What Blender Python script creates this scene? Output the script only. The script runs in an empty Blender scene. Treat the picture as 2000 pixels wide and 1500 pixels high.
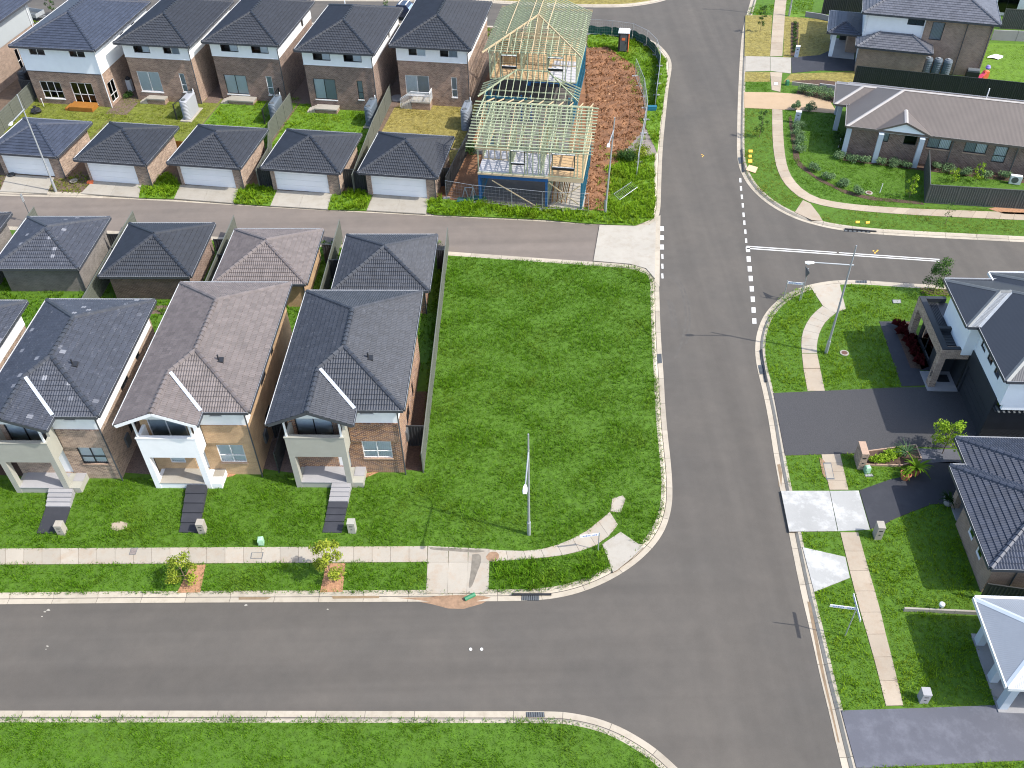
import bpy, math, random
import numpy as np
from mathutils import Vector, Matrix
random.seed(7); rng = np.random.default_rng(7)
scn = bpy.context.scene
C = scn.collection
# ---------------------------------------------------------------- camera
FPX, TH, RO, CH = 1815.99, 0.7509188, -0.0216761, 42.3033
cR = np.array([1., 0, 0]); cU = np.array([0, math.sin(TH), math.cos(TH)]); cD = np.array([0, math.cos(TH), -math.sin(TH)])
cR, cU = math.cos(RO)*cR + math.sin(RO)*cU, -math.sin(RO)*cR + math.cos(RO)*cU
cam = bpy.data.cameras.new('camera'); cam.sensor_width = 36; cam.lens = FPX/2000*36; cam.clip_end = 3000; cam.clip_start = 1
co = bpy.data.objects.new('camera', cam); C.objects.link(co)
co.matrix_world = Matrix(((cR[0], cU[0], -cD[0], 0), (cR[1], cU[1], -cD[1], 0), (cR[2], cU[2], -cD[2], CH), (0, 0, 0, 1)))
scn.camera = co
scn.cycles.filter_width = 1.1; scn.cycles.use_denoising = True; scn.cycles.denoiser = 'OPENIMAGEDENOISE'; scn.cycles.denoising_input_passes = 'RGB_ALBEDO_NORMAL'; scn.cycles.denoising_prefilter = 'NONE'
# ---------------------------------------------------------------- sky, sun, exposure
SUNV = Vector((0.94*math.cos(math.radians(48.8)), -0.335*math.cos(math.radians(48.8)), math.sin(math.radians(48.8)))).normalized()
W = bpy.data.worlds.new('World'); scn.world = W; W.use_nodes = True
nt = W.node_tree; bg = nt.nodes['Background']; sk = nt.nodes.new('ShaderNodeTexSky')
sk.sky_type = 'NISHITA'; sk.sun_disc = False; sk.sun_elevation = math.radians(48.8); sk.sun_rotation = math.atan2(SUNV.x, SUNV.y)
sk.air_density = 1.0; sk.dust_density = 2.0; sk.ozone_density = 1.0
nt.links.new(sk.outputs[0], bg.inputs[0]); bg.inputs[1].default_value = 0.15
sun = bpy.data.lights.new('sun', 'SUN'); sun.energy = 2.6; sun.angle = math.radians(0.5); sun.color = (1, 0.955, 0.88)
so = bpy.data.objects.new('sun', sun); C.objects.link(so); so.rotation_euler = SUNV.to_track_quat('Z', 'Y').to_euler()
so.location = (60, -20, 90)
scn.view_settings.view_transform = 'Standard'; scn.view_settings.look = 'None'; scn.view_settings.gamma = 1
scn.view_settings.use_curve_mapping = False; scn.view_settings.exposure = 1.2
# ---------------------------------------------------------------- helpers
def at(x, y, z=0.0):
    "point of the world at height z seen at pixel x, y of the 2000 x 1500 photograph"
    d = FPX*cD + (x-1000)*cR - (y-750)*cU
    t = (z-CH)/d[2]
    return (d[0]*t, d[1]*t)
def ats(pts, z=0.0): return [at(p[0], p[1], z) for p in pts]
class Frame:
    def __init__(s, yaw): s.yaw = yaw; s.c = math.cos(yaw); s.s = math.sin(yaw)
    def w(s, X, Y): return (s.c*X + s.s*Y, -s.s*X + s.c*Y)
    def l(s, x, y): return (s.c*x - s.s*y, s.s*x + s.c*y)
    def rect(s, x0, y0, x1, y1): return [s.w(x0, y0), s.w(x1, y0), s.w(x1, y1), s.w(x0, y1)]
FL = Frame(0.0392747); FU = Frame(0.1717395); FR = Frame(math.radians(3.8)); FN = Frame(math.radians(17.3))
class MB:
    def __init__(s): s.v = []; s.f = []; s.m = []
    def face(s, pts, mi=0):
        n = len(s.v); s.v += [tuple(p) for p in pts]; s.f.append(tuple(range(n, n+len(pts)))); s.m.append(mi)
    def box(s, x0, y0, z0, x1, y1, z1, mi=0):
        if x0 > x1: x0, x1 = x1, x0
        if y0 > y1: y0, y1 = y1, y0
        if z0 > z1: z0, z1 = z1, z0
        n = len(s.v)
        s.v += [(x0,y0,z0),(x1,y0,z0),(x1,y1,z0),(x0,y1,z0),(x0,y0,z1),(x1,y0,z1),(x1,y1,z1),(x0,y1,z1)]
        for q in ((3,2,1,0),(4,5,6,7),(0,1,5,4),(1,2,6,5),(2,3,7,6),(3,0,4,7)):
            s.f.append(tuple(n+i for i in q)); s.m.append(mi)
    def prism(s, poly, z0, z1, mi=0):
        a = sum(poly[i][0]*poly[(i+1) % len(poly)][1]-poly[(i+1) % len(poly)][0]*poly[i][1] for i in range(len(poly)))
        if a < 0: poly = poly[::-1]
        n = len(s.v); k = len(poly)
        s.v += [(p[0], p[1], z0) for p in poly] + [(p[0], p[1], z1) for p in poly]
        s.f.append(tuple(n+i for i in range(k))[::-1]); s.m.append(mi)
        s.f.append(tuple(n+k+i for i in range(k))); s.m.append(mi)
        for i in range(k):
            j = (i+1) % k; s.f.append((n+i, n+j, n+k+j, n+k+i)); s.m.append(mi)
    def beam(s, p, q, w, h, mi=0, up=(0, 0, 1)):
        p = Vector(p); q = Vector(q); d = (q-p).normalized(); u = Vector(up)
        if abs(d.dot(u)) > .99: u = Vector((0, 1, 0))
        a = d.cross(u).normalized(); b = a.cross(d).normalized(); n = len(s.v)
        for e in (p, q):
            for sx, sy in ((-1,-1),(1,-1),(1,1),(-1,1)): s.v.append(tuple(e + a*(sx*w/2) + b*(sy*h/2)))
        for k in range(4):
            j = (k+1) % 4; s.f.append((n+k, n+j, n+4+j, n+4+k)); s.m.append(mi)
        s.f.append((n+3, n+2, n+1, n)); s.m.append(mi); s.f.append((n+4, n+5, n+6, n+7)); s.m.append(mi)
    def tube(s, pts, rs, k=8, mi=0, cap=True):
        if not hasattr(rs, '__len__'): rs = [rs]*len(pts)
        pts = [Vector(p) for p in pts]; n0 = len(s.v); ref = None
        for i, p in enumerate(pts):
            d = (pts[min(i+1, len(pts)-1)] - pts[max(i-1, 0)]).normalized()
            if ref is None: ref = Vector((1, 0, 0)) if abs(d.x) < .9 else Vector((0, 1, 0))
            a = d.cross(ref).normalized(); b = d.cross(a).normalized()
            for j in range(k):
                t = 2*math.pi*j/k; s.v.append(tuple(p + a*(rs[i]*math.cos(t)) + b*(rs[i]*math.sin(t))))
        for i in range(len(pts)-1):
            for j in range(k):
                j2 = (j+1) % k; s.f.append((n0+i*k+j, n0+i*k+j2, n0+(i+1)*k+j2, n0+(i+1)*k+j)); s.m.append(mi)
        if cap:
            s.f.append(tuple(n0+j for j in range(k))); s.m.append(mi)
            s.f.append(tuple(n0+(len(pts)-1)*k+j for j in range(k))[::-1]); s.m.append(mi)
    def lathe(s, prof, cx=0, cy=0, k=14, mi=0):
        n = len(s.v)
        for r, z in prof:
            for j in range(k):
                t = 2*math.pi*j/k; s.v.append((cx+r*math.cos(t), cy+r*math.sin(t), z))
        for i in range(len(prof)-1):
            for j in range(k):
                j2 = (j+1) % k; s.f.append((n+i*k+j, n+i*k+j2, n+(i+1)*k+j2, n+(i+1)*k+j)); s.m.append(mi)
        s.f.append(tuple(n+j for j in range(k))[::-1]); s.m.append(mi)
        s.f.append(tuple(n+(len(prof)-1)*k+j for j in range(k))); s.m.append(mi)
    def mesh(s, name, mats):
        me = bpy.data.meshes.new(name); me.from_pydata(s.v, [], s.f)
        for m in (mats if isinstance(mats, (list, tuple)) else [mats]): me.materials.append(m)
        if any(s.m): me.polygons.foreach_set('material_index', s.m)
        me.update(); return me
def obj(name, mb, mats=None, parent=None, loc=(0, 0, 0), rz=0.0, kind=None):
    me = mb.mesh(name, mats) if isinstance(mb, MB) else mb
    o = bpy.data.objects.new(name, me); C.objects.link(o)
    if parent is not None: o.parent = parent
    o.location = loc
    if rz: o.rotation_euler = (0, 0, rz)
    if kind: o['kind'] = kind
    return o
def tag(o, label, cat, group=None):
    o['label'] = label; o['category'] = cat
    if group: o['group'] = group
    return o
def thing(name, label, cat, loc=(0, 0, 0), rz=0.0, group=None):
    o = bpy.data.objects.new(name, None); C.objects.link(o); o.empty_display_size = .3
    o.location = loc; o.rotation_euler = (0, 0, rz)
    return tag(o, label, cat, group)
def dup(root, loc, rz, label=None, group=None):
    def cp(o, par):
        c = o.copy(); C.objects.link(c)
        if par is not None: c.parent = par
        for ch in [x for x in kids.get(o.name, [])]: cp(ch, c)
        return c
    kids = {}
    def walk(o):
        kids[o.name] = list(o.children)
        for ch in o.children: walk(ch)
    walk(root)
    r = cp(root, None); r.location = loc; r.rotation_euler = (0, 0, rz)
    if label: r['label'] = label
    if group: r['group'] = group
    return r
# ---------------------------------------------------------------- materials
def newmat(name):
    m = bpy.data.materials.new(name); m.use_nodes = True; n = m.node_tree
    return m, n, n.nodes['Principled BSDF'], (lambda t: n.nodes.new(t)), n.links.new
def mix(nn, L, fac, a, b, mode='MIX'):
    x = nn('ShaderNodeMix'); x.data_type = 'RGBA'; x.blend_type = mode
    for s, val in ((0, fac), (6, a), (7, b)):
        if hasattr(val, 'is_linked') or hasattr(val, 'links'): L(val, x.inputs[s])
        else: x.inputs[s].default_value = val if s == 0 else (*val, 1)
    return x.outputs[2]
def ramp(nn, L, src, stops):
    r = nn('ShaderNodeValToRGB'); L(src, r.inputs[0]); e = r.color_ramp.elements
    while len(e) < len(stops): e.new(.5)
    for k, (p, c) in enumerate(stops):
        e[k].position = p; e[k].color = (*c, 1) if hasattr(c, '__len__') else (c, c, c, 1)
    return r.outputs[0]
def noise(nn, L, vec, scale, det=4, rough=.6):
    t = nn('ShaderNodeTexNoise'); t.inputs['Scale'].default_value = scale; t.inputs['Detail'].default_value = det
    t.inputs['Roughness'].default_value = rough
    if vec is not None: L(vec, t.inputs['Vector'])
    return t.outputs['Fac']
def simple(name, col, rough=.7, var=.12, scale=3., bump=0., bscale=40., metal=0., world=False, dirt=None):
    m, n, b, nn, L = newmat(name)
    tc = nn('ShaderNodeTexCoord'); vec = tc.outputs['Object']
    if world: vec = nn('ShaderNodeNewGeometry').outputs['Position']
    f = noise(nn, L, vec, scale, 5)
    c = ramp(nn, L, f, [(.25, [x*(1-var) for x in col]), (.75, [min(1, x*(1+var)) for x in col])])
    if dirt:
        f2 = noise(nn, L, vec, dirt[1], 6, .7); c = mix(nn, L, ramp(nn, L, f2, [(dirt[2], 0.), (dirt[3], 1.)]), c, dirt[0])
    L(c, b.inputs['Base Color']); b.inputs['Roughness'].default_value = rough; b.inputs['Metallic'].default_value = metal
    if bump:
        bp = nn('ShaderNodeBump'); bp.inputs['Strength'].default_value = bump; bp.inputs['Distance'].default_value = .02
        L(noise(nn, L, vec, bscale, 3), bp.inputs['Height']); L(bp.outputs[0], b.inputs['Normal'])
    return m
def brick(name, c1, c2, mortar, rough=.85):
    m, n, b, nn, L = newmat(name)
    tc = nn('ShaderNodeTexCoord'); sp = nn('ShaderNodeSeparateXYZ'); L(tc.outputs['Object'], sp.inputs[0])
    ad = nn('ShaderNodeMath'); L(sp.outputs[0], ad.inputs[0]); L(sp.outputs[1], ad.inputs[1])
    cb = nn('ShaderNodeCombineXYZ'); L(ad.outputs[0], cb.inputs[0]); L(sp.outputs[2], cb.inputs[1])
    t = nn('ShaderNodeTexBrick'); L(cb.outputs[0], t.inputs['Vector']); t.inputs['Scale'].default_value = 1
    t.inputs['Brick Width'].default_value = .24; t.inputs['Row Height'].default_value = .086; t.inputs['Mortar Size'].default_value = .008
    t.inputs['Mortar Smooth'].default_value = .3; t.inputs['Bias'].default_value = 0
    t.inputs['Color1'].default_value = (*c1, 1); t.inputs['Color2'].default_value = (*c2, 1); t.inputs['Mortar'].default_value = (*mortar, 1)
    f = noise(nn, L, tc.outputs['Object'], 1.3, 5); c = mix(nn, L, 1.0, t.outputs['Color'], ramp(nn, L, f, [(.3, .8), (.7, 1.15)]), 'MULTIPLY')
    L(c, b.inputs['Base Color']); b.inputs['Roughness'].default_value = rough
    bp = nn('ShaderNodeBump'); bp.inputs['Strength'].default_value = .6; bp.inputs['Distance'].default_value = .01; bp.invert = True
    L(t.outputs['Fac'], bp.inputs['Height']); L(bp.outputs[0], b.inputs['Normal'])
    return m
def tilemat(name, col, wear, wearcol, rough=.55):
    m, n, b, nn, L = newmat(name)
    oi = nn('ShaderNodeObjectInfo'); at_ = nn('ShaderNodeAttribute'); at_.attribute_name = 'rnd'
    ad = nn('ShaderNodeMath'); L(oi.outputs['Random'], ad.inputs[0]); L(at_.outputs['Fac'], ad.inputs[1])
    fr = nn('ShaderNodeMath'); fr.operation = 'FRACT'; L(ad.outputs[0], fr.inputs[0])
    pos = nn('ShaderNodeNewGeometry').outputs['Position']
    base = ramp(nn, L, fr.outputs[0], [(0, [x*.84 for x in col]), (1, [x*1.14 for x in col])])
    if wear > .35: base = mix(nn, L, ramp(nn, L, fr.outputs[0], [(.982, 0.), (.988, .4)]), base, wearcol)
    big = noise(nn, L, pos, .9, 6, .65); c = mix(nn, L, 1.0, base, ramp(nn, L, big, [(.3, .92), (.7, 1.09)]), 'MULTIPLY')
    mp = nn('ShaderNodeMapping'); mp.inputs['Scale'].default_value = (2.2, .9, 2.2); L(pos, mp.inputs[0])
    st = noise(nn, L, mp.outputs[0], 2.6, 8, .75)
    c = mix(nn, L, ramp(nn, L, st, [(.60-wear*.1, 0.), (.78-wear*.05, wear)]), c, wearcol)
    L(c, b.inputs['Base Color']); b.inputs['Roughness'].default_value = rough
    return m
def corrugated(name, col, axis=0, pitch=.1, rough=.45, var=.06):
    m, n, b, nn, L = newmat(name)
    tc = nn('ShaderNodeTexCoord'); v = tc.outputs['Object']
    f = noise(nn, L, v, .7, 5); c = ramp(nn, L, f, [(.3, [x*(1-var) for x in col]), (.7, [x*(1+var) for x in col])])
    at_ = nn('ShaderNodeAttribute'); at_.attribute_name = 'rib'
    sn = nn('ShaderNodeMath'); sn.operation = 'MULTIPLY'; sn.inputs[1].default_value = 2*math.pi/pitch; L(at_.outputs['Fac'], sn.inputs[0])
    s2 = nn('ShaderNodeMath'); s2.operation = 'SINE'; L(sn.outputs[0], s2.inputs[0])
    bp = nn('ShaderNodeBump'); bp.inputs['Strength'].default_value = .16; bp.inputs['Distance'].default_value = .012
    L(s2.outputs[0], bp.inputs['Height']); L(bp.outputs[0], b.inputs['Normal'])
    L(c, b.inputs['Base Color']); b.inputs['Roughness'].default_value = rough; b.inputs['Metallic'].default_value = .1
    return m
def asphalt(name, col, streak=.5):
    m, n, b, nn, L = newmat(name); pos = nn('ShaderNodeNewGeometry').outputs['Position']
    f1 = noise(nn, L, pos, .16, 6, .6); f2 = noise(nn, L, pos, 1.1, 6, .7); f3 = noise(nn, L, pos, 60, 3, .7)
    c = ramp(nn, L, f1, [(.3, [x*.9 for x in col]), (.7, [col[0]*1.12, col[1]*1.09, col[2]*1.06])])
    c = mix(nn, L, 1.0, c, ramp(nn, L, f2, [(.3, .93), (.7, 1.07)]), 'MULTIPLY')
    c = mix(nn, L, 1.0, c, ramp(nn, L, f3, [(.25, .82), (.75, 1.18)]), 'MULTIPLY')
    def streaks(rot):
        mp = nn('ShaderNodeMapping'); mp.inputs['Scale'].default_value = (.03, .9, 1) if rot > 1 else (.9, .03, 1); L(pos, mp.inputs[0]); return noise(nn, L, mp.outputs[0], .9, 3, .5)
    sp = nn('ShaderNodeSeparateXYZ'); L(pos, sp.inputs[0]); mr = nn('ShaderNodeMapRange'); mr.inputs[1].default_value = 4; mr.inputs[2].default_value = 15; L(sp.outputs[0], mr.inputs[0])
    mf = nn('ShaderNodeMix'); L(mr.outputs[0], mf.inputs[0]); L(streaks(math.pi/2), mf.inputs[2]); L(streaks(.12), mf.inputs[3]); f4 = mf.outputs[0]
    c = mix(nn, L, 1.0, c, ramp(nn, L, f4, [(.35, 1-.28*streak), (.65, 1+.3*streak)]), 'MULTIPLY')
    v = nn('ShaderNodeTexNoise'); v.inputs['Scale'].default_value = 2.2; v.inputs['Detail'].default_value = 8; v.inputs['Roughness'].default_value = .8; L(pos, v.inputs['Vector'])
    c = mix(nn, L, ramp(nn, L, v.outputs['Fac'], [(.68, 0.), (.8, .35)]), c, (.32, .29, .26))
    L(c, b.inputs['Base Color']); b.inputs['Roughness'].default_value = .88
    bp = nn('ShaderNodeBump'); bp.inputs['Strength'].default_value = .25; bp.inputs['Distance'].default_value = .01; L(f3, bp.inputs['Height']); L(bp.outputs[0], b.inputs['Normal'])
    return m
def concrete(name, col, stain, amt=.5, sc=1.2):
    m, n, b, nn, L = newmat(name); pos = nn('ShaderNodeNewGeometry').outputs['Position']; oi = nn('ShaderNodeObjectInfo')
    f1 = noise(nn, L, pos, .5, 6, .65); f2 = noise(nn, L, pos, sc, 7, .7); f3 = noise(nn, L, pos, 45, 3, .6)
    c = ramp(nn, L, f1, [(.3, [x*.92 for x in col]), (.7, [min(1, x*1.06) for x in col])])
    c = mix(nn, L, ramp(nn, L, f2, [(.48, 0.), (.72, amt)]), c, stain)
    c = mix(nn, L, 1.0, c, ramp(nn, L, oi.outputs['Random'], [(0, .9), (1, 1.07)]), 'MULTIPLY')
    c = mix(nn, L, 1.0, c, ramp(nn, L, f3, [(.3, .93), (.7, 1.06)]), 'MULTIPLY')
    L(c, b.inputs['Base Color']); b.inputs['Roughness'].default_value = .85
    return m
def leafmat(name, lo, mid, hi, dry=(.30, .24, .09), dryamt=.25, dscale=.35, trans=.25):
    m, n, b, nn, L = newmat(name); pos = nn('ShaderNodeNewGeometry').outputs['Position']
    at_ = nn('ShaderNodeAttribute'); at_.attribute_name = 'rnd'
    c = ramp(nn, L, at_.outputs['Fac'], [(0, lo), (.5, mid), (1, hi)])
    f = noise(nn, L, pos, dscale, 7, .7); f2 = noise(nn, L, pos, 1.6, 4, .6)
    c = mix(nn, L, ramp(nn, L, f, [(.5, 0.), (.78, dryamt)]), c, dry)
    c = mix(nn, L, 1.0, c, ramp(nn, L, f2, [(.3, .9), (.7, 1.1)]), 'MULTIPLY')
    L(c, b.inputs['Base Color']); b.inputs['Roughness'].default_value = .6; b.inputs['Specular IOR Level'].default_value = .08
    if trans:
        tr = nn('ShaderNodeBsdfTranslucent'); L(c, tr.inputs[0]); mx = nn('ShaderNodeMixShader'); mx.inputs[0].default_value = trans
        L(b.outputs[0], mx.inputs[1]); L(tr.outputs[0], mx.inputs[2]); L(mx.outputs[0], n.nodes['Material Output'].inputs[0])
    return m
def glassmat(name, tint=(.75, .82, .85), gl=.9):
    m, n, b, nn, L = newmat(name); n.nodes.remove(b)
    tr = nn('ShaderNodeBsdfTransparent'); tr.inputs[0].default_value = (*tint, 1); g = nn('ShaderNodeBsdfGlossy'); g.inputs['Roughness'].default_value = .03
    g.inputs[0].default_value = (gl, gl, gl, 1); fr = nn('ShaderNodeFresnel'); fr.inputs[0].default_value = 1.6
    mx = nn('ShaderNodeMixShader'); L(fr.outputs[0], mx.inputs[0]); L(tr.outputs[0], mx.inputs[1]); L(g.outputs[0], mx.inputs[2]); L(mx.outputs[0], n.nodes['Material Output'].inputs[0])
    return m
M = {}
M['road'] = asphalt('asphalt_grey', (.081, .0735, .0635), .3); M['lane'] = asphalt('asphalt_pale', (.142, .121, .104), .3)
M['soil'] = simple('brown_soil', (.11, .075, .05), .95, .35, 2.5, .6, 12, world=True)
M['dirt'] = simple('orange_clay_soil', (.165, .078, .036), .95, .45, 1.1, 1., 6, world=True, dirt=((.26, .125, .055), .6, .5, .7))
M['gravel'] = simple('grey_gravel', (.20, .17, .155), .95, .3, 9, 1., 30, world=True)
M['pebble'] = simple('brown_pebble', (.13, .09, .07), .95, .5, 14, 1., 25, world=True)
M['bark'] = simple('dark_bark_mulch', (.075, .045, .03), .95, .5, 10, 1., 25, world=True)
M['chip'] = simple('orange_wood_chip', (.33, .175, .095), .95, .35, 8, 1., 25, world=True)
M['lawn'] = simple('turf_base', (.055, .124, .003), .9, .3, 3, .5, 10, world=True)
M['lawn_dry'] = simple('dry_turf_base', (.21, .175, .045), .9, .5, 2.6, .5, 10, world=True)
M['lawn_yel'] = simple('yellowish_turf_base', (.125, .145, .018), .9, .5, 2.2, .5, 10, world=True)
M['lawn_mid'] = simple('bright_turf_base', (.085, .168, .006), .9, .3, 2, .5, 10, world=True)
M['path'] = concrete('footpath_concrete', (.335, .30, .245), (.30, .20, .12), .5)
M['path_tan'] = concrete('tan_footpath_concrete', (.34, .282, .212), (.27, .185, .115), .55)
M['kerb'] = concrete('kerb_concrete', (.38, .335, .265), (.22, .18, .13), .5, 1.7)
M['apron'] = concrete('pale_concrete', (.325, .30, .255), (.24, .205, .155), .55)
M['cross'] = concrete('white_grey_concrete', (.33, .33, .315), (.66, .66, .64), .9, .45)
M['sand_drive'] = concrete('sand_concrete', (.40, .29, .18), (.33, .22, .12), .4)
M['slate_drive'] = concrete('slate_stamped_concrete', (.082, .085, .103), (.145, .149, .175), .6, .8)
M['expo'] = simple('exposed_aggregate', (.046, .045, .047), .8, .5, 26, .3, 60, world=True)
M['char_pave'] = concrete('charcoal_concrete', (.029, .031, .039), (.058, .06, .07), .35)
M['tilefloor'] = concrete('porch_tile', (.29, .285, .29), (.22, .21, .22), .4)
M['brick_brown'] = brick('brown_brick', (.175, .105, .074), (.31, .205, .148), (.48, .40, .32))
M['brick_dark'] = brick('plum_brick', (.10, .042, .034), (.30, .145, .06), (.56, .48, .38))
M['brick_mix'] = brick('mixed_brown_brick', (.19, .125, .092), (.39, .275, .20), (.52, .45, .37))
M['brick_cream'] = brick('cream_brick', (.40, .25, .13), (.46, .30, .16), (.45, .36, .26))
M['brick_grey'] = brick('grey_brick', (.15, .135, .12), (.20, .18, .165), (.26, .245, .23))
M['brick_tan'] = brick('tan_brick', (.24, .165, .12), (.30, .21, .155), (.36, .31, .26))
M['brick_red'] = brick('umber_brick', (.115, .070, .052), (.21, .135, .10), (.40, .345, .30))
M['white'] = simple('white_render', (.76, .77, .77), .7, .05, 1.5, .1, 60)
M['clad'] = simple('pale_cladding', (.76, .80, .82), .6, .04, 1.2)
M['render_grey'] = simple('grey_green_render', (.32, .315, .27), .8, .06, 2, .15, 60)
M['charcoal'] = simple('charcoal_render', (.022, .026, .032), .6, .15, 2)
M['white_paint'] = simple('white_paint', (.72, .73, .73), .45, .03, 2)
M['road_paint'] = simple('road_marking_paint', (.52, .515, .49), .6, .1, 4, world=True, dirt=((.35, .33, .31), 3, .55, .75))
M['yellow_paint'] = simple('yellow_spray_paint', (.75, .42, .05), .8, .2, 6)
M['door'] = simple('white_garage_door', (.86, .87, .86), .4, .03, 1)
M['clad_g'] = simple('grey_cladding', (.33, .355, .36), .6, .04, 1.2)
M['clad_b'] = simple('shade_blue_grey_render', (.43, .48, .53), .6, .04, 1.2); M['dark_slab'] = concrete('shade_dark_slab', (.10, .092, .084), (.06, .052, .045), .5); M['m_hip'] = simple('highlit_hip_capping', (.36, .335, .31), .4, .06, 2)  # column shade put into clad_b, frame shade into dark_slab, highlights into m_hip
M['gutter'] = simple('charcoal_gutter', (.05, .055, .065), .4, .1, 3)
M['gutter_w'] = simple('pale_gutter', (.62, .64, .66), .35, .06, 3)
M['timber_g'] = simple('treated_pine', (.33, .37, .24), .8, .14, 3)
M['timber_y'] = simple('bare_pine', (.47, .37, .225), .8, .12, 3)
M['ply'] = simple('plywood_floor', (.42, .285, .15), .8, .15, 2)
M['ply_w'] = simple('white_flooring', (.42, .41, .42), .7, .1, 2)
M['blue'] = simple('blue_steel_paint', (.006, .075, .21), .5, .12, 2)
M['teal'] = simple('teal_frame_paint', (.01, .11, .17), .55, .15, 2)
M['black'] = simple('black_plastic', (.018, .019, .022), .5, .2, 3)
M['steel'] = simple('galvanised_steel', (.36, .38, .39), .45, .12, 4, metal=.35)
M['steel_d'] = simple('dark_steel', (.11, .12, .125), .5, .15, 4, metal=.2)
M['fence_lt'] = simple('sage_fence_steel', (.115, .123, .104), .5, .06, 1.5)
M['fence_dk'] = simple('charcoal_fence_steel', (.032, .034, .036), .5, .08, 1.5)
M['fence_gn'] = simple('dark_green_fence_steel', (.075, .08, .075), .5, .08, 1.5)
M['tank_lt'] = simple('pale_tank_plastic', (.30, .31, .33), .5, .05, 2)
M['tank_sl'] = simple('blue_grey_tank_plastic', (.17, .19, .215), .5, .05, 2)
M['clod'] = leafmat('clay_clod', (.065, .028, .012), (.175, .080, .036), (.42, .25, .14), dryamt=0, trans=0)
M['tank_md'] = simple('slate_tank_plastic', (.10, .125, .15), .5, .06, 2)
M['wood_or'] = simple('oiled_timber', (.30, .125, .02), .6, .18, 3)
M['terracotta'] = simple('terracotta', (.45, .16, .08), .7, .12, 5)
M['green_lid'] = simple('pale_green_plastic', (.30, .50, .34), .5, .1, 4)
M['green_dk'] = simple('green_plastic', (.03, .17, .08), .6, .15, 4)
M['mesh_green'] = simple('green_shade_cloth', (.006, .065, .055), .8, .2, 2)
M['orange'] = simple('orange_plastic', (.75, .17, .06), .5, .1, 3)
M['pink'] = simple('pink_plastic', (.75, .08, .16), .5, .1, 3)
M['purple'] = simple('violet_plastic', (.25, .20, .60), .5, .1, 3)
M['card'] = simple('cardboard', (.55, .38, .24), .9, .1, 3)
M['blind_w'] = simple('white_blind', (.86, .89, .90), .7, .05, 3)
M['blind_g'] = simple('grey_blind', (.42, .46, .49), .7, .06, 3)
M['fr_w'] = simple('white_window_frame', (.70, .70, .69), .4, .04, 3)
M['fr_b'] = simple('black_window_frame', (.02, .021, .024), .4, .1, 3)
M['glass'] = glassmat('window_glass', (.93, .96, .97)); M['glass_d'] = glassmat('dark_window_glass', (.38, .45, .47))
M['dark_in'] = simple('dim_interior', (.06, .06, .06), .9, .2, 1)
M['sillb'] = simple('brick_sill', (.36, .25, .18), .85, .2, 8)
M['flash'] = simple('pale_valley_flashing', (.50, .55, .60), .3, .05, 3, metal=.3)
M['t_char'] = tilemat('charcoal_roof_tile', (.0185, .0225, .0305), .0, (.3, .3, .32))
M['t_char2'] = tilemat('slate_roof_tile', (.034, .0385, .0485), .3, (.34, .35, .37))
M['t_char3'] = tilemat('weathered_charcoal_tile', (.036, .042, .057), .38, (.36, .37, .40))
M['t_brown'] = tilemat('mauve_brown_roof_tile', (.125, .1065, .101), .2, (.40, .35, .34))
M['t_blue'] = tilemat('blue_slate_roof_tile', (.037, .045, .066), .1, (.3, .32, .35))
M['t_grey'] = tilemat('grey_roof_tile', (.088, .093, .11), .1, (.3, .3, .32))
M['m_brown'] = corrugated('taupe_corrugated_steel', (.122, .103, .089)); M['m_dark'] = corrugated('charcoal_corrugated_steel', (.030, .034, .042))
M['m_light'] = corrugated('pale_grey_corrugated_steel', (.235, .255, .28)); M['toilet_or'] = M['orange']
M['g_lot'] = leafmat('long_green_grass', (.036, .096, .002), (.073, .178, .005), (.14, .25, .014), (.20, .20, .04), .35, .28)
M['g_verge'] = leafmat('bright_green_grass', (.062, .125, .003), (.122, .235, .006), (.215, .335, .018), (.30, .28, .04), .4, .5)
M['g_dry'] = leafmat('dry_yellow_grass', (.15, .13, .025), (.29, .235, .06), (.42, .34, .10), (.16, .20, .03), .6, .9)
M['g_mid'] = leafmat('yellow_green_grass', (.07, .10, .008), (.14, .185, .015), (.24, .27, .035), (.32, .25, .06), .75, .75)
M['leaf'] = leafmat('dark_green_leaf', (.02, .05, .012), (.045, .10, .022), (.10, .17, .04), dryamt=0, trans=.2)
M['leaf_y'] = leafmat('yellow_green_leaf', (.09, .13, .012), (.22, .28, .03), (.40, .42, .05), dryamt=0, trans=.25)
M['leaf_b'] = leafmat('bluish_shrub_leaf', (.06, .115, .05), (.13, .21, .095), (.24, .33, .16), dryamt=0, trans=.2)
M['leaf_l'] = leafmat('lime_leaf', (.09, .17, .01), (.20, .33, .02), (.34, .45, .05), dryamt=0, trans=.25)
M['leaf_r'] = leafmat('maroon_leaf', (.06, .008, .010), (.17, .018, .020), (.30, .05, .045), dryamt=0, trans=.15)
M['bark_t'] = simple('tree_bark', (.14, .10, .07), .9, .3, 6)
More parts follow.
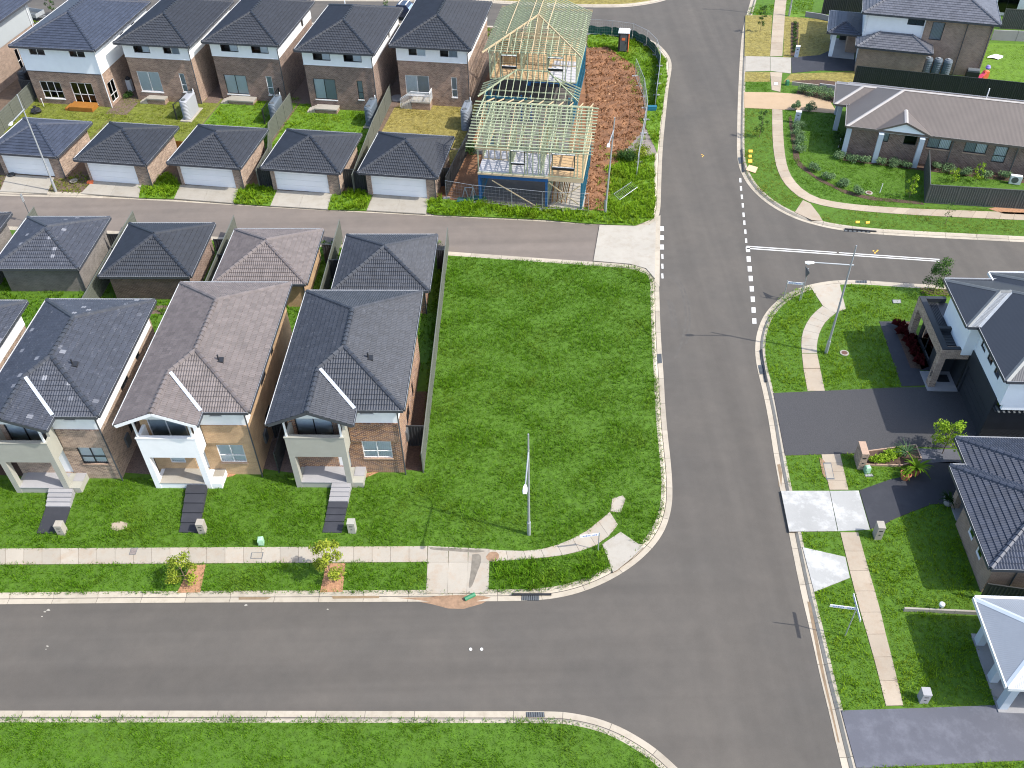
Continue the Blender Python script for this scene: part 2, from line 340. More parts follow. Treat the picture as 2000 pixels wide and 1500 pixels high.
# ---------------------------------------------------------------- roofs of tiles
PITCH = .41; CG = .296; TW = .30; TL = CG + .05
def tile_proto(prof):
    if prof == 'roman':
        xs = [TW*i/8 for i in range(9)]; pr = [.021-.021*math.cos(2*math.pi*x/.15) for x in xs]
    else:
        xs = [0, .006, .15, .294]; pr = [.0, .012, .014, .012]
    k = len(xs)
    v = [(x, 0, -.004) for x in xs] + [(x, 0, .058+p) for x, p in zip(xs, pr)] + [(x, TL, .004+p) for x, p in zip(xs, pr)]
    f = [(r*k+j, r*k+j+1, (r+1)*k+j+1, (r+1)*k+j) for r in range(2) for j in range(k-1)]
    return np.array(v), f
PROTO = {p: tile_proto(p) for p in ('roman', 'flat')}
TILEME = {}
def tile_mesh(prof, mat):
    if (prof, mat) not in TILEME:
        v, f = PROTO[prof]; w = v.copy(); w[:, 2] += PITCH*w[:, 1]
        me = bpy.data.meshes.new('roof_tile'); me.from_pydata(w.tolist(), [], f); me.materials.append(M[mat]); TILEME[(prof, mat)] = me
    return TILEME[(prof, mat)]
CAPME = {}
def cap_geo():
    v = []; pr = [(-.155, -.06), (-.11, .05), (0, .10), (.11, .05), (.155, -.06)]
    for y, sc, dz in ((0, 1.08, .035), (.42, .92, .0)):
        v += [(x*sc, y, z*sc+dz) for x, z in pr]
    return v, [(j, j+1, 5+j+1, 5+j) for j in range(4)] + [(4, 3, 2, 1, 0)]
def clip(poly, lines):
    for (a, b, c) in lines:
        out = []; n = len(poly)
        if n < 3: return []
        ds = [a*p[0]+b*p[1]+c for p in poly]
        for i in range(n):
            p, q = poly[i], poly[(i+1) % n]; dp, dq = ds[i], ds[(i+1) % n]
            if dp >= 0: out.append(p)
            if (dp >= 0) != (dq >= 0):
                t = dp/(dp-dq); out.append(tuple(p[k]+t*(q[k]-p[k]) for k in range(3)))
        poly = out
    return poly if len(poly) >= 3 else []
def plane(d, e, *pieces): return (d, e, pieces)
def tile_roof(root, planes, ze, mat, prof='roman', near=0, caps=(), capmat=None):
    "planes: (downslope d, eave offset e, convex plan pieces). Roof deck, tiles and ridge caps under one part named roof"
    deck = MB()
    for d, e, pieces in planes:
        for pc in pieces: deck.face([(p[0], p[1], ze + PITCH*(e-p[0]*d[0]-p[1]*d[1]) - .02) for p in pc])
    roof = obj('roof', deck, M[mat], root)
    mw = np.array(root.matrix_basis)   # root has no parent
    full = []; bv = []; bf = []; br = []
    pv, pf = PROTO[prof]
    for d, e, pieces in planes:
        up = (-d[0], -d[1]); c = (up[1], -up[0]); ang = math.atan2(c[1], c[0])
        for pc in pieces:
            us = [(p[0]*c[0]+p[1]*c[1], e-(p[0]*d[0]+p[1]*d[1])) for p in pc]
            ar = sum(us[i][0]*us[(i+1) % len(us)][1]-us[(i+1) % len(us)][0]*us[i][1] for i in range(len(us)))
            if ar < 0: us = us[::-1]
            lines = []
            for i in range(len(us)):
                p, q = us[i], us[(i+1) % len(us)]
                if abs(p[1]) < 1e-3 and abs(q[1]) < 1e-3: continue
                nx, ny = -(q[1]-p[1]), q[0]-p[0]; l = math.hypot(nx, ny)
                if l < 1e-6: continue
                lines.append((nx/l, ny/l, -(nx*p[0]+ny*p[1])/l))
            u0 = min(p[0] for p in us); u1 = max(p[0] for p in us); s1 = max(p[1] for p in us); s0 = min(p[1] for p in us)
            for i in range(int((s0+.05)//CG), int((s1+.05)/CG)+1):
                s = i*CG-.05
                for j in range(int(u0//TW), int(u1//TW)+1):
                    u = j*TW + (0 if i % 2 or prof == 'roman' else TW/2)
                    cs = [(u, s), (u+TW, s), (u+TW, s+TL), (u, s+TL)]
                    dd = [min([l[0]*x+l[1]*y+l[2] for l in lines]) for x, y in cs]
                    if min(dd) >= -.003:
                        px, py = u*c[0]+(e-s)*d[0], u*c[1]+(e-s)*d[1]
                        full.append((px, py, ze+PITCH*s, ang))
                    else:
                        if not any(clip([(x, y, 0) for x, y in cs], lines)): continue
                        r = random.random()
                        for f in pf:
                            pol = clip([(u+pv[k][0], s+pv[k][1], ze+PITCH*(s+pv[k][1])+pv[k][2]) for k in f], lines)
                            if pol:
                                n = len(bv); bv += [(x*c[0]+(e-y)*d[0], x*c[1]+(e-y)*d[1], z) for x, y, z in pol]
                                bf.append(tuple(range(n, n+len(pol)))); br.append(r)
    idx = list(range(len(full)))
    if near:
        wp = [mw @ np.array([f[0], f[1], f[2], 1]) for f in full]
        idx.sort(key=lambda k: wp[k][0]**2 + wp[k][1]**2 + (wp[k][2]-CH)**2)
        me = tile_mesh(prof, mat)
        for k in idx[:near]:
            x, y, z, a = full[k]; o = bpy.data.objects.new('roof_tile', me); C.objects.link(o); o.parent = roof
            o.location = (x, y, z + random.uniform(0, .004)); o.rotation_euler = (0, 0, a)
        idx = idx[near:]
    if idx:
        A = np.array([full[k] for k in idx]); w = pv.copy(); w[:, 2] += PITCH*w[:, 1]
        ca, sa = np.cos(A[:, 3])[:, None], np.sin(A[:, 3])[:, None]
        X = A[:, 0:1] + ca*w[None, :, 0] - sa*w[None, :, 1]; Y = A[:, 1:2] + sa*w[None, :, 0] + ca*w[None, :, 1]; Z = A[:, 2:3] + w[None, :, 2] + rng.uniform(0, .004, (len(A), 1))
        V = np.stack([X, Y, Z], -1).reshape(-1, 3); F = (np.array(pf)[None] + (np.arange(len(A))*len(pv))[:, None, None]).reshape(-1, 4)
        r = np.repeat(rng.random(len(A)), len(pf))
        off = len(V); allv = V.tolist() + bv; allf = F.tolist() + [tuple(i+off for i in f) for f in bf]; rr = np.concatenate([r, np.array(br)]) if br else r
    else: allv, allf, rr = bv, bf, np.array(br)
    me = bpy.data.meshes.new('roof_tile'); me.from_pydata(allv, [], allf); me.materials.append(M[mat])
    at_ = me.attributes.new('rnd', 'FLOAT', 'FACE'); at_.data.foreach_set('value', rr.astype(np.float32)); me.update()
    obj('roof_tile', me, None, roof, kind='stuff')
    # ridge and hip caps
    cv, cf = cap_geo(); jv = []; jf = []; cm = capmat or ('t_char2' if mat == 't_char3' else mat)
    if cm not in CAPME:
        me = bpy.data.meshes.new('ridge_cap'); me.from_pydata(cv, [], cf); me.materials.append(M[cm]); CAPME[cm] = me
    for p, q in caps:
        p = Vector(p); q = Vector(q); L_ = (q-p).length; k = max(1, round(L_/.40)); yv = (q-p).normalized()
        xv = yv.cross(Vector((0, 0, 1))).normalized(); zv = xv.cross(yv)
        for i in range(k):
            o = p + yv*(L_*i/k) + zv*.03; sc = L_/k/.40
            mt = Matrix(((xv.x, yv.x*sc, zv.x, o.x), (xv.y, yv.y*sc, zv.y, o.y), (xv.z, yv.z*sc, zv.z, o.z), (0, 0, 0, 1)))
            if near: b = obj('ridge_cap', CAPME[cm], None, roof); b.matrix_basis = mt
            else:
                n = len(jv); jv += [tuple(mt @ Vector(v)) for v in cv]; jf += [tuple(n+a for a in f) for f in cf]
    if jv:
        me = bpy.data.meshes.new('ridge_cap'); me.from_pydata(jv, [], jf); me.materials.append(M[cm]); obj('ridge_cap', me, None, roof, kind='stuff')
    return roof
def hip_planes(x0, y0, x1, y1, ze):
    w, d = x1-x0, y1-y0
    if d >= w:
        h = w/2; xm = (x0+x1)/2; A = (xm, y0+h); B = (xm, y1-h)
        pl = [plane((0, -1), -y0, [(x0, y0), (x1, y0), A]), plane((1, 0), x1, [(x1, y0), (x1, y1), B, A]), plane((0, 1), y1, [(x1, y1), (x0, y1), B]), plane((-1, 0), -x0, [(x0, y1), (x0, y0), A, B])]
    else:
        h = d/2; ym = (y0+y1)/2; A = (x0+h, ym); B = (x1-h, ym)
        pl = [plane((0, -1), -y0, [(x0, y0), (x1, y0), B, A]), plane((1, 0), x1, [(x1, y0), (x1, y1), B]), plane((0, 1), y1, [(x1, y1), (x0, y1), A, B]), plane((-1, 0), -x0, [(x0, y1), (x0, y0), A])]
    zr = ze + PITCH*h; A3 = (*A, zr); B3 = (*B, zr)
    F0, F1, K1, K0 = (x0, y0, ze), (x1, y0, ze), (x1, y1, ze), (x0, y1, ze)
    caps = [(F0, A3), (F1, A3 if d >= w else B3), (K1, B3), (K0, B3 if d >= w else A3)]
    if (Vector(A3)-Vector(B3)).length > .3: caps.append((A3, B3))
    return pl, caps
def eaves(root, outline, ze, gut='gutter', soff='white', skip=(), sof=None):
    "soffit under the whole roof and a gutter along each eave"
    m = MB(); m.prism(sof or outline, ze-.15, ze-.09); obj('soffit', m, M[soff], root)
    g = MB(); n = len(outline); pale = MB()
    for i in range(n):
        if i in skip: continue
        p, q = Vector(outline[i]), Vector(outline[(i+1) % n]); d = (q-p).normalized(); o = Vector((d.y, -d.x))
        a = p + o*.07 - d*.0; b = q + o*.07
        g.beam((a.x, a.y, ze-.055), (b.x, b.y, ze-.055), .11, .13)
        a = p + o*.118; b = q + o*.118; g.beam((a.x, a.y, ze+.045), (b.x, b.y, ze+.045), .014, .08)
        a = p + o*.104; b = q + o*.104; pale.beam((a.x, a.y, ze+.047), (b.x, b.y, ze+.047), .012, .07)
    o = obj('gutter', g, M[gut], root); obj('gutter_lip', pale, M['gutter_w'], o)
# ---------------------------------------------------------------- walls and windows
def PM(side, fix):
    return {'S': lambda a, dp, z: (a, fix+dp, z), 'N': lambda a, dp, z: (a, fix-dp, z), 'W': lambda a, dp, z: (fix+dp, a, z), 'E': lambda a, dp, z: (fix-dp, a, z)}[side]
def sbox(mb, P, a0, a1, d0, d1, z0, z1, mi=0):
    p, q = P(a0, d0, z0), P(a1, d1, z1); mb.box(*p, *q, mi)
def wallseg(mb, side, fix, a0, a1, z0, z1, ops=(), th=.2, mi=0):
    P = PM(side, fix); xs = sorted({a0, a1, *[o[0] for o in ops], *[o[1] for o in ops]}); xs = [x for x in xs if a0 <= x <= a1]
    for i in range(len(xs)-1):
        l, r = xs[i], xs[i+1]; m = (l+r)/2
        cut = sorted([(max(z0, o[2]), min(z1, o[3])) for o in ops if o[0] <= m <= o[1] and o[3] > z0 and o[2] < z1]); z = z0
        for c0, c1 in cut:
            if c0 > z: sbox(mb, P, l, r, 0, th, z, c0, mi)
            z = max(z, c1)
        if z < z1: sbox(mb, P, l, r, 0, th, z, z1, mi)
def win(root, side, fix, a0, a1, z0, z1, cols=(.5,), rows=(), fr='fr_w', blinds=None, sill=None, glass='glass', name='window', rec=.03):
    P = PM(side, fix); m = MB(); w = .05; d0, d1 = rec, rec+.07
    sbox(m, P, a0, a1, d0, d1, z0, z0+w); sbox(m, P, a0, a1, d0, d1, z1-w, z1)
    sbox(m, P, a0, a0+w, d0, d1, z0+w, z1-w); sbox(m, P, a1-w, a1, d0, d1, z0+w, z1-w)
    W_, H_ = a1-a0, z1-z0; xs = [a0] + [a0+W_*c for c in cols] + [a1]; zs = [z0] + [z0+H_*r for r in rows] + [z1]
    for x in xs[1:-1]: sbox(m, P, x-w/2, x+w/2, d0+.005, d1-.005, z0+w, z1-w)
    for z in zs[1:-1]: sbox(m, P, a0+w, a1-w, d0+.01, d1-.01, z-w/2, z+w/2)
    o = obj(name, m, M[fr], root)
    for i in range(len(xs)-1):
        for j in range(len(zs)-1):
            g = MB(); e = .01; dd = d0+.04
            g.face([P(xs[i]+e, dd, zs[j]+e), P(xs[i+1]-e, dd, zs[j]+e), P(xs[i+1]-e, dd, zs[j+1]-e), P(xs[i]+e, dd, zs[j+1]-e)])
            obj('pane', g, M[glass], o)
        b = (blinds or [None]*9)[i % len(blinds or [None])]
        if b:
            bm = MB(); n = max(2, int((xs[i+1]-xs[i])/.12)); zt = z1-.02; zb = z0+.04
            for k in range(n):
                l = xs[i]+(xs[i+1]-xs[i])*k/n; r = xs[i]+(xs[i+1]-xs[i])*(k+.92)/n
                bm.face([P(l, d1+.005, zb), P(r, d1+.035, zb), P(r, d1+.035, zt), P(l, d1+.005, zt)])
            obj('blind', bm, M['blind_'+b], o)
    bk = MB(); sbox(bk, P, a0+.02, a1-.02, d1+.6, d1+.62, z0+.02, z1-.02); sbox(bk, P, a0+.02, a1-.02, d1+.08, d1+.6, z0-.04, z0+.0); obj('room_back', bk, M['dark_in'], o)
    if sill:
        s = MB(); sbox(s, P, a0-.04, a1+.04, -.06, d0, z0-.09, z0-.004); obj('sill', s, M[sill], o)
    return o
def body(root, x0, y0, x1, y1, z0, z1, mat, ops=None, th=.2, name='wall', sides='SENW'):
    ops = ops or {}; m = MB()
    if 'S' in sides: wallseg(m, 'S', y0, x0, x1, z0, z1, ops.get('S', ()), th)
    if 'N' in sides: wallseg(m, 'N', y1, x0, x1, z0, z1, ops.get('N', ()), th)
    if 'W' in sides: wallseg(m, 'W', x0, y0+th, y1-th, z0, z1, ops.get('W', ()), th)
    if 'E' in sides: wallseg(m, 'E', x1, y0+th, y1-th, z0, z1, ops.get('E', ()), th)
    return obj(name, m, M[mat], root)
def downpipe(root, x, y, z0, z1, mat='gutter', ox=.0, oy=.0):
    m = MB(); m.tube([(x+ox, y+oy, z1), (x+ox, y+oy, z1-.12), (x, y, z1-.4), (x, y, z0)], .045, 6); obj('downpipe', m, M[mat], root)
def garage_door(root, side, fix, a0, a1, z1, mat='door', n=4, z0=.03):
    P = PM(side, fix); m = MB(); sbox(m, P, a0, a1, .16, .2, z0, z1); o = obj('garage_door', m, M[mat], root)
    for k in range(n):
        q = MB(); h = (z1-z0)/n; sbox(q, P, a0+.01, a1-.01, .12, .158, z0+k*h+.008, z0+(k+1)*h-.008); obj('door_panel', q, M[mat], o)
# ---------------------------------------------------------------- plants and grass
def inside(P, poly):
    x, y = P[:, 0], P[:, 1]; r = np.zeros(len(P), bool); n = len(poly); j = n-1
    for i in range(n):
        xi, yi = poly[i]; xj, yj = poly[j]
        if yi != yj: r ^= ((yi > y) != (yj > y)) & (x < (xj-xi)*(y-yi)/(yj-yi)+xi)
        j = i
    return r
def clipped_view(P, z=0.0, m=60):
    v = np.column_stack([P, np.full(len(P), z-CH)]); w = v@cD
    px = 1000+FPX*(v@cR)/w; py = 750-FPX*(v@cU)/w
    return (px > -m) & (px < 2000+m) & (py > -m) & (py < 1500+m)
EXCL = []
def grass(name, label, polys, dens, h, mat, excl=(), width=.03, two=True, clump=7, spread=.13, z0=.01):
    pts = []
    for poly in polys:
        a = np.array(poly); lo, hi = a.min(0), a.max(0); n = int((hi-lo).prod()*dens/clump)
        P = rng.uniform(lo, hi, (n, 2)); P = P[inside(P, poly)]; P = P[clipped_view(P)]
        pts.append(P)
    P = np.concatenate(pts)
    amp = .62 + .22*np.sin(P[:, 0]*1.3+1.7*np.sin(P[:, 1]*.9)) + .2*np.sin(P[:, 1]*2.1+2*np.sin(P[:, 0]*.7)) + rng.normal(0, .16, len(P))
    amp = np.clip(amp + .13*np.sin(P[:, 1]*1.15 + .8*np.sin(P[:, 0]*.2)), .3, 1.3)
    th = rng.uniform(0, 2*np.pi, (len(P), clump)); rad = spread*np.sqrt(rng.random((len(P), clump)))
    B = np.stack([P[:, :1]+rad*np.cos(th), P[:, 1:2]+rad*np.sin(th)], -1).reshape(-1, 2); th = th.reshape(-1)
    A = np.repeat(amp, clump)*rng.uniform(.6, 1.15, len(B)); K = np.repeat(rng.random(len(P)), clump)
    keep = np.ones(len(B), bool)
    J = B + rng.normal(0, .085, B.shape)
    for e in list(excl)+EXCL: keep &= ~inside(J, e)
    B, th, A, K = B[keep], th[keep], A[keep], K[keep]; n = len(B)
    lean = rng.uniform(.25, 1.1, n); H = h*A; L_ = lean*H; dx, dy = np.cos(th), np.sin(th); wv = width*rng.uniform(.6, 1.3, n)
    ax, ay = -dy*wv/2, dx*wv/2; z = np.full(n, z0-.005)
    b0 = np.stack([B[:, 0]-ax, B[:, 1]-ay, z], -1); b1 = np.stack([B[:, 0]+ax, B[:, 1]+ay, z], -1)
    tip = np.stack([B[:, 0]+dx*L_, B[:, 1]+dy*L_, z0+H*(1-.25*lean)], -1)
    if two:
        mx, my, mz = B[:, 0]+dx*L_*.4, B[:, 1]+dy*L_*.4, z0+H*.72
        m0 = np.stack([mx-ax*.8, my-ay*.8, mz], -1); m1 = np.stack([mx+ax*.8, my+ay*.8, mz], -1)
        V = np.stack([b0, b1, m1, m0, tip], 1).reshape(-1, 3); k = np.arange(n)*5
        loops = np.stack([k, k+1, k+2, k+3, k+3, k+2, k+4], 1).reshape(-1); tot = np.tile([4, 3], n); rep = 2
    else:
        V = np.stack([b0, b1, tip], 1).reshape(-1, 3); k = np.arange(n)*3
        loops = np.stack([k, k+1, k+2], 1).reshape(-1); tot = np.full(n, 3); rep = 1
    me = bpy.data.meshes.new(name); me.vertices.add(len(V)); me.vertices.foreach_set('co', V.astype(np.float32).reshape(-1))
    me.loops.add(len(loops)); me.loops.foreach_set('vertex_index', loops.astype(np.int32))
    me.polygons.add(len(tot)); st = np.concatenate([[0], np.cumsum(tot)[:-1]]); me.polygons.foreach_set('loop_start', st.astype(np.int32))
    try: me.polygons.foreach_set('loop_total', tot.astype(np.int32))
    except Exception: pass
    me.update(calc_edges=True)
    at_ = me.attributes.new('rnd', 'FLOAT', 'FACE'); at_.data.foreach_set('value', np.repeat(np.clip(.55*rng.random(n)+.45*K, 0, 1), rep).astype(np.float32))
    me.materials.append(M[mat]); o = obj(name, me, None, kind='stuff'); tag(o, label, 'grass'); return o
def leaves(centres, n, rad, size, seed=0, up=.3, flat=1.0):
    "leaf quads spread through blobs; returns MB-like arrays"
    r = np.random.default_rng(seed); V = []; F = []; R = []
    per = max(1, n//len(centres))
    for c in centres:
        k = r.random()
        for _ in range(per):
            d = r.normal(size=3); d /= np.linalg.norm(d); q = np.array(c[:3]) + d*np.array([1, 1, flat])*(c[3] if len(c) > 3 else rad)*r.random()**.45
            nrm = d*.6 + r.normal(size=3)*.6 + np.array([0, 0, up]); nrm /= np.linalg.norm(nrm)
            a = np.cross(nrm, r.normal(size=3)); a /= np.linalg.norm(a); b = np.cross(nrm, a); s = size*r.uniform(.6, 1.3)
            i = len(V); V += [tuple(q-a*s*.5), tuple(q+b*s*.22), tuple(q+a*s*.5), tuple(q-b*s*.22)]; F.append((i, i+1, i+2, i+3)); R.append(min(1, max(0, .5*k+.5*r.random())))
    return V, F, R
def leafobj(name, VFR, mat, parent):
    V, F, R = VFR; me = bpy.data.meshes.new(name); me.from_pydata(V, [], F); me.materials.append(M[mat])
    a = me.attributes.new('rnd', 'FLOAT', 'FACE'); a.data.foreach_set('value', np.array(R, np.float32)); return obj(name, me, None, parent)
def tree(name, label, cat, loc, h, cr, mat, seed, n=700, leaf=.16, z0=None, group=None, rad=.035, blobs=11):
    t = thing(name, label, cat, (*loc, 0), 0, group); r = random.Random(seed); m = MB()
    m.tube([(0, 0, -.02), (r.uniform(-.04, .04), r.uniform(-.04, .04), h*.5), (r.uniform(-.06, .06), r.uniform(-.06, .06), h*.92)], [rad, rad*.75, rad*.25], 6)
    z0 = h*.38 if z0 is None else z0; cs = []
    for k in range(blobs):
        f = (k+.5)/blobs; z = z0 + (h-z0)*f; a = k*2.4 + r.random(); R = cr*(.25+1.0*math.sin(math.pi*min(1, f*.75+.2)))*r.uniform(.35, .75)
        x, y = R*math.cos(a), R*math.sin(a); cs.append((x, y, z, cr*r.uniform(.32, .5)))
        m.tube([(0, 0, z-.35*R-.15), (x*.6, y*.6, z-.08), (x, y, z)], [rad*.4, rad*.25, rad*.12], 4, cap=False)
    obj('trunk', m, M['bark_t'], t); leafobj('crown', leaves(cs, n, cr*.4, leaf, seed), mat, t); return t
def shrub(name, label, loc, r, h, mat, seed, n=220, leaf=.1, group=None, cat='shrub'):
    n = int(n*3.2); r *= 1.3; leaf *= .95
    t = thing(name, label, cat, (*loc, 0), 0, group); q = random.Random(seed); m = MB(); cs = []
    for k in range(6):
        a = k*1.05+q.random(); d = r*q.uniform(.2, .6); p = (d*math.cos(a), d*math.sin(a), h*q.uniform(.4, .75)); cs.append((*p, r*q.uniform(.35, .55)))
        m.tube([(0, 0, -.02), (p[0]*.6, p[1]*.6, p[2]*.6), p], [.02, .014, .006], 4, cap=False)
    obj('stem', m, M['bark_t'], t); leafobj('foliage', leaves(cs, n, r*.5, leaf, seed, flat=.8), mat, t); return t
# ---------------------------------------------------------------- ground, roads, kerbs
def chaikin(p, n=2):
    for _ in range(n):
        q = [p[0]]
        for a, b in zip(p[:-1], p[1:]): q += [(a[0]*.75+b[0]*.25, a[1]*.75+b[1]*.25), (a[0]*.25+b[0]*.75, a[1]*.25+b[1]*.75)]
        p = q + [p[-1]]
    return p
def resample(p, step=None, n=None):
    p = np.array(p, float); d = np.r_[0, np.cumsum(np.hypot(*np.diff(p, axis=0).T))]
    n = n or max(1, int(round(d[-1]/step))); t = np.linspace(0, d[-1], n+1)
    return np.stack([np.interp(t, d, p[:, 0]), np.interp(t, d, p[:, 1])], 1)
def offset(p, o):
    p = np.asarray(p); t = np.gradient(p, axis=0); t /= np.hypot(t[:, 0], t[:, 1])[:, None]
    return p + o*np.stack([-t[:, 1], t[:, 0]], 1)
PROF = [(0, -.20), (0, -.104), (.36, -.122), (.44, -.05), (.49, -.004), (.66, .004), (.66, -.2)]
def kerb(lip, skip=()):
    p = resample(chaikin(lip), .4); base = MB(); a, b = offset(p, .03), offset(p, .62)
    for i in range(len(p)-1): base.face([(*a[i], -.135), (*a[i+1], -.135), (*b[i+1], -.135), (*b[i], -.135)])
    root = obj('kerb', base, M['kerb'], kind='structure'); offs = [offset(p, o) for o, _ in PROF]; N = len(p)-1; i = 0
    vis = clipped_view(p)
    while i < N:
        j = min(N, i+6)
        if vis[i] or vis[j]:
            m = MB(); n0 = 0
            for k in range(i, j+1):
                e = (.012 if k == i else (-.012 if k == j else 0)); t = p[min(k+1, N)]-p[max(k-1, 0)]; t = t/np.hypot(*t)
                for q, (o, z) in enumerate(PROF): m.v.append((offs[q][k][0]+t[0]*e, offs[q][k][1]+t[1]*e, z))
            L_ = len(PROF)
            for k in range(j-i):
                for q in range(L_-1): m.f.append((k*L_+q, (k+1)*L_+q, (k+1)*L_+q+1, k*L_+q+1)); m.m.append(0)
            m.f.append(tuple(range(L_))); m.m.append(0); m.f.append(tuple((j-i)*L_+q for q in range(L_))[::-1]); m.m.append(0)
            obj('kerb_stone', m, M['kerb'], root)
        i = j
    return offset(p, .64)
def block(lipx, close, mat='soil'):
    lip = ats(lipx, -.11); back = kerb(lip); poly = [tuple(q) for q in back] + close
    m = MB(); m.prism(poly, -.2, 0.0); obj('ground', m, M[mat], kind='structure'); return poly
g = MB(); g.face([(-900, -600, -.4), (900, -600, -.4), (900, 1400, -.4), (-900, 1400, -.4)]); obj('terrain', g, M['lawn_dry'], kind='structure')
g = MB(); g.face([(-140, -40, -.12), (140, -40, -.12), (140, 190, -.12), (-140, 190, -.12)]); obj('road', g, M['road'], kind='structure')
lipA_lane = [(1287, 552), (1283, 540), (1272, 530), (1255, 523), (1230, 516), (1100, 507.5), (852, 489.6), (620, 474), (450, 464), (210, 450), (0, 441.5), (-160, 434)]
lipA = [(-160, 1182), (0, 1180), (300, 1177), (600, 1176), (830, 1175), (1000, 1174), (1060, 1172), (1110, 1164), (1160, 1148), (1205, 1126), (1245, 1099), (1278, 1067), (1300, 1034), (1312, 994), (1314, 955), (1310, 900), (1304, 850), (1299, 790), (1296, 730), (1292, 680), (1289, 620), (1288, 580)] + lipA_lane
polyA = block(lipA, [], 'lawn')
lipB = [(-160, 374), (0, 382.5), (130, 385), (270, 389), (500, 403.5), (600, 409.5), (750, 417), (850, 422.5), (1060, 432), (1150, 439), (1240, 442), (1268, 440), (1283, 430), (1290, 412), (1291, 370), (1294, 288), (1300, 228), (1306, 168), (1313, 130), (1309, 112), (1297, 96), (1282, 82.5), (1250, 70), (1210, 62), (1150, 57), (1050, 54), (952, 50), (775, 45), (600, 44), (300, 46), (60, 47), (-160, 50)]
polyB = block(lipB, [])
lipC = [(1478, -40), (1465, 5), (1450, 55), (1445, 110), (1440.7, 200), (1439, 283), (1440, 312), (1446, 335), (1463, 366), (1500, 400), (1550, 427), (1600, 442), (1643, 450), (1700, 457), (1800, 463), (1900, 468), (2000, 473), (2160, 481)]
polyC = block(lipC, [(90, 50), (120, 150), (45, 150)], 'lawn')
lipD = [(2160, 574), (2000, 566), (1849, 557), (1777, 554), (1696, 548), (1654, 546.5), (1612, 549.5), (1570, 558.5), (1534, 575), (1507, 596), (1489, 620), (1478.5, 648), (1474.6, 675), (1475.5, 700), (1480, 725), (1489, 760), (1501, 818), (1511.5, 890), (1524, 957), (1540, 1037), (1564, 1157), (1582.5, 1232), (1602.5, 1325), (1620, 1395), (1636, 1465), (1645, 1500), (1665, 1600)]
polyD = block(lipD, [(70, 10)], 'lawn')
lipE = [(1440, 1620), (1370, 1545), (1323, 1499), (1279.5, 1460), (1240, 1435), (1208, 1418), (1165, 1402), (1115, 1392), (1080, 1389), (800, 1389), (400, 1388), (0, 1388), (-160, 1388)]
polyE = block(lipE, [(-60, 5), (15, 5)], 'lawn')
lipF = [(-160, -10), (60, -6), (300, -3), (560, 2), (900, 3), (988, 7.5), (1090, 13.5), (1210, 15), (1255, 10.5), (1300, 1.5), (1335, -15), (1370, -50)]
polyF = block(lipF, [(25, 170), (-140, 170), (-140, 140)], 'lawn_dry')
# lane and its concrete apron
pl_ = ats([(-160, 372), (270, 387), (600, 407), (850, 421), (1060, 431), (1150, 438), (1171, 440), (1169, 446), (1159, 510), (1150, 513), (852, 492), (450, 466), (0, 443), (-160, 436)], -.11)
m = MB(); m.face([(x, y, -.116) for x, y in pl_][::-1]); obj('lane', m, M['lane'], kind='structure')
def slab(parent, poly, mat, z=.03, z0=-.02, name='slab', gap=.012, joint=None):
    P = np.array(poly); c = P.mean(0); s = np.hypot(*(P-c).T).mean(); Q = c+(P-c)*(1-gap/s); m = MB(); m.prism([tuple(q) for q in Q], z0, z)
    return obj(name, m, M[mat], parent)
def pave(name, outline, mat, z=.012):
    m = MB(); m.prism(outline, -.05, z); return obj(name, m, M[mat], kind='structure')
def slabs_between(L, R, n, mat, name='footpath', z=.03):
    L = resample(chaikin(ats(L), 1), n=n); R = resample(chaikin(ats(R), 1), n=n)
    poly = [tuple(p) for p in L]+[tuple(p) for p in R[::-1]]; EXCL.append(poly)
    root = pave(name, poly, 'soil')
    for i in range(n): slab(root, [L[i], L[i+1], R[i+1], R[i]], mat, z)
    return root
def slabs(name, quads, mat, z=.03, excl=True, under='soil', uz=.012):
    root = None
    for q in quads:
        P = ats(q)
        if excl: EXCL.append(P)
        if root is None: root = pave(name, P, under, z=uz)
        slab(root, P, mat, z)
    return root
ap = pave('lane_apron', ats([(1171, 440), (1240, 442), (1268, 440), (1281, 432), (1279, 545), (1262, 525), (1230, 516), (1159, 510)], -.1), 'apron', z=-.104)
slab(ap, ats([(1171, 441), (1226, 442.5), (1226, 515), (1160, 510)], -.1), 'apron', -.095, -.15); slab(ap, ats([(1227, 442.5), (1266, 441), (1266, 523), (1227, 515.5)], -.1), 'apron', -.095, -.15)
slab(ap, ats([(1267, 440), (1278, 436), (1277, 490), (1267, 490)], -.1), 'kerb', -.096, -.15); slab(ap, ats([(1267, 490), (1277, 490), (1277, 545), (1268, 528)], -.1), 'kerb', -.096, -.15)
slab(ap, ats([(1279, 425), (1290, 420), (1289, 490), (1278, 490)], -.1), 'kerb', -.1, -.15); slab(ap, ats([(1278, 490), (1289, 490), (1288, 560), (1279, 550)], -.1), 'kerb', -.1, -.15)
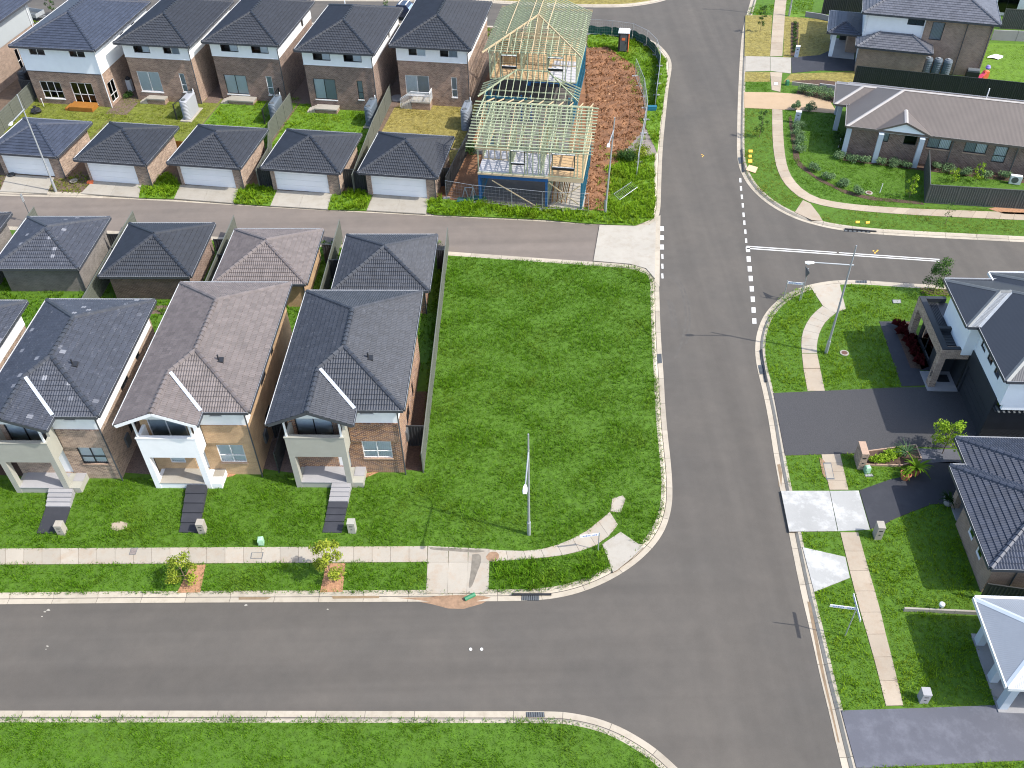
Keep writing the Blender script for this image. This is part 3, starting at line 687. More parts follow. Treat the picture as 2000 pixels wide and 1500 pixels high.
# footpaths
slabs_between([(-60, 1072), (835, 1067)], [(-60, 1103.5), (835, 1098)], 25, 'path')
slabs_between([(954, 1073.5), (1035, 1078), (1089, 1066), (1140, 1042), (1170, 1018), (1191, 1000)], [(957, 1097.5), (1050, 1091), (1110, 1084), (1167, 1066), (1190, 1048), (1207, 1025)], 8, 'path')
slabs('footpath', [[(1196, 974), (1216, 968), (1222, 975), (1212, 1002), (1192, 999)]], 'path')
cr = [835, 876, 914, 956]
slabs('driveway_crossover', [[(cr[i]+1-i*.0, 1066.5+i*2), (cr[i+1], 1068.5+i*2), (cr[i+1], 1098.5), (cr[i], 1098.5)] for i in range(3)] + [[(cr[i], 1098.5), (cr[i+1], 1098.5), (cr[i+1]-2, 1159), (cr[i]-3, 1159)] for i in range(3)], 'path')
slabs('pram_ramp', [[(1176, 1063), (1212, 1039), (1257, 1069), (1232, 1092), (1205, 1114), (1197, 1118)]], 'apron')
slabs_between([(1519, -30), (1511, 15), (1504, 110)], [(1541, -30), (1534, 15), (1528, 110)], 12, 'path_tan')
slabs('driveway_crossover', [[(1456, 110), (1504, 111), (1504, 139), (1455, 140)], [(1504.5, 111), (1545, 113), (1545, 144), (1504.5, 139)]], 'apron')
slabs_between([(1504, 141), (1507, 176)], [(1528, 142), (1524, 180)], 4, 'path_tan')
slabs('driveway', [[(1453, 180), (1515, 181), (1560, 184), (1622, 199), (1632, 215), (1630, 222), (1540, 215), (1453, 211)]], 'sand_drive')
slabs('driveway', [[(1545, 112.5), (1600, 108), (1620, 99), (1680, 118), (1674, 139), (1600, 138), (1546, 143)]], 'char_pave')
slabs_between([(1508, 213), (1508, 260), (1511, 300), (1517, 330), (1530, 358), (1555, 382), (1580, 396), (1640, 409), (1760, 419), (1900, 426), (2060, 433)], [(1528, 215), (1530, 270), (1534, 312), (1543, 342), (1560, 364), (1584, 382), (1610, 391), (1660, 399), (1760, 407), (1900, 412), (2060, 418)], 34, 'path_tan')
slabs('pram_ramp', [[(1552, 415), (1568, 391), (1583, 398), (1600, 420), (1607, 432), (1585, 430)]], 'path_tan')
slabs('pram_ramp', [[(1583, 561), (1600, 557), (1640, 555), (1652, 604), (1630, 612), (1607, 598)]], 'path')
slabs_between([(1606, 598), (1585, 615), (1570, 640), (1564, 665), (1566, 690)], [(1632, 612), (1612, 628), (1600, 650), (1595, 675), (1596, 690)], 7, 'path')
slabs('footpath', [[(1566, 691), (1596, 691), (1602, 720), (1569, 720)], [(1569, 720.5), (1602, 720.5), (1611, 764), (1577, 764)]], 'path_tan')
slabs('driveway', [[(1510, 768), (1757, 757), (1870, 756), (1940, 866), (1870, 876), (1792, 873), (1666, 886), (1533, 890)]], 'expo')
slabs_between([(1604, 888), (1620, 957)], [(1641, 887), (1657, 957)], 4, 'path_tan')
slabs('driveway_crossover', [[(1525, 959), (1620, 959), (1636, 1038), (1541, 1039)], [(1620.5, 959), (1677, 958.5), (1699, 1035), (1637, 1038)]], 'cross')
slabs('driveway', [[(1678, 958), (1737, 937), (1756, 933), (1792, 906), (1860, 902), (1880, 905), (1868, 985), (1820, 985), (1748, 1013), (1723, 1027), (1700, 1034)]], 'char_pave')
slabs('porch_path', [[(1785, 876), (1868, 878), (1880, 905), (1795, 905)]], 'slate_drive')
slabs_between([(1641, 1040), (1659, 1115), (1676, 1181), (1692, 1235), (1712, 1305), (1730, 1379)], [(1676, 1040), (1697, 1115), (1719, 1189), (1730, 1240), (1746, 1300), (1764, 1378)], 8, 'path_tan')
slabs('driveway_crossover', [[(1567, 1069), (1651, 1088), (1660, 1129), (1590, 1157)]], 'cross')
slabs('driveway', [[(1642, 1388), (1800, 1383), (1957, 1377), (1990, 1375), (2060, 1378), (2080, 1490), (1990, 1486), (1700, 1500), (1672, 1500)]], 'slate_drive')
slabs('front_path', [[(1717, 628), (1776, 628), (1747, 641), (1778, 719), (1797, 721), (1807, 753), (1761, 755)]], 'char_pave')
# markings
def mark(name, label, cat, quads, mat, z=-.1155):
    m = MB()
    for q in quads: m.prism(ats(q, -.12), -.1195, z)
    return tag(obj(name, m, M[mat]), label, cat)
def dash(x, y, w, h): return [(x-w/2, y-h/2), (x+w/2, y-h/2), (x+w/2+.6, y+h/2), (x-w/2+.6, y+h/2)]
thin = [(1445.7, 352), (1447, 368), (1448.7, 384.5), (1450.5, 401), (1452, 419.5), (1453.5, 435), (1455.5, 452.5), (1457, 470)]
thick = [(1460.5, 487), (1462, 506), (1464, 525), (1466, 544), (1468, 564), (1470, 584.5), (1471.5, 605.5), (1473, 627)]
def markset(label, qs):
    root = thing('road_marking', label, 'road marking', (*ats([qs[0][0]])[0], -.12))
    for q in qs:
        P = ats(q, -.12); m = MB(); m.prism([(x-root.location.x, y-root.location.y) for x, y in P], .0005, .0045); obj('dash', m, M['road_paint'], root)
    return root
markset('thin white dashes of the give-way line at the mouth of the side road', [dash(x, y, 4, 8.5) for x, y in thin])
markset('thick white dashes of the give-way line south of the double white line', [dash(x, y, 8, 10.5) for x, y in thick])
markset('short white dashes along the gutter across the lane entrance', [dash(1292.6, 446.5, 7.5, 9), dash(1292.6, 464, 7.5, 9), dash(1292.6, 482.5, 7.5, 9.5), dash(1293.5, 501, 4, 9.5), dash(1293.5, 520, 4, 9.5), dash(1293.5, 539, 4, 9.5)])
markset('double white centre line running down the middle of the side road', [[(1458, 480), (1634, 492.3), (1634, 494), (1458, 482)], [(1638.5, 492.6), (1835, 505.8), (1835, 507.6), (1638.5, 494.4)], [(1458, 484), (1835, 509.5), (1835, 511.3), (1458, 486)]])
m = MB()
for x, y in ((1706, 490), (1712, 491.5), (1709, 494), (1714, 489)): m.prism(ats([(x-1.5, y-1), (x+1.5, y-1), (x+1.5, y+1), (x-1.5, y+1)], -.12), -.1195, -.115)
tag(obj('spray_mark', m, M['yellow_paint']), 'orange sprayed survey mark on the asphalt beside the double white line', 'paint mark')
m = MB()
for x, y in ((1371, 302), (1374, 304), (1372, 306)): m.prism(ats([(x-1, y-.8), (x+1, y-.8), (x+1, y+.8), (x-1, y+.8)], -.12), -.1195, -.115)
tag(obj('spray_mark', m, M['yellow_paint']), 'small orange sprayed mark in the middle of the main road', 'paint mark')
for i, (x, y) in enumerate(((919, 1268), (940.5, 1268))):
    m = MB(); m.lathe([(.085, 0), (.08, .02), (.04, .035), (.005, .038)], k=10); tag(obj('road_stud', m, M['white_paint'], None, (*at(x, y, -.12), -.12)), 'white round road stud in the lower road, %s of the pair' % ('left' if i == 0 else 'right'), 'road stud', 'road studs')
# lawns
def lawn(poly, mat, z=.006):
    m = MB(); m.prism(poly, -.05, z); return obj('lawn', m, M[mat], kind='structure')
A_front = ats([(-200, 938), (830, 921), (858, 499), (1240, 512), (1300, 560), (1330, 1000), (1200, 1180), (-200, 1180)])
import itertools
def poly_clip(poly, clipper):
    "Sutherland-Hodgman, clipper convex counter-clockwise"
    a = sum(clipper[i][0]*clipper[(i+1) % len(clipper)][1]-clipper[(i+1) % len(clipper)][0]*clipper[i][1] for i in range(len(clipper)))
    if a < 0: clipper = clipper[::-1]
    L_ = []
    for i in range(len(clipper)):
        p, q = clipper[i], clipper[(i+1) % len(clipper)]; nx, ny = -(q[1]-p[1]), q[0]-p[0]; L_.append((nx, ny, -(nx*p[0]+ny*p[1])))
    return [(p[0], p[1]) for p in clip([(p[0], p[1], 0) for p in poly], L_)]
# ---------------------------------------------------------------- two-storey houses of the lower row, seen from the street
def ROT(F): return -F.yaw
def foot(F, x0, y0, x1, y1): EXCL.append(F.rect(x0, y0, x1, y1))
def house_low(label, X0, X1, yF, yB, gw, yG, yP, brk, tile, portal, near, front, side_white=False, px=(.55, 4.0), steps=None, pfloor='tilefloor', barge='gutter', blindb='w', capm=None):
    W_, D = X1-X0, yB-yF; ze = 5.8; root = thing('two_storey_house', label, 'house', (*FL.w(X0, yF), 0), ROT(FL), 'two-storey houses facing the lower road')
    foot(FL, X0+.4, yF+.3, X1-.4, yB-.4); foot(FL, X0+px[0]-.1, yP-.1, X0+px[1]+.1, yF+.5)
    yg = yG-yF; yp = yP-yF; h = W_/2; g2 = gw/2
    J = (g2, g2); RFp = (h, h); RB = (h, D-h)
    planes = [plane((-1, 0), 0, [(0, g2), (0, yg), (g2, yg), J], [(0, D), (0, g2), J, RFp, RB]), plane((0, -1), 0, [(gw, 0), (W_, 0), RFp, J]), plane((1, 0), W_, [(W_, 0), (W_, D), RB, RFp]),
              plane((0, 1), D, [(W_, D), (0, D), RB]), plane((1, 0), gw, [(gw, yg), (gw, 0), J, (g2, yg)])]
    zr, zj = ze+PITCH*h, ze+PITCH*g2
    caps = [((g2, yg, zj), (*J, zj)), ((*J, zj), (*RFp, zr)), ((W_, 0, ze), (*RFp, zr)), ((*RFp, zr), (*RB, zr)), ((W_, D, ze), (*RB, zr)), ((0, D, ze), (*RB, zr))]
    rf = tile_roof(root, planes, ze, tile, 'roman', near, caps, capm)
    v = MB(); v.beam((gw-.02, .0, ze+.115), (J[0]+.14, J[1]-.1, zj+.10), .2, .02); obj('valley_flashing', v, M['flash'], rf)
    eaves(root, [(0, yg), (gw, yg), (gw, 0), (W_, 0), (W_, D), (0, D)], ze, skip=(0,), sof=[(0, .02), (W_, .02), (W_, D), (0, D)])
    b = MB()
    for x0, x1 in ((0, g2), (gw, g2)): b.beam((x0, yg+.02, ze-.1), (x1, yg+.02, zj-.08), .05, .2)
    obj('barge_board', b, M[barge], root)
    gb = MB(); gb.face([(.75, yg+.4, ze+.1), (gw-.75, yg+.4, ze+.1), (g2, yg+.4, zj-.12)]); obj('gable_infill', gb, M['white'], root)
    wx0, wx1, wy0, wy1 = .5, W_-.5, .48, D-.45
    zb = 4.3; F0 = front; wins = []
    opS = [(F0['w'][0], F0['w'][1], F0['w'][2], F0['w'][3]), (F0['door'][0], F0['door'][1], .5, 2.55)]
    if 'gw' in F0: opS.append(F0['gw'])
    bal = (.95, 3.1, 3.15, 5.25); opS.append(bal); slot = F0['slot']
    opE = [(3.2, 4.4, 1.1, 2.2), (6.0, 6.6, .9, 2.1), (4.0, 5.2, 3.9, 5.0), (6.8, 7.4, 3.9, 4.9)]
    zt = 5.66
    bodyS = [o for o in opS]
    m = MB(); wallseg(m, 'S', wy0, wx0, px[1]-.05, 0, zt, bodyS); wallseg(m, 'S', wy0, px[1]-.05, wx1, 0, zb, bodyS)
    wallseg(m, 'N', wy1, wx0, wx1, 0, zt); wallseg(m, 'W', wx0, wy0+.2, wy1-.2, 0, zt); wallseg(m, 'E', wx1, wy0+.2, wy1-.2, 0, zb if side_white else zt, opE)
    obj('wall', m, M[brk], root)
    m = MB(); wallseg(m, 'S', wy0-.03, px[1]-.05, wx1+.03, zb, zt, [slot])
    if side_white: wallseg(m, 'E', wx1+.03, wy0-.03+.2, wy1-.2, zb, zt, [])
    else: sbox(m, PM('E', wx1+.03), wy0+.17, wy0+.75, 0, .1, zb, zt)
    obj('cladding', m, M['white'], root)
    m = MB(); sbox(m, PM('S', wy0-.1), px[1]+.05, wx1, 0, .095, 2.83, zb-.01); obj('wall', m, M[brk], root)
    w = F0['w']; win(root, 'S', wy0, *w, cols=(.5,), rows=(.38,), fr=F0.get('fr', 'fr_w'), blinds=['w', 'w'], sill='sillb')
    win(root, 'S', wy0-.03, *slot, cols=(), fr='fr_w', glass='glass_d')
    win(root, 'S', wy0, *bal, cols=(.5,), fr='fr_b' if barge == 'gutter' else 'fr_w', blinds=[blindb, blindb], name='balcony_door')
    if 'gw' in F0: win(root, 'S', wy0, *F0['gw'], cols=(), rows=(.5,), blinds=['w'])
    for o in opE: win(root, 'E', wx1, *o, cols=(.5,) if o[1]-o[0] > 1 else (), fr='fr_b', glass='glass_d', blinds=['g'])
    d = F0['door']; m = MB(); sbox(m, PM('S', wy0), d[0]+.02, d[1]-.02, .08, .13, .5, 2.53); dr = obj('front_door', m, M['white_paint'], root)
    m = MB(); m.box(d[0]+.1, wy0+.04, 1.45, d[0]+.14, wy0+.079, 1.6); obj('door_handle', m, M['steel'], dr)
    # portal with balcony
    a, e = px; P = portal; cw = .34; m = MB()
    m.box(a, yp, 0, a+cw, yp+.36, 2.72); m.box(e-cw, yp, 0, e, yp+.36, 2.72); obj('porch_column', m, M[P], root)
    m = MB(); m.box(a, yp, 2.72, e, yp+.2, 4.28); m.box(a, yp+.2, 2.72, a+.18, wy0-.003, 4.28); m.box(e-.18, yp+.2, 2.72, e, wy0-.105, 4.28); m.box(e-.18, wy0-.62, 4.28, e, wy0-.105, 5.6)
    obj('balcony_wall', m, M[P], root)
    m = MB(); m.box(a-.03, yp-.03, 4.281, e+.03, yp+.23, 4.34); obj('coping', m, M[P], root)
    m = MB(); m.box(a+.18, yp+.2, 2.85, e-.18, wy0-.003, 3.05); obj('balcony_floor', m, M[pfloor], root)
    m = MB(); m.box(a+.1, yp+.02, 0, e+.62, wy0-.003, .46); obj('porch_base', m, M[P], root)
    m = MB(); m.box(a+cw+.003, yp-.02, .462, e-cw-.003, wy0-.004, .5); m.box(e+.003, yp+.55, .462, e+.62, wy0-.004, .5); obj('porch_floor', m, M[pfloor], root)
    for x in (a+.14, e-.14):
        m = MB(); m.box(x-.05, yp+.05, 4.34, x+.05, yp+.15, ze-.16); obj('porch_post', m, M['white_paint'], root)
    downpipe(root, W_-.42, .30, 0, ze-.15, 'gutter', ox=.3, oy=-.2)
    vx, vy = W_-2.3, 3.3; vz = ze+PITCH*2.3; m = MB(); m.tube([(vx, vy, vz-.1), (vx, vy, vz+.42)], .05, 8); m.prism([(vx-.3, vy-.25), (vx+.3, vy-.2), (vx+.25, vy+.22), (vx-.28, vy+.2)], vz-.1, vz+.075); obj('vent_pipe', m, M['black'], rf)
    m = MB(); m.box(wx1, 2.2, .9, wx1+.12, 2.75, 1.7); obj('meter_box', m, M['steel_d'], root)
    # steps
    x0, x1, ys, mats, skew, dz = steps; z = .46; y = yp-.03
    for k, (dy, mt) in enumerate(zip(ys, mats)):
        z -= dz[k]; o = skew*(y-yp); m = MB()
        m.prism([(x0+o, y), (x1+o, y), (x1+o-skew*dy, y-dy+.012), (x0+o-skew*dy, y-dy+.012)], -.03, max(.02, z)); obj('step', m, M[mt], root)
        EXCL.append([root_w(root, p) for p in ((x0+o-.02, y), (x1+o+.02, y), (x1+o-skew*dy+.02, y-dy), (x0+o-skew*dy-.02, y-dy))]); y -= dy
    return root
def root_w(root, p):
    a = root.rotation_euler.z; return (root.location.x+math.cos(a)*p[0]-math.sin(a)*p[1], root.location.y+math.sin(a)*p[0]+math.cos(a)*p[1])
H3 = house_low('dark-roofed house beside the empty grass block, grey rendered balcony and plum brick', -15.0, -7.59, 36.9, 47.73, 4.72, 35.68, 36.12, 'brick_dark', 't_char2', 'render_grey', 300,
    dict(w=(4.6, 6.33, 1.3, 2.8), slot=(4.75, 5.62, 4.95, 5.35), door=(3.0, 3.75)), px=(.58, 3.98), steps=(2.75, 3.87, [.3, .3, .3, .32, .45, .45, .45, .78], ['tilefloor']*4 + ['char_pave']*4, 0.02, [.0]+[.06]*7))
H2 = house_low('mauve-brown roofed house with a white balcony portal and cream brick', -23.5, -16.27, 36.65, 48.6, 4.58, 35.53, 35.97, 'brick_cream', 't_brown', 'white', 300,
    dict(w=(4.5, 6.08, 1.1, 2.6), slot=(4.68, 5.45, 4.95, 5.35), door=(2.95, 3.7), gw=(1.45, 2.35, 1.0, 2.3)), px=(.6, 4.0), steps=(2.55, 3.72, [.66]*5, ['char_pave']*5, -.12, [.06]+[.08]*4), pfloor='apron', barge='white', blindb='g')
H1 = house_low('dark-roofed house at the left with chalky white streaks on its tiles', -31.7, -24.7, 36.23, 46.75, 4.5, 35.08, 35.52, 'brick_mix', 't_char3', 'render_grey', 300,
    dict(w=(4.55, 6.1, 1.35, 2.85), slot=(4.6, 5.35, 4.95, 5.35), door=(2.95, 3.7), fr='fr_b'), side_white=True, px=(.5, 3.84), steps=(2.6, 4.05, [.28, .28, .28, .28, 1.9], ['tilefloor']*4+['char_pave'], -.12, [.0]+[.09]*4))
root = thing('two_storey_house', 'dark-roofed house cut off by the left edge with a white clad side wall', 'house', (*FL.w(-40.2, 36), 0), ROT(FL), 'two-storey houses facing the lower road')
p, c = hip_planes(0, 0, 7.2, 10.6, 5.8); tile_roof(root, p, 5.8, 't_char3', 'roman', 0, c); eaves(root, [(0, 0), (7.2, 0), (7.2, 10.6), (0, 10.6)], 5.8)
body(root, .5, .5, 6.7, 10.1, 0, 4.3, 'brick_mix'); body(root, .47, .47, 6.73, 10.13, 4.302, 5.66, 'white', name='cladding'); foot(FL, -39.8, 36.4, -33.4, 46.2)
# ---------------------------------------------------------------- double garages
def garage(label, F, X0, X1, Y0, Y1, brk, tile, prof, door_side, near=0, group=None, dx=None, dm='door', soff='white', ze=2.45):
    W_, D = X1-X0, Y1-Y0; root = thing('garage', label, 'garage', (*F.w(X0, Y0), 0), ROT(F), group)
    p, c = hip_planes(0, 0, W_, D, ze); tile_roof(root, p, ze, tile, prof, near, c); eaves(root, [(0, 0), (W_, 0), (W_, D), (0, D)], ze, soff=soff)
    foot(F, X0+.3, Y0+.4, X1-.3, Y1-.4); d = dx or (W_/2-2.4, W_/2+2.4); y0 = .62 if door_side == 'S' else .5
    op = (d[0], d[1], 0, 2.16); body(root, .4, y0, W_-.4, D-.45, 0, ze-.15, brk, {door_side: [op]})
    garage_door(root, door_side, y0 if door_side == 'S' else D-.45, d[0], d[1], 2.16, dm)
    downpipe(root, W_-.35, y0-.06 if door_side == 'S' else .44, 0, ze-.12, 'gutter', ox=.25); return root
GG = 'garages opening onto the lane'
garage('single-coloured slate garage at the far left of the lane, behind the leaning lamp post', FU, -57.4, -50.75, 64.95, 71.2, 'brick_mix', 't_blue', 'flat', 'S', 0, GG, (.7, 5.3))
garage('garage with an orange scrap at its door, next to the lamp post garage', FU, -49.0, -42.45, 64.7, 71.4, 'brick_mix', 't_char', 'roman', 'S', 0, GG, (.55, 5.0))
garage('middle one of the five garages with raised white doors along the lane', FU, -40.7, -34.2, 65.2, 72.0, 'brick_mix', 't_char', 'roman', 'S', 0, GG, (.6, 5.4))
garage('garage between two tufts of tall grass, below the yard of the grey water tank', FU, -32.4, -25.6, 65.45, 72.2, 'brick_mix', 't_char', 'roman', 'S', 0, GG, (.7, 5.45))
garage('garage nearest the timber house frame, black fence on its right', FU, -24.05, -17.35, 65.8, 72.7, 'brick_mix', 't_char', 'roman', 'S', 0, GG, (.78, 5.58))
GB = 'garages behind the lower row of houses'
garage('grey brick garage at the left with chalky streaks on its roof', FL, -40.3, -33.8, 54.8, 61.6, 'brick_grey', 't_char3', 'roman', 'N', 0, GB)
garage('dark garage behind the gap between the streaked house and the mauve roof', FL, -31.9, -25.25, 53.85, 60.7, 'brick_red', 't_char', 'roman', 'N', 0, GB)
garage('garage with a mauve-brown tiled roof behind the mauve-roofed house', FL, -23.38, -16.65, 53.0, 59.9, 'brick_cream', 't_brown', 'roman', 'N', 0, GB)
garage('dark garage at the corner of the empty grass block beside the lane', FL, -14.62, -7.8, 52.25, 59.15, 'brick_dark', 't_char2', 'roman', 'N', 0, GB)
garage('corner of a dark garage roof cut off by the left edge beside the lane', FL, -48.6, -41.95, 55.4, 62.2, 'brick_grey', 't_char', 'roman', 'N', 0, GB)
# ---------------------------------------------------------------- two-storey houses of the upper row, seen from behind
def house_up(label, x0, x1, y0, y1, zb, upw, gws, tile='t_char', prof='roman', brk='brick_brown', side=(), white_side=True, near=0):
    W_, D = x1-x0, y1-y0; ze = 6.0; root = thing('two_storey_house', label, 'house', (*FU.w(x0, y0), 0), ROT(FU), 'two-storey houses of the upper row')
    p, c = hip_planes(0, 0, W_, D, ze); rf = tile_roof(root, p, ze, tile, prof, near, c); eaves(root, [(0, 0), (W_, 0), (W_, D), (0, D)], ze)
    foot(FU, x0+.4, y0+.4, x1-.4, y1-.4); L = lambda o: (o[0]-x0, o[1]-x0, o[2], o[3])
    wx0, wx1, wy0, wy1 = .5, W_-.42, .5, D-.45
    ogs = [L(o) for o in gws]; ous = [L(o) for o in upw]; sE = [o[:4] for o in side if o[3] < zb]; sU = [o[:4] for o in side if o[3] >= zb]
    body(root, wx0, wy0, wx1, wy1, 0, zb, brk, {'S': ogs, 'E': sE})
    body(root, wx0-.03, wy0-.03, wx1+.03, wy1, zb+.003, ze-.16, 'white' if white_side else 'clad', {'S': ous, 'E': sU}, name='cladding')
    m = MB(); m.box(wx0-.05, wy0-.06, zb-.05, wx1+.05, wy0-.001, zb); obj('band', m, M['gutter' if not white_side else 'white'], root)
    for k, (o, g) in enumerate(zip(ogs, gws)):
        s = g[4]; win(root, 'S', wy0, *o, cols=s.get('c', (.5,)), rows=s.get('r', ()), fr=s.get('f', 'fr_w'), blinds=s.get('b'), sill=s.get('s', 'fr_w'), glass=s.get('g', 'glass'))
    for o, g in zip(ous, upw):
        s = g[4]; win(root, 'S', wy0-.03, *o, cols=(.5,), fr=s.get('f', 'fr_b'), blinds=s.get('b'), glass='glass')
    for o in side: win(root, 'E', wx1 + (0 if o[3] < zb else .03), *o[:4], cols=(.5,) if o[1]-o[0] > 1 else (), rows=(.35,) if o[1]-o[0] > 1 else (), fr='fr_w', glass='glass_d')
    downpipe(root, W_-.36, .4, 0, ze-.12, 'gutter_w' if not white_side else 'gutter', ox=.28, oy=-.15)
    m = MB(); m.tube([(W_*.36, D*.72, ze+.3+PITCH*W_*.36), (W_*.36, D*.72, ze+1.0+PITCH*W_*.36)], .05, 6); obj('vent_pipe', m, M['white_paint'], rf)
    return root
S3 = dict(c=(.33, .67), r=(.42,), g='glass_d')
house_up('blue-slate roofed house with a deep pale clad upper storey and an orange timber step', -61.7, -52.95, 78.4, 90.4, 3.42,
    [(-60.2, -58.55, 5.0, 5.7, {'f': 'fr_w'}), (-56.05, -54.4, 5.0, 5.7, {'f': 'fr_w'})], [(-60.35, -58.15, .6, 2.35, S3), (-57.1, -54.8, .3, 2.4, S3)], 't_blue', 'flat', 'brick_brown', [(.9, 2.2, .3, 2.3), (5.5, 6.3, 4.4, 5.3), (8.0, 8.8, 4.4, 5.3)], False)
house_up('upper-row house with striped blinds and a long pale concrete landing', -51.94, -44.33, 80.28, 91.6, 4.5,
    [(-50.35, -48.7, 4.95, 5.68, {'b': [None, 'w']}), (-47.35, -45.65, 4.95, 5.68, {'f': 'fr_w', 'b': [None, 'g']})], [(-50.8, -48.5, .98, 3.05, {'b': ['w', 'w']}), (-46.4, -45.85, 1.15, 3.05, {'c': (), 'r': (.38,), 'b': ['g']})])
house_up('upper-row house with white curtains, third from the left edge', -43.54, -35.9, 81.55, 92.5, 4.5,
    [(-42.0, -40.25, 4.95, 5.68, {'b': [None, 'w']}), (-38.9, -37.2, 4.95, 5.68, {'b': [None, 'w']})], [(-42.4, -40.1, .6, 2.6, {'f': 'fr_b', 'b': ['w', 'w']}), (-38.05, -37.45, .75, 2.65, {'c': (), 'r': (.38,), 'b': ['g']})], 't_char', 'roman', 'brick_red', [(7.5, 8.2, 4.6, 5.4)])
house_up('upper-row house behind the bright green yard with a dark slate tank', -34.02, -26.38, 80.75, 91.85, 4.5,
    [(-32.5, -30.8, 4.95, 5.68, {'b': [None, 'w']}), (-29.5, -27.75, 4.95, 5.68, {'b': [None, 'w']})], [(-32.9, -30.7, 1.0, 3.1, {'f': 'fr_b', 'b': ['w', 'g']}), (-28.55, -28.0, 1.2, 3.1, {'c': (), 'r': (.38,), 'f': 'fr_b', 'b': ['g']})], 't_char', 'roman', 'brick_red', [(6.6, 7.2, 4.6, 5.4)])
house_up('upper-row house with a white railed back stair, next to the timber frame', -25.4, -17.65, 82.78, 94.35, 4.5,
    [(-23.75, -22.05, 4.95, 5.68, {'f': 'fr_w', 'b': [None, 'w']}), (-20.7, -18.95, 4.95, 5.68, {'f': 'fr_w', 'b': [None, 'g']})], [(-24.3, -21.95, 1.0, 3.0, {'b': ['w', 'g']}), (-19.75, -19.2, 1.0, 3.0, {'c': (), 'r': (.38,), 'b': ['g']})])
root = thing('two_storey_house', 'slate-roofed house with an orange-tan brick side at the top left corner', 'house', (*FU.w(-74.2, 78.5), 0), ROT(FU), 'two-storey houses of the upper row')
p, c = hip_planes(0, 0, 8.2, 11.5, 6.0); tile_roof(root, p, 6.0, 't_blue', 'flat', 0, c); eaves(root, [(0, 0), (8.2, 0), (8.2, 11.5), (0, 11.5)], 6.0)
body(root, .5, .5, 7.75, 11, 0, 3.6, 'brick_tan', {'E': [(6.4, 7.0, .5, 2.6)]}); body(root, .47, .47, 7.78, 11, 3.603, 5.84, 'clad_g', {'E': [(4.0, 5.2, 4.6, 5.5)]}, name='cladding')
win(root, 'E', 7.75, 6.4, 7.0, .5, 2.6, cols=(), rows=(.4,), glass='glass_d'); win(root, 'E', 7.78, 4.0, 5.2, 4.6, 5.5, fr='fr_b', glass='glass_d'); downpipe(root, 7.85, 10.5, 0, 5.9, 'gutter_w'); foot(FU, -73.8, 79, -66.4, 89.6)
# ---------------------------------------------------------------- metal roofs
def metal_roof(root, planes, ze, mat, t=PITCH, ridges=(), rmat=None):
    m = MB(); rib = []
    for d, e, pieces in planes:
        c = (d[1], -d[0])
        for pc in pieces:
            top = [(p[0], p[1], ze+t*(e-p[0]*d[0]-p[1]*d[1])) for p in pc]; m.face(top); rib += [p[0]*c[0]+p[1]*c[1] for p in pc]
    o = obj('roof', m, M[mat], root); a = o.data.attributes.new('rib', 'FLOAT', 'POINT'); a.data.foreach_set('value', np.array(rib, np.float32))
    for p, q in ridges:
        p, q = Vector(p), Vector(q); b = MB(); d = (q-p).normalized(); s = d.cross(Vector((0, 0, 1))).normalized()*.16
        for sg in (1, -1): b.face([p+Vector((0, 0, .035)), q+Vector((0, 0, .035)), q+s*sg+Vector((0, 0, -.03)), p+s*sg+Vector((0, 0, -.03))])
        obj('ridge_cap', b, M[rmat or mat], o)
    return o
# single-storey house with the taupe steel roof
t = .43; ze = 2.9; root = thing('single_storey_house', 'long single-storey brick house with a taupe corrugated roof and a small gabled porch', 'house', (*FN.w(6.25, 79.75), 0), ROT(FN))
W_, D = 30, 8.7; h = D/2; gx0, gx1 = 2.4, 7.1; gm = (gx0+gx1)/2; gh = (gx1-gx0)/2; yg = -.2
P_ = [plane((0, -1), 0, [(0, 0), (gx0, 0), (gm, gh), (h, h)], [(gm, gh), (gx1, 0), (W_, 0), (W_, h), (h, h)]), plane((-1, 0), 0, [(0, D), (0, 0), (h, h)]), plane((0, 1), D, [(W_, D), (0, D), (h, h), (W_, h)]),
      plane((-1, 0), -gx0, [(gx0, 0), (gx0, yg), (gm, yg), (gm, gh)]), plane((1, 0), gx1, [(gx1, yg), (gx1, 0), (gm, gh), (gm, yg)])]
zr = ze+t*h; zg = ze+t*gh
metal_roof(root, P_, ze, 'm_brown', t, [((0, 0, ze), (h, h, zr)), ((0, D, ze), (h, h, zr)), ((h, h, zr), (W_, h, zr)), ((gm, yg, zg), (gm, gh, zg))], 'm_hip')  # ridge and hip highlights put in by the brighter capping colour
PP = hip_planes(-1.15, 4.0, 9, 8.5, ze)[0]; hh = 2.25
metal_roof(root, PP, ze, 'm_brown', t, [((-1.15, 4.0, ze), (-1.15+hh, 6.25, ze+t*hh)), ((-1.15, 8.5, ze), (-1.15+hh, 6.25, ze+t*hh)), ((-1.15+hh, 6.25, ze+t*hh), (4.6, 6.25, ze+t*hh))], 'm_hip')
eaves(root, [(0, 0), (W_, 0), (W_, D), (0, D)], ze, 'm_brown'); eaves(root, [(-1.15, 4.0), (0, 4.0), (0, 8.5), (-1.15, 8.5)], ze+.003, 'm_brown')
ww = [(2.9, 3.75, 1.65, 2.6), (5.0, 6.05, 1.65, 2.6), (6.95, 8.85, 1.6, 2.55), (9.95, 11.75, 1.6, 2.55), (12.35, 13.4, 1.0, 2.5)]
wy = .42; body(root, .45, wy, W_-.5, D-.5, 0, 2.75, 'brick_red', {'S': ww, 'W': [(1.2, 2.6, .9, 2.2)]}); foot(FN, 6.6, 80.1, 36, 88)
win(root, 'S', wy, *ww[0], cols=(), fr='fr_b', blinds=['g']); win(root, 'S', wy, *ww[1], cols=(), fr='fr_b', glass='glass_d')
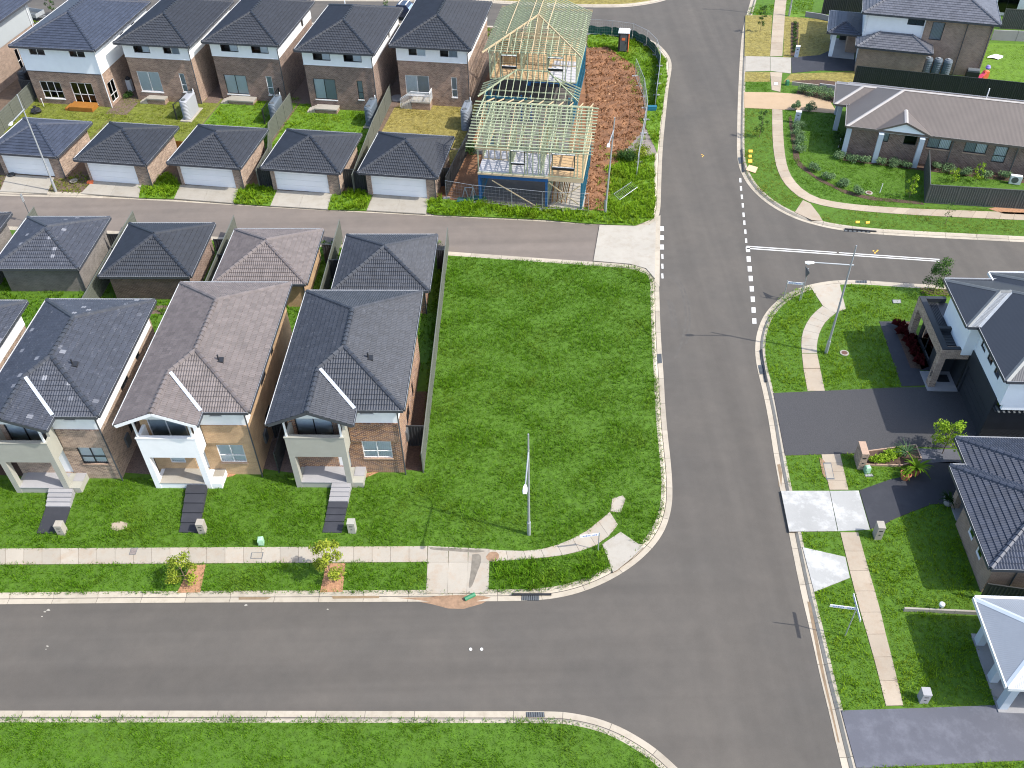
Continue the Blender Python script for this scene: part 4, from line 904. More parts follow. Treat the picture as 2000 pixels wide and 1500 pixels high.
for o in ww[2:4]: win(root, 'S', wy, *o, cols=(.5,), fr='fr_b', blinds=['g', 'w'], sill='sillb')
win(root, 'S', wy, *ww[4], cols=(), rows=(.4,), fr='fr_b', blinds=['w']); win(root, 'W', .45, 1.2, 2.6, .9, 2.2, fr='fr_b', glass='glass_d')
m = MB(); m.face([(gx0+.25, yg+.1, ze-.02), (gx1-.25, yg+.1, ze-.02), (gm, yg+.1, zg-.12)]); m.box(gx0+.3, yg+.12, ze-.16, gx1-.3, wy-.01, ze-.1); obj('gable_infill', m, M['clad'], root)
b = MB(); b.beam((gx0, yg, ze-.03), (gm, yg, zg-.03), .05, .16); b.beam((gx1, yg, ze-.03), (gm, yg, zg-.03), .05, .16); obj('barge_board', b, M['m_brown'], root)
for x, y in ((2.78, -.5), (6.15, -.5), (.12, .05), (-.75, 4.7), (-.75, 7.9)):
    m = MB(); m.box(x, y, 0, x+.42, y+.42, 2.74); obj('porch_column', m, M['clad_b'], root)  # blue-grey of the columns' shade is in the colour
for x in (8.95, 14.1): downpipe(root, x, .33, 0, 2.75, 'steel_d')
m = MB(); m.tube([(11.5, 6.2, 3.6), (11.5, 6.2, 4.9)], .05, 6); obj('vent_pipe', m, M['white_paint'], root)
# two-storey brick and white house behind it
ze = 5.45; root = thing('two_storey_house', 'large brick and white house with grey tiled roofs at the top right', 'house', (*FN.w(6.7, 99.2), 0), ROT(FN))
p, c = hip_planes(0, 0, 12.8, 10.5, ze); tile_roof(root, p, ze, 't_grey', 'flat', 0, c, 't_grey'); eaves(root, [(0, 0), (12.8, 0), (12.8, 10.5), (0, 10.5)], ze)
wy = .42; body(root, .45, wy, 6.1, 10, 0, ze-.16, 'white', {'S': [(4.4, 6.0, 4.55, 5.15)]}, sides='SNW'); win(root, 'S', wy, 4.4, 6.0, 4.55, 5.15, fr='fr_b', glass='glass_d', blinds=['g', 'g'])
o_ = (6.75, 7.9, 3.3, 5.1); m = MB(); wallseg(m, 'S', wy-.08, 6.1, 12.35, 0, ze-.16, [o_]); wallseg(m, 'E', 12.35, wy+.13, 10, 0, ze-.16); wallseg(m, 'W', 6.1, wy+.13, 4, 0, ze-.16, (), .15); obj('wall', m, M['brick_tan'], root); win(root, 'S', wy-.08, *o_, cols=(), fr='fr_b', blinds=['g'])
for x in (9.95, 12.2): downpipe(root, x, wy-.2, 0, ze-.15, 'gutter')
for x in (.6, 6.0): downpipe(root, x, wy-.16, 3.4, ze-.15, 'gutter_w')
foot(FN, 7, 97.8, 19.1, 109)
pl_lo = [plane((0, -1), 1.9, [(0, -1.9), (7.2, -1.9), (5.1, .2), (2.1, .2)]), plane((-1, 0), 0, [(0, .3), (0, -1.9), (2.1, .2), (2.1, .3)]), plane((1, 0), 7.2, [(7.2, -1.9), (7.2, .3), (5.1, .3), (5.1, .2)])]
zl = 2.8; tile_roof(root, pl_lo, zl, 't_grey', 'flat', 0, [((0, -1.9, zl), (2.1, .2, zl+PITCH*2.1)), ((7.2, -1.9, zl), (5.1, .2, zl+PITCH*2.1))]); eaves(root, [(0, -1.9), (7.2, -1.9), (7.2, .3), (0, .3)], zl)
body(root, .4, -1.45, 6.8, .38, 0, zl-.16, 'brick_tan', sides='SEW')
pp, cc = hip_planes(-2.9, .9, .35, 6.8, 2.8); tile_roof(root, pp, 2.8, 't_blue', 'flat', 0, cc[:2]); eaves(root, [(-2.9, .9), (.35, .9), (.35, 6.8), (-2.9, 6.8)], 2.8)
m = MB(); m.box(-2.3, 1.5, 0, .3, 6.4, .12); obj('porch_floor', m, M['tilefloor'], root); foot(FN, 4.3, 100.6, 7, 105.8)
for x, y in ((-2.35, 1.5), (-2.35, 5.9)): m = MB(); m.box(x, y, .12, x+.4, y+.4, 2.64); obj('porch_column', m, M['clad'], root)
m = MB(); m.box(-.7, 3.0, .12, .4, 6.0, 2.6); obj('wall', m, M['brick_tan'], root)
m = MB(); m.box(-1.4, 6.1, .12, -.7, 6.2, 2.4); obj('front_door', m, M['black'], root)
# modern dark house on the corner
F0 = FR; ze = 5.7; root = thing('two_storey_house', 'modern charcoal corner house with white upper walls and a brick framed entry', 'house', (*FR.w(24.95, 40.35), 0), ROT(FR))
s = .70; yq = 4.85; D = 9.65; x1 = 14.; hM = D/2; Q = (s+hM, hM); pr = (D-yq)/2; Mx = (s+pr, D-pr); Pp = (pr, D-pr)
P_ = [plane((0, -1), 0, [(s, 0), (x1, 0), (x1, hM), Q]), plane((-1, 0), -s, [(s, yq), (s, 0), Q, Mx]), plane((-1, 0), 0, [(0, D), (0, yq), Pp]), plane((0, -1), -yq, [(0, yq), (s, yq), Mx, Pp]), plane((0, 1), D, [(x1, D), (0, D), Pp, Mx], [(x1, D), Mx, Q, (x1, hM)])]
Z = lambda d: ze+PITCH*d
metal_roof(root, P_, ze, 'm_dark', PITCH, [((s, 0, ze), (*Q, Z(hM))), ((0, yq, ze), (*Pp, Z(pr))), ((0, D, ze), (*Pp, Z(pr))), ((*Pp, Z(pr)), (*Mx, Z(pr))), ((*Mx, Z(pr)), (*Q, Z(hM))), ((*Q, Z(hM)), (x1, hM, Z(hM)))], 'steel_d')
NP = [plane((-1, 0), -3.05, [(3.05, 10.5), (3.05, D), (7.875, 4.825), (7.875, 5.675)]), plane((0, 1), 10.5, [(x1, 10.5), (3.05, 10.5), (7.875, 5.675), (x1, 5.675)])]; metal_roof(root, NP, ze, 'm_dark', PITCH, [((3.05, 10.5, ze), (7.875, 5.675, Z(hM)))], 'steel_d'); g_ = MB(); g_.box(3.05, 10.5, ze-.12, x1, 10.6, ze+.06); g_.box(2.95, D, ze-.12, 3.05, 10.5, ze+.06); obj('gutter', g_, M['gutter_w'], root)
v = MB(); v.beam((s, yq, ze+.02), (*Mx, Z(pr)+.02), .3, .02); obj('valley_flashing', v, M['steel'], root)
# pale ribs stand in for sunlit stripes on the small hip's sun-facing slope
m = MB()
for k in range(9):
    f = (k+.5)/9; a = Vector((f*s, yq, ze+.01)); b = Vector((pr+f*(Mx[0]-pr), D-pr, Z(pr)+.01)); m.beam(a, b, .03, .03)
obj('roof_rib', m, M['steel'], root)
eaves(root, [(s, 0), (x1, 0), (x1, D), (0, D), (0, yq), (s, yq)], ze)
ux = 1.25; ow = [(1.7, 2.45, 4.2, 4.85), (2.95, 3.7, 4.2, 4.85), (4.15, 4.9, 4.2, 4.85)]
m = MB(); wallseg(m, 'W', ux, .45, 5.35, 3.38, ze-.16, ow); wallseg(m, 'S', .45, ux+.2, x1-.5, 2.98, ze-.16, [(4, 6, 3.9, 5.1)]); obj('cladding', m, M['clad'], root)
m = MB(); wallseg(m, 'W', .55, 5.35, D-.45, 2.98, ze-.16); wallseg(m, 'S', 5.35, .75, ux+.2, 2.98, ze-.16); wallseg(m, 'N', D-.45, .75, x1-.5, 0, ze-.16); obj('cladding', m, M['clad'], root)
for o in ow: win(root, 'W', ux, *o, cols=(), fr='fr_b', glass='glass_d')
win(root, 'S', .45, 4, 6, 3.9, 5.1, fr='fr_b', glass='glass_d')
# ground floor: garage
m = MB(); wallseg(m, 'W', 1.18, .95, 5.34, 0, 3.42, [(1.3, 5.15, 0, 2.3)]); wallseg(m, 'S', .95, 1.38, x1-.5, 0, 2.7, [(4.2, 6.2, 1.2, 2.2)]); obj('wall', m, M['charcoal'], root)
garage_door(root, 'W', 1.18, 1.3, 5.15, 2.3, 'charcoal', 5); win(root, 'S', .95, 4.2, 6.2, 1.2, 2.2, cols=(.5,), fr='fr_w', sill='fr_w')
m = MB(); m.box(1.2, .5, 2.72, x1-.5, .93, 2.8); o = obj('awning', m, M['m_dark'], root)
m = MB()
for k in range(16): m.box(1.3+k*.3, .35, 2.82, 1.42+k*.3, .93, 2.86)
obj('awning_slat', m, M['steel_d'], o, kind='stuff')
foot(FR, 26.0, 41.2, 40, 50)
# entry portico with brick frame
bx, by0, by1 = -.65, 5.45, 11.0
m = MB(); m.box(bx, by0, 2.55, bx+.42, by1, 3.28); m.box(bx+.421, by0, 2.55, 1.15, by0+.4, 3.28); m.box(bx, by0, 0, bx+.42, by0+.5, 2.548); m.box(bx, by1-.5, 0, bx+.42, by1, 2.548); obj('portico_frame', m, M['brick_mix'], root)
m = MB(); m.box(bx+.02, by0+.02, 3.283, bx+.4, by1-.02, 3.33); m.box(bx+.41, by0+.05, 3.282, 1.1, by0+.3, 3.33); m.box(bx+.41, by1-.3, 3.0, 1.1, by1-.02, 3.33); m.box(bx+.41, 7.55, 3.0, 1.1, 7.8, 3.33); obj('parapet_cap', m, M['charcoal'], root)
m = MB(); m.box(bx+.421, by0+.402, 2.9, 1.22, by1-.302, 3.0); obj('portico_roof', m, M['m_dark'], root)
m = MB()
for k in range(7): m.box(bx+.5+k*.1, 7.85, 3.001, bx+.53+k*.1, by1-.35, 3.03)
for k in range(6): m.box(bx+.5, 5.95+k*.28, 3.001, .5, 5.99+k*.28, 3.03)
obj('roof_rib', m, M['charcoal'], root)
m = MB(); wallseg(m, 'W', .0, 7.2, by1-.5, 0, 2.88, [(7.9, 10.2, .2, 2.7)]); m.box(.21, 7.0, 0, 1.36, 7.19, 2.88); m.box(1.19, 5.61, 0, 1.36, 6.99, 2.96); m.box(-.12, 6.4, 0, .0, 7.19, 2.6); obj('wall', m, M['charcoal'], root)
win(root, 'W', .0, 7.9, 10.2, .2, 2.7, cols=(.5,), fr='fr_b', glass='glass_d')
m = MB(); m.box(bx-.1, by0-.35, 0, 1.17, 7.0, .1); obj('porch_floor', m, M['tilefloor'], root)
m = MB(); m.box(.1, by0+.5, .1, .9, by0+1.2, .125); obj('door_mat', m, M['black'], root)
m = MB(); m.tube([(bx-.03, by0+.25, 1.35), (bx-.03, by0+.1, 1.25), (bx-.03, by0+.25, 1.12), (bx-.03, by0+.1, .98), (bx-.03, by0+.25, .88)], .03, 5); obj('house_number', m, M['black'], root)
foot(FR, 24.2, 45.7, 26.5, 51.5); m = MB(); m.prism([FR.w(24.4, 47.5), FR.w(26.5, 47.5), FR.w(26.5, 51.2), FR.w(24.4, 51.2)], -.03, .02); m.prism([FR.w(26, 38.6), FR.w(38, 38.6), FR.w(38, 41.4), FR.w(26, 41.4)], -.03, .02); obj('side_path', m, M['char_pave'], kind='structure'); EXCL.append(FR.rect(26, 38.6, 38, 41.6))
# house with blue-slate tiles on the right edge
ze = 2.7; root = thing('single_storey_house', 'tan brick house with near slate-blue tiles cut off by the right edge', 'house', (*FR.w(22.3, 29.43), 0), ROT(FR))
q = .95; y2 = 7.0; D = 9.2; x1 = 13.; zz = lambda d: ze+PITCH*d
P_ = [plane((0, -1), 0, [(0, 0), (x1, 0), (x1, 3.5), (3.5, 3.5)], [(4.45, 3.5), (x1, 3.5), (x1, 4.6), (5.55, 4.6)]), plane((-1, 0), 0, [(0, y2), (0, 0), (3.5, 3.5)]), plane((0, 1), y2, [(q, y2), (0, y2), (3.5, 3.5), (4.45, 3.5)]),
      plane((-1, 0), -q, [(q, D), (q, y2), (4.45, 3.5), (5.55, 4.6)]), plane((0, 1), D, [(x1, D), (q, D), (5.55, 4.6), (x1, 4.6)])]
tile_roof(root, P_, ze, 't_blue', 'roman', 300, [((0, 0, ze), (3.5, 3.5, zz(3.5))), ((0, y2, ze), (3.5, 3.5, zz(3.5))), ((3.5, 3.5, zz(3.5)), (4.45, 3.5, zz(3.5))), ((4.45, 3.5, zz(3.5)), (5.55, 4.6, zz(4.6))), ((q, D, ze), (5.55, 4.6, zz(4.6))), ((5.55, 4.6, zz(4.6)), (x1, 4.6, zz(4.6)))])
eaves(root, [(0, 0), (x1, 0), (x1, D), (q, D), (q, y2), (0, y2)], ze, 'gutter')
wW = [(1.75, 2.4, .95, 1.75), (3.05, 3.75, .95, 1.75)]
body(root, .5, .42, x1-.5, 5.2, 0, ze-.16, 'brick_tan', {'W': wW, 'S': [(2.2, 3.3, 1.4, 2.2)]}, sides='WSE')
for o in wW: win(root, 'W', .5, *o, cols=(), fr='fr_w', blinds=['w'])
win(root, 'S', .42, 2.2, 3.3, 1.4, 2.2, cols=(), fr='fr_b', glass='glass_d'); downpipe(root, 1.7, .36, 0, 2.55)
m = MB(); m.box(.6, 6.1, 0, .98, 6.5, ze-.16); m.box(1.7, 8.75-.3, 0, 2.15, 8.75, ze-.16); obj('porch_column', m, M['brick_tan'], root)
m = MB(); m.box(1.9, 5.2, 0, 2.1, 8.7, ze-.16); m.box(2.1, 8.5, 0, x1-.5, 8.7, ze-.16); m.box(2.1, 5.21, 0, 2.3, 5.4, ze-.16); obj('wall', m, M['brick_tan'], root)
m = MB(); m.box(.6, 5.22, 0, 1.9, 6.6, .08); obj('porch_floor', m, M['tilefloor'], root); foot(FR, 22.7, 29.8, 36, 38.4)
# pale steel roof with porch columns at the lower right corner
ze = 2.75; root = thing('single_storey_house', 'pale grey corrugated porch roof on white columns at the lower right corner', 'house', (*FR.w(20.93, 22.75), 0), ROT(FR))
P_, cc = hip_planes(0, 0, 12, 4.8, ze); metal_roof(root, P_, ze, 'm_light', PITCH, cc, 'clad_b'); eaves(root, [(0, 0), (12, 0), (12, 4.8), (0, 4.8)], ze, 'gutter_w')
for y in (.35, 1.75, 3.8): m = MB(); m.box(.62, y, 0, 1.0, y+.42, ze-.16); obj('porch_column', m, M['clad_b'], root)
m = MB(); m.box(.55, .2, 0, 3.4, 4.5, .08); obj('porch_floor', m, M['tilefloor'], root); body(root, 3.4, .4, 11, 4.4, 0, ze-.16, 'brick_tan', {'W': [(1.5, 3.2, .3, 2.2)]}); win(root, 'W', 3.4, 1.5, 3.2, .3, 2.2, fr='fr_b', glass='glass_d')
foot(FR, 21.5, 22.9, 33, 27.3)
# top right corner building
root = thing('single_storey_house', 'pale rendered wall of a building cut off at the top right corner', 'house', (54.5, 105.5, 0), -.3)
body(root, 0, 0, 9, 6, 0, 4.5, 'white', {'S': [(1.2, 3.4, .3, 2.4)]}); win(root, 'S', 0, 1.2, 3.4, .3, 2.4, fr='fr_b', glass='glass_d')
p, c = hip_planes(-.5, -.5, 9.5, 6.5, 4.6); tile_roof(root, p, 4.6, 't_grey', 'flat', 0, c)
# ---------------------------------------------------------------- house frame under construction
CT = FU
ox, oy = -14.0, 66.2
root = thing('house_frame', 'unfinished timber house frame with blue steel beams and open roof battens', 'house frame', (*FU.w(ox, oy), 0), ROT(FU))
def stick(name, p, q, w, h, mat, up=(0, 0, 1), par=None):
    b = MB(); b.beam(p, q, w, h, 0, up); return obj(name, b, M[mat], par or root)
def bx(name, mat, *a, par=None): b = MB(); b.box(*a); return obj(name, b, M[mat], par or root)
EXCL.append(FU.rect(-17.2, 66.3, -5.0, 94))
bx('floor_slab', 'dark_slab', -.1, .2, -.02, 6.0, 8.2, .06); bx('floor_slab', 'apron', 6.003, .2, -.02, 8.8, 8.2, .06); bx('floor_slab', 'dark_slab', -2.1, 8.203, -.02, 6.4, 27.0, .06)  # dark slab colour stands in for shade inside the frame
W2 = 8.7
# blue steel and deck of the front block
for x, y in ((.1, .3), (.1, .75), (5.7, .3), (8.6, .35)): bx('steel_post', 'blue' if x < 8 else 'teal', x-.09, y-.09, .06, x+.09, y+.09, 2.42)
bx('steel_beam', 'blue', 0, .2, 2.42, 5.85, .34, 2.74); bx('rim_beam', 'timber_y', 5.86, .2, 2.55, W2, .30, 2.9); bx('rim_beam', 'timber_y', 0, .13, 2.745, 5.855, .195, 2.9)
bx('rim_beam', 'timber_y', W2-.08, .31, 2.6, W2, 7.9, 2.9); bx('rim_beam', 'timber_y', 0, .35, 2.6, .08, 7.9, 2.9)
for i in range(6):
    for j in range(1):
        x = i*1.45; bx('floor_sheet', 'ply_w' if (j == 0 and i < 4) else 'ply', x+.004, .2+j*3.9, 2.9, x+1.446, .2+j*3.9+3.894, 2.925)
def frame_wall(p, q, z0, z1, mat, step=.45, gaps=(), th=.09, noggin=True):
    p = Vector((*p, 0)); q = Vector((*q, 0)); L_ = (q-p).length; d = (q-p)/L_
    for z in (z0+.022, z1-.022, z1-.067): stick('wall_plate', (p.x, p.y, z), (q.x, q.y, z), th, .045, mat)
    n = int(L_/step)
    for k in range(n+1):
        s = min(L_-.03, max(.03, L_*k/n))
        if any(g[0] < s < g[1] for g in gaps): continue
        r = p+d*s; stick('stud', (r.x, r.y, z0+.045), (r.x, r.y, z1-.09), .045, th, mat, up=(d.x, d.y, 0))
    if noggin and not gaps: stick('noggin', (p.x, p.y, (z0+z1)/2), (q.x, q.y, (z0+z1)/2), .05, .045, mat)
    for g0, g1, zz0, zz1, black in gaps:
        if zz1 is None: continue
        a = p+d*g0; b = p+d*g1
        for r in (a, b): stick('stud', (r.x, r.y, z0+.045), (r.x, r.y, z1-.09), .07, th, mat, up=(d.x, d.y, 0))
        stick('lintel', (a.x, a.y, zz1+.09), (b.x, b.y, zz1+.09), .05, .16, mat)
        if black:
            n_ = Vector((-d.y, d.x, 0))*-.06; o = MB()
            o.beam(a+n_+Vector((0, 0, zz0)), b+n_+Vector((0, 0, zz0)), .1, .26 if black == 2 else .1); o.beam(a+n_+Vector((0, 0, zz0)), a+n_+Vector((0, 0, zz1)), .07, .05, 0, (1, 0, 0)); o.beam(b+n_+Vector((0, 0, zz0)), b+n_+Vector((0, 0, zz1)), .07, .05, 0, (1, 0, 0)); o.beam(a+n_+Vector((0, 0, zz1)), b+n_+Vector((0, 0, zz1)), .06, .05)
            w_ = obj('window_frame', o, M['fr_b'], root); t_ = MB(); t_.beam(a+n_+Vector((0, -.03, zz0+.14)), b+n_+Vector((0, -.03, zz0+.14)), .08, .03); t_.beam(a+n_+Vector((0, -.03, zz1+.06)), b+n_+Vector((0, -.03, zz1+.06)), .08, .04); obj('sash', t_, M['white_paint'], w_)
zt = 5.4
frame_wall((0.05, .25), (W2-.05, .25), 2.925, zt, 'timber_g', .45, [(.1, 2.6, 0, None, 0), (2.75, 3.85, 3.9, 5.05, 1), (6.1, 7.9, 3.75, 5.0, 2)])
frame_wall((2.62, .3), (2.62, 3.9), 2.925, zt, 'timber_g'); frame_wall((5.2, .3), (5.2, 7.9), 2.925, zt, 'timber_g')
frame_wall((.05, 2.4), (2.6, 2.4), 2.925, zt, 'timber_y'); frame_wall((.05, 7.9), (W2-.05, 7.9), 2.925, zt, 'timber_g'); frame_wall((2.62, 3.9), (W2-.1, 3.9), 2.925, zt, 'timber_y', .6)
frame_wall((.05, 2.4), (.05, 7.9), 2.925, zt, 'timber_g'); frame_wall((W2-.05, .3), (W2-.05, 7.9), 2.925, zt, 'timber_y'); frame_wall((W2-.05, .4), (W2-.05, 7.9), .06, 2.58, 'teal'); frame_wall((.05, .9), (.05, 7.9), .06, 2.58, 'teal'); frame_wall((.1, 7.9), (W2-.1, 7.9), .06, 2.58, 'timber_g')
frame_wall((5.75, .5), (5.75, 7.8), .06, 2.58, 'timber_g')
bx('balcony_beam', 'blue', .1, 2.2, 4.2, 2.0, 2.3, 4.34)
bx('lintel', 'timber_y', -.15, .18, 5.02, 2.7, .24, 5.36)
stick('brace', (1.2, .1, 2.3), (4.9, .1, .1), .09, .035, 'timber_y', (0, 1, 0)); stick('brace', (5.9, .1, 2.45), (8.4, .1, .6), .09, .035, 'timber_y', (0, 1, 0)); stick('brace', (6.0, .05, .1), (8.5, .05, 2.4), .09, .035, 'timber_y', (0, 1, 0))
for k in range(10): stick('stacked_timber', (6.1+k*.13, .9+.1*(k % 3), .1+.03*(k % 2)), (6.25+k*.15, 1.3, 2.3), .09, .045, 'timber_y' if k % 3 else 'wood_or')
# roof of the front block: trusses and battens
ze, ey, ry, zr = 5.45, -.45, 3.95, 7.2
def zroof(y): return ze+(zr-ze)*(1-abs(y-ry)/(ry-ey))
for k in range(11):
    x = .05+k*(W2-.1)/10
    stick('rafter', (x, ey, ze), (x, ry, zr), .045, .1, 'timber_y' if k % 3 == 0 else 'timber_g'); stick('rafter', (x, 2*ry-ey, ze), (x, ry, zr), .045, .1, 'timber_y'); stick('truss_chord', (x, .1, zt+.03), (x, 7.8, zt+.03), .045, .09, 'timber_g')
    for y0, y1 in ((1.6, 2.2), (3.0, ry), (5.0, ry), (6.0, 5.4)): stick('truss_web', (x, y0, zt+.05), (x, y1, zroof(y1)-.06), .045, .07, 'timber_g')
for k in range(16):
    f = (k+.1)/15.2; y = ey+f*(ry-ey); z = ze+f*(zr-ze)+.075
    stick('batten', (-.75+random.uniform(-.06, .06), y, z), (W2+.7+random.uniform(-.06, .06), y-.0, z), .08, .05, 'timber_g')
stick('ridge_board', (-.7, ry, zr+.08), (W2+.65, ry, zr+.08), .05, .05, 'timber_g')
# rear block (hip roof, two storeys)
AX0, AX1, AY0, AY1 = -2.0, 6.3, 17.4, 26.8
frame_wall((AX0, AY0), (AX1, AY0), 2.95, 5.75, 'timber_g', .5, [(1.2, 2.6, 4.2, 5.3, 2), (5.6, 7.0, 4.2, 5.3, 2)]); frame_wall((AX0, AY0+.1), (AX0, AY1), 2.95, 5.75, 'timber_g', .6); frame_wall((AX1, AY0+.1), (AX1, AY1), 2.95, 5.75, 'timber_g', .6)
frame_wall((AX1, 14.8), (AX1, AY1), .06, 2.6, 'teal', .45); frame_wall((AX0, 14.8), (AX0, AY1), .06, 2.6, 'teal', .6); frame_wall((AX0, AY1), (AX1, AY1), 2.95, 5.75, 'timber_g', .6)
frame_wall((AX0+2.9, AY0+.2), (AX0+2.9, AY1), 2.95, 5.75, 'timber_g', .6); frame_wall((AX0+5.2, AY0+2), (AX0+5.2, AY1), 2.95, 5.75, 'timber_g', .6); frame_wall((AX0+.1, AY0+3.6), (AX1-.1, AY0+3.6), 2.95, 5.75, 'timber_y', .6)
for i in range(6):
    for j in range(2): bx('floor_sheet', 'ply_w' if i > 3 and j == 0 else 'ply', AX0+i*1.385+.004, AY0+.1+j*4.7, 2.9, AX0+(i+1)*1.385-.004, AY0+.1+j*4.7+4.69, 2.925)
for k in range(2): bx('wall_panel', 'ply', AX0+.3+k*1.3, AY0+3.66, 3.0, AX0+1.5+k*1.3, AY0+3.69, 5.2)
bx('steel_beam', 'blue', AX0+3.6, AY0-.1, 2.5, AX1, AY0+.05, 2.86)
for k in range(4): bx('window_pack', 'fr_b', AX0+4+k*.9, AY0-.16, 2.5, AX0+4.8+k*.9, AY0-.11, 2.85)
hx0, hx1, hy0, hy1, hz = AX0-.45, AX1+.5, AY0-1.05, AY1+.6, 5.95; hw = (hx1-hx0)/2; hm = (hx0+hx1)/2; pz = lambda d: hz+PITCH*d
A_, B_ = (hm, hy0+hw, pz(hw)), (hm, hy1-1.5, pz(hw))
for c_ in ((hx0, hy0), (hx1, hy0)): stick('hip_rafter', (*c_, hz), A_, .06, .16, 'timber_y')
stick('ridge_board', A_, B_, .05, .14, 'timber_y')
n = 16
for k in range(1, n):
    x = hx0+(hx1-hx0)*k/n; d = min(x-hx0, hx1-x); stick('rafter', (x, hy0, hz), (x, hy0+d, pz(d)), .045, .1, 'timber_g' if k % 2 else 'timber_y')
n = 24
for k in range(1, n):
    y = hy0+(hy1-hy0)*k/n; d = min(y-hy0, hw)
    for sx, x in ((1, hx0), (-1, hx1)): stick('rafter', (x, y, hz), (x+sx*d, y, pz(d)), .045, .1, 'timber_g')
    if k > 2:
        stick('truss_chord', (AX0, y, 5.8), (AX1, y, 5.8), .045, .09, 'timber_g')
        for f in (.25, .5, .75): stick('truss_web', (hx0+f*2*hw, y, 5.82), (hx0+f*2*hw, y, pz(min(d, min(f, 1-f)*2*hw))-.05), .045, .07, 'timber_y' if f == .5 else 'timber_g')
stick('girder_truss', (AX0+.9, AY0+2.2, 6.55), (AX1-.9, AY0+2.2, 6.55), .06, .2, 'timber_y'); stick('girder_truss', (AX0, AY0+3.0, 5.86), (AX1, AY0+3.0, 5.86), .06, .25, 'timber_y')
stick('fascia', (hx0, hy1, hz), (hx1, hy1, hz), .04, .2, 'timber_y')
for f in (.2, .42, .62): stick('brace', (hx0+f*hw*2, hy0+2.4, pz(min(f, 1-f)*2*hw)+.06), (hx0+f*hw*2, hy1, pz(min(f, 1-f)*2*hw)+.06), .07, .03, 'timber_y')
# low hip roof between the two
bx0, bx1, by0, by1, bz = AX0-.55, AX1+.55, 14.0, 17.2, 2.75; d = by1-by0
for c_, t_ in (((bx0, by0), (bx0+d, by1)), ((bx1, by0), (bx1-d, by1))): stick('hip_rafter', (*c_, bz), (*t_, bz+PITCH*d), .06, .14, 'timber_g')
stick('ridge_board', (bx0+d, by1, bz+PITCH*d), (bx1-d, by1, bz+PITCH*d), .05, .12, 'timber_g')
for k in range(1, 15):
    x = bx0+(bx1-bx0)*k/15; e = min(d, x-bx0, bx1-x); stick('rafter', (x, by0, bz), (x, by0+e, bz+PITCH*e), .045, .1, 'timber_g')
for k in range(1, 6):
    y = by0+d*k/6
    for sx, x in ((1, bx0), (-1, bx1)): stick('rafter', (x, y, bz), (x+sx*(y-by0), y, bz+PITCH*(y-by0)), .045, .1, 'timber_g')
frame_wall((AX0, 14.6), (AX1, 14.6), .06, 2.6, 'timber_g', .5, [(2.0, 6.5, 0, 2.2, 0)]); stick('truss_chord', (AX0, 15.6, 2.68), (AX1, 15.6, 2.68), .045, .1, 'timber_g')
bx('steel_beam', 'teal', AX0+.2, 14.5, 2.4, AX0+4, 14.62, 2.6)
for x in (AX0+3.4, AX0+4.3, AX1-.4, AX1-.15): bx('steel_post', 'blue' if x < 3 else 'teal', x-.06, 14.9, .06, x+.06, 15.05, 2.6)
frame_wall((AX0, 10.2), (AX0, 14.6), .06, 2.6, 'timber_g', .9)
# ---------------------------------------------------------------- fences
RIBME = {}
def rib_panel(L_, h, mat):
    k = (round(L_, 2), h, mat)
    if k not in RIBME:
        m = MB(); n = max(2, int(round(L_/.19))); p = L_/n; xs = []
        for i in range(n): xs += [(i*p, -.02), (i*p+p*.28, -.02), (i*p+p*.40, .02), (i*p+p*.88, .02)]
        xs.append((L_, -.02))
        for (x0, y0), (x1, y1) in zip(xs[:-1], xs[1:]): m.face([(x0, y0, .06), (x1, y1, .06), (x1, y1, h-.05), (x0, y0, h-.05)])
        m.box(0, -.03, h-.06, L_, .03, h); m.box(0, -.03, .03, L_, .03, .08); RIBME[k] = m.mesh('fence_panel', M[mat])
    return RIBME[k]
def fence(label, pts, mat='fence_lt', h=1.8, step=2.38, group='steel panel fences'):
    root = thing('steel_fence', label, 'fence', (*pts[0], 0), 0, group); pm = MB(); pm.box(-.035, -.035, 0, .035, .035, h+.02); pme = pm.mesh('fence_post', M[mat]); first = True
    for a, b in zip(pts[:-1], pts[1:]):
        a, b = Vector(a), Vector(b); L_ = (b-a).length; n = max(1, round(L_/step)); d = (b-a)/L_; ang = math.atan2(d.y, d.x); l = L_/n
        for k in range(n):
            o = a+d*(k*l) - Vector(pts[0]); obj('fence_panel', rib_panel(l-.07, h, mat), None, root, (o.x+d.x*.035, o.y+d.y*.035, 0), ang)
        for k in range(0 if first else 1, n+1):
            o = a+d*(k*l) - Vector(pts[0]); obj('fence_post', pme, None, root, (o.x, o.y, 0), ang)
        first = False
    return root
fl = lambda *p: [FL.w(*q) for q in p]; fu = lambda *p: [FU.w(*q) for q in p]; fn = lambda *p: [FN.w(*q) for q in p]
fence('long pale steel fence along the left side of the empty grass block', fl((-6.95, 37.4), (-7.2, 61.3)), 'fence_lt', 1.7)
fence('short charcoal side fence closing the gap right of the plum brick house', fl((-8.05, 39.6), (-7.05, 39.6)), 'fence_dk')
fence('charcoal fence between the mauve-roofed house and the plum brick house', fl((-15.75, 37.3), (-15.75, 40.2), (-16.6, 40.2)), 'fence_dk')
fence('steel fence between the mauve-roofed garage and the corner garage', fl((-15.75, 47.5), (-15.85, 62.3)), 'fence_lt')
fence('steel fence between the dark garage and the mauve-roofed garage', fl((-24.35, 47.8), (-24.45, 62.9)), 'fence_lt')
fence('steel fence between the chalky garage and the dark garage', fl((-32.75, 48), (-32.85, 63.6)), 'fence_lt')
fence('steel fence at the far left between the chalky garage and the cut-off roof', fl((-41.1, 48), (-41.2, 64.2)), 'fence_lt')
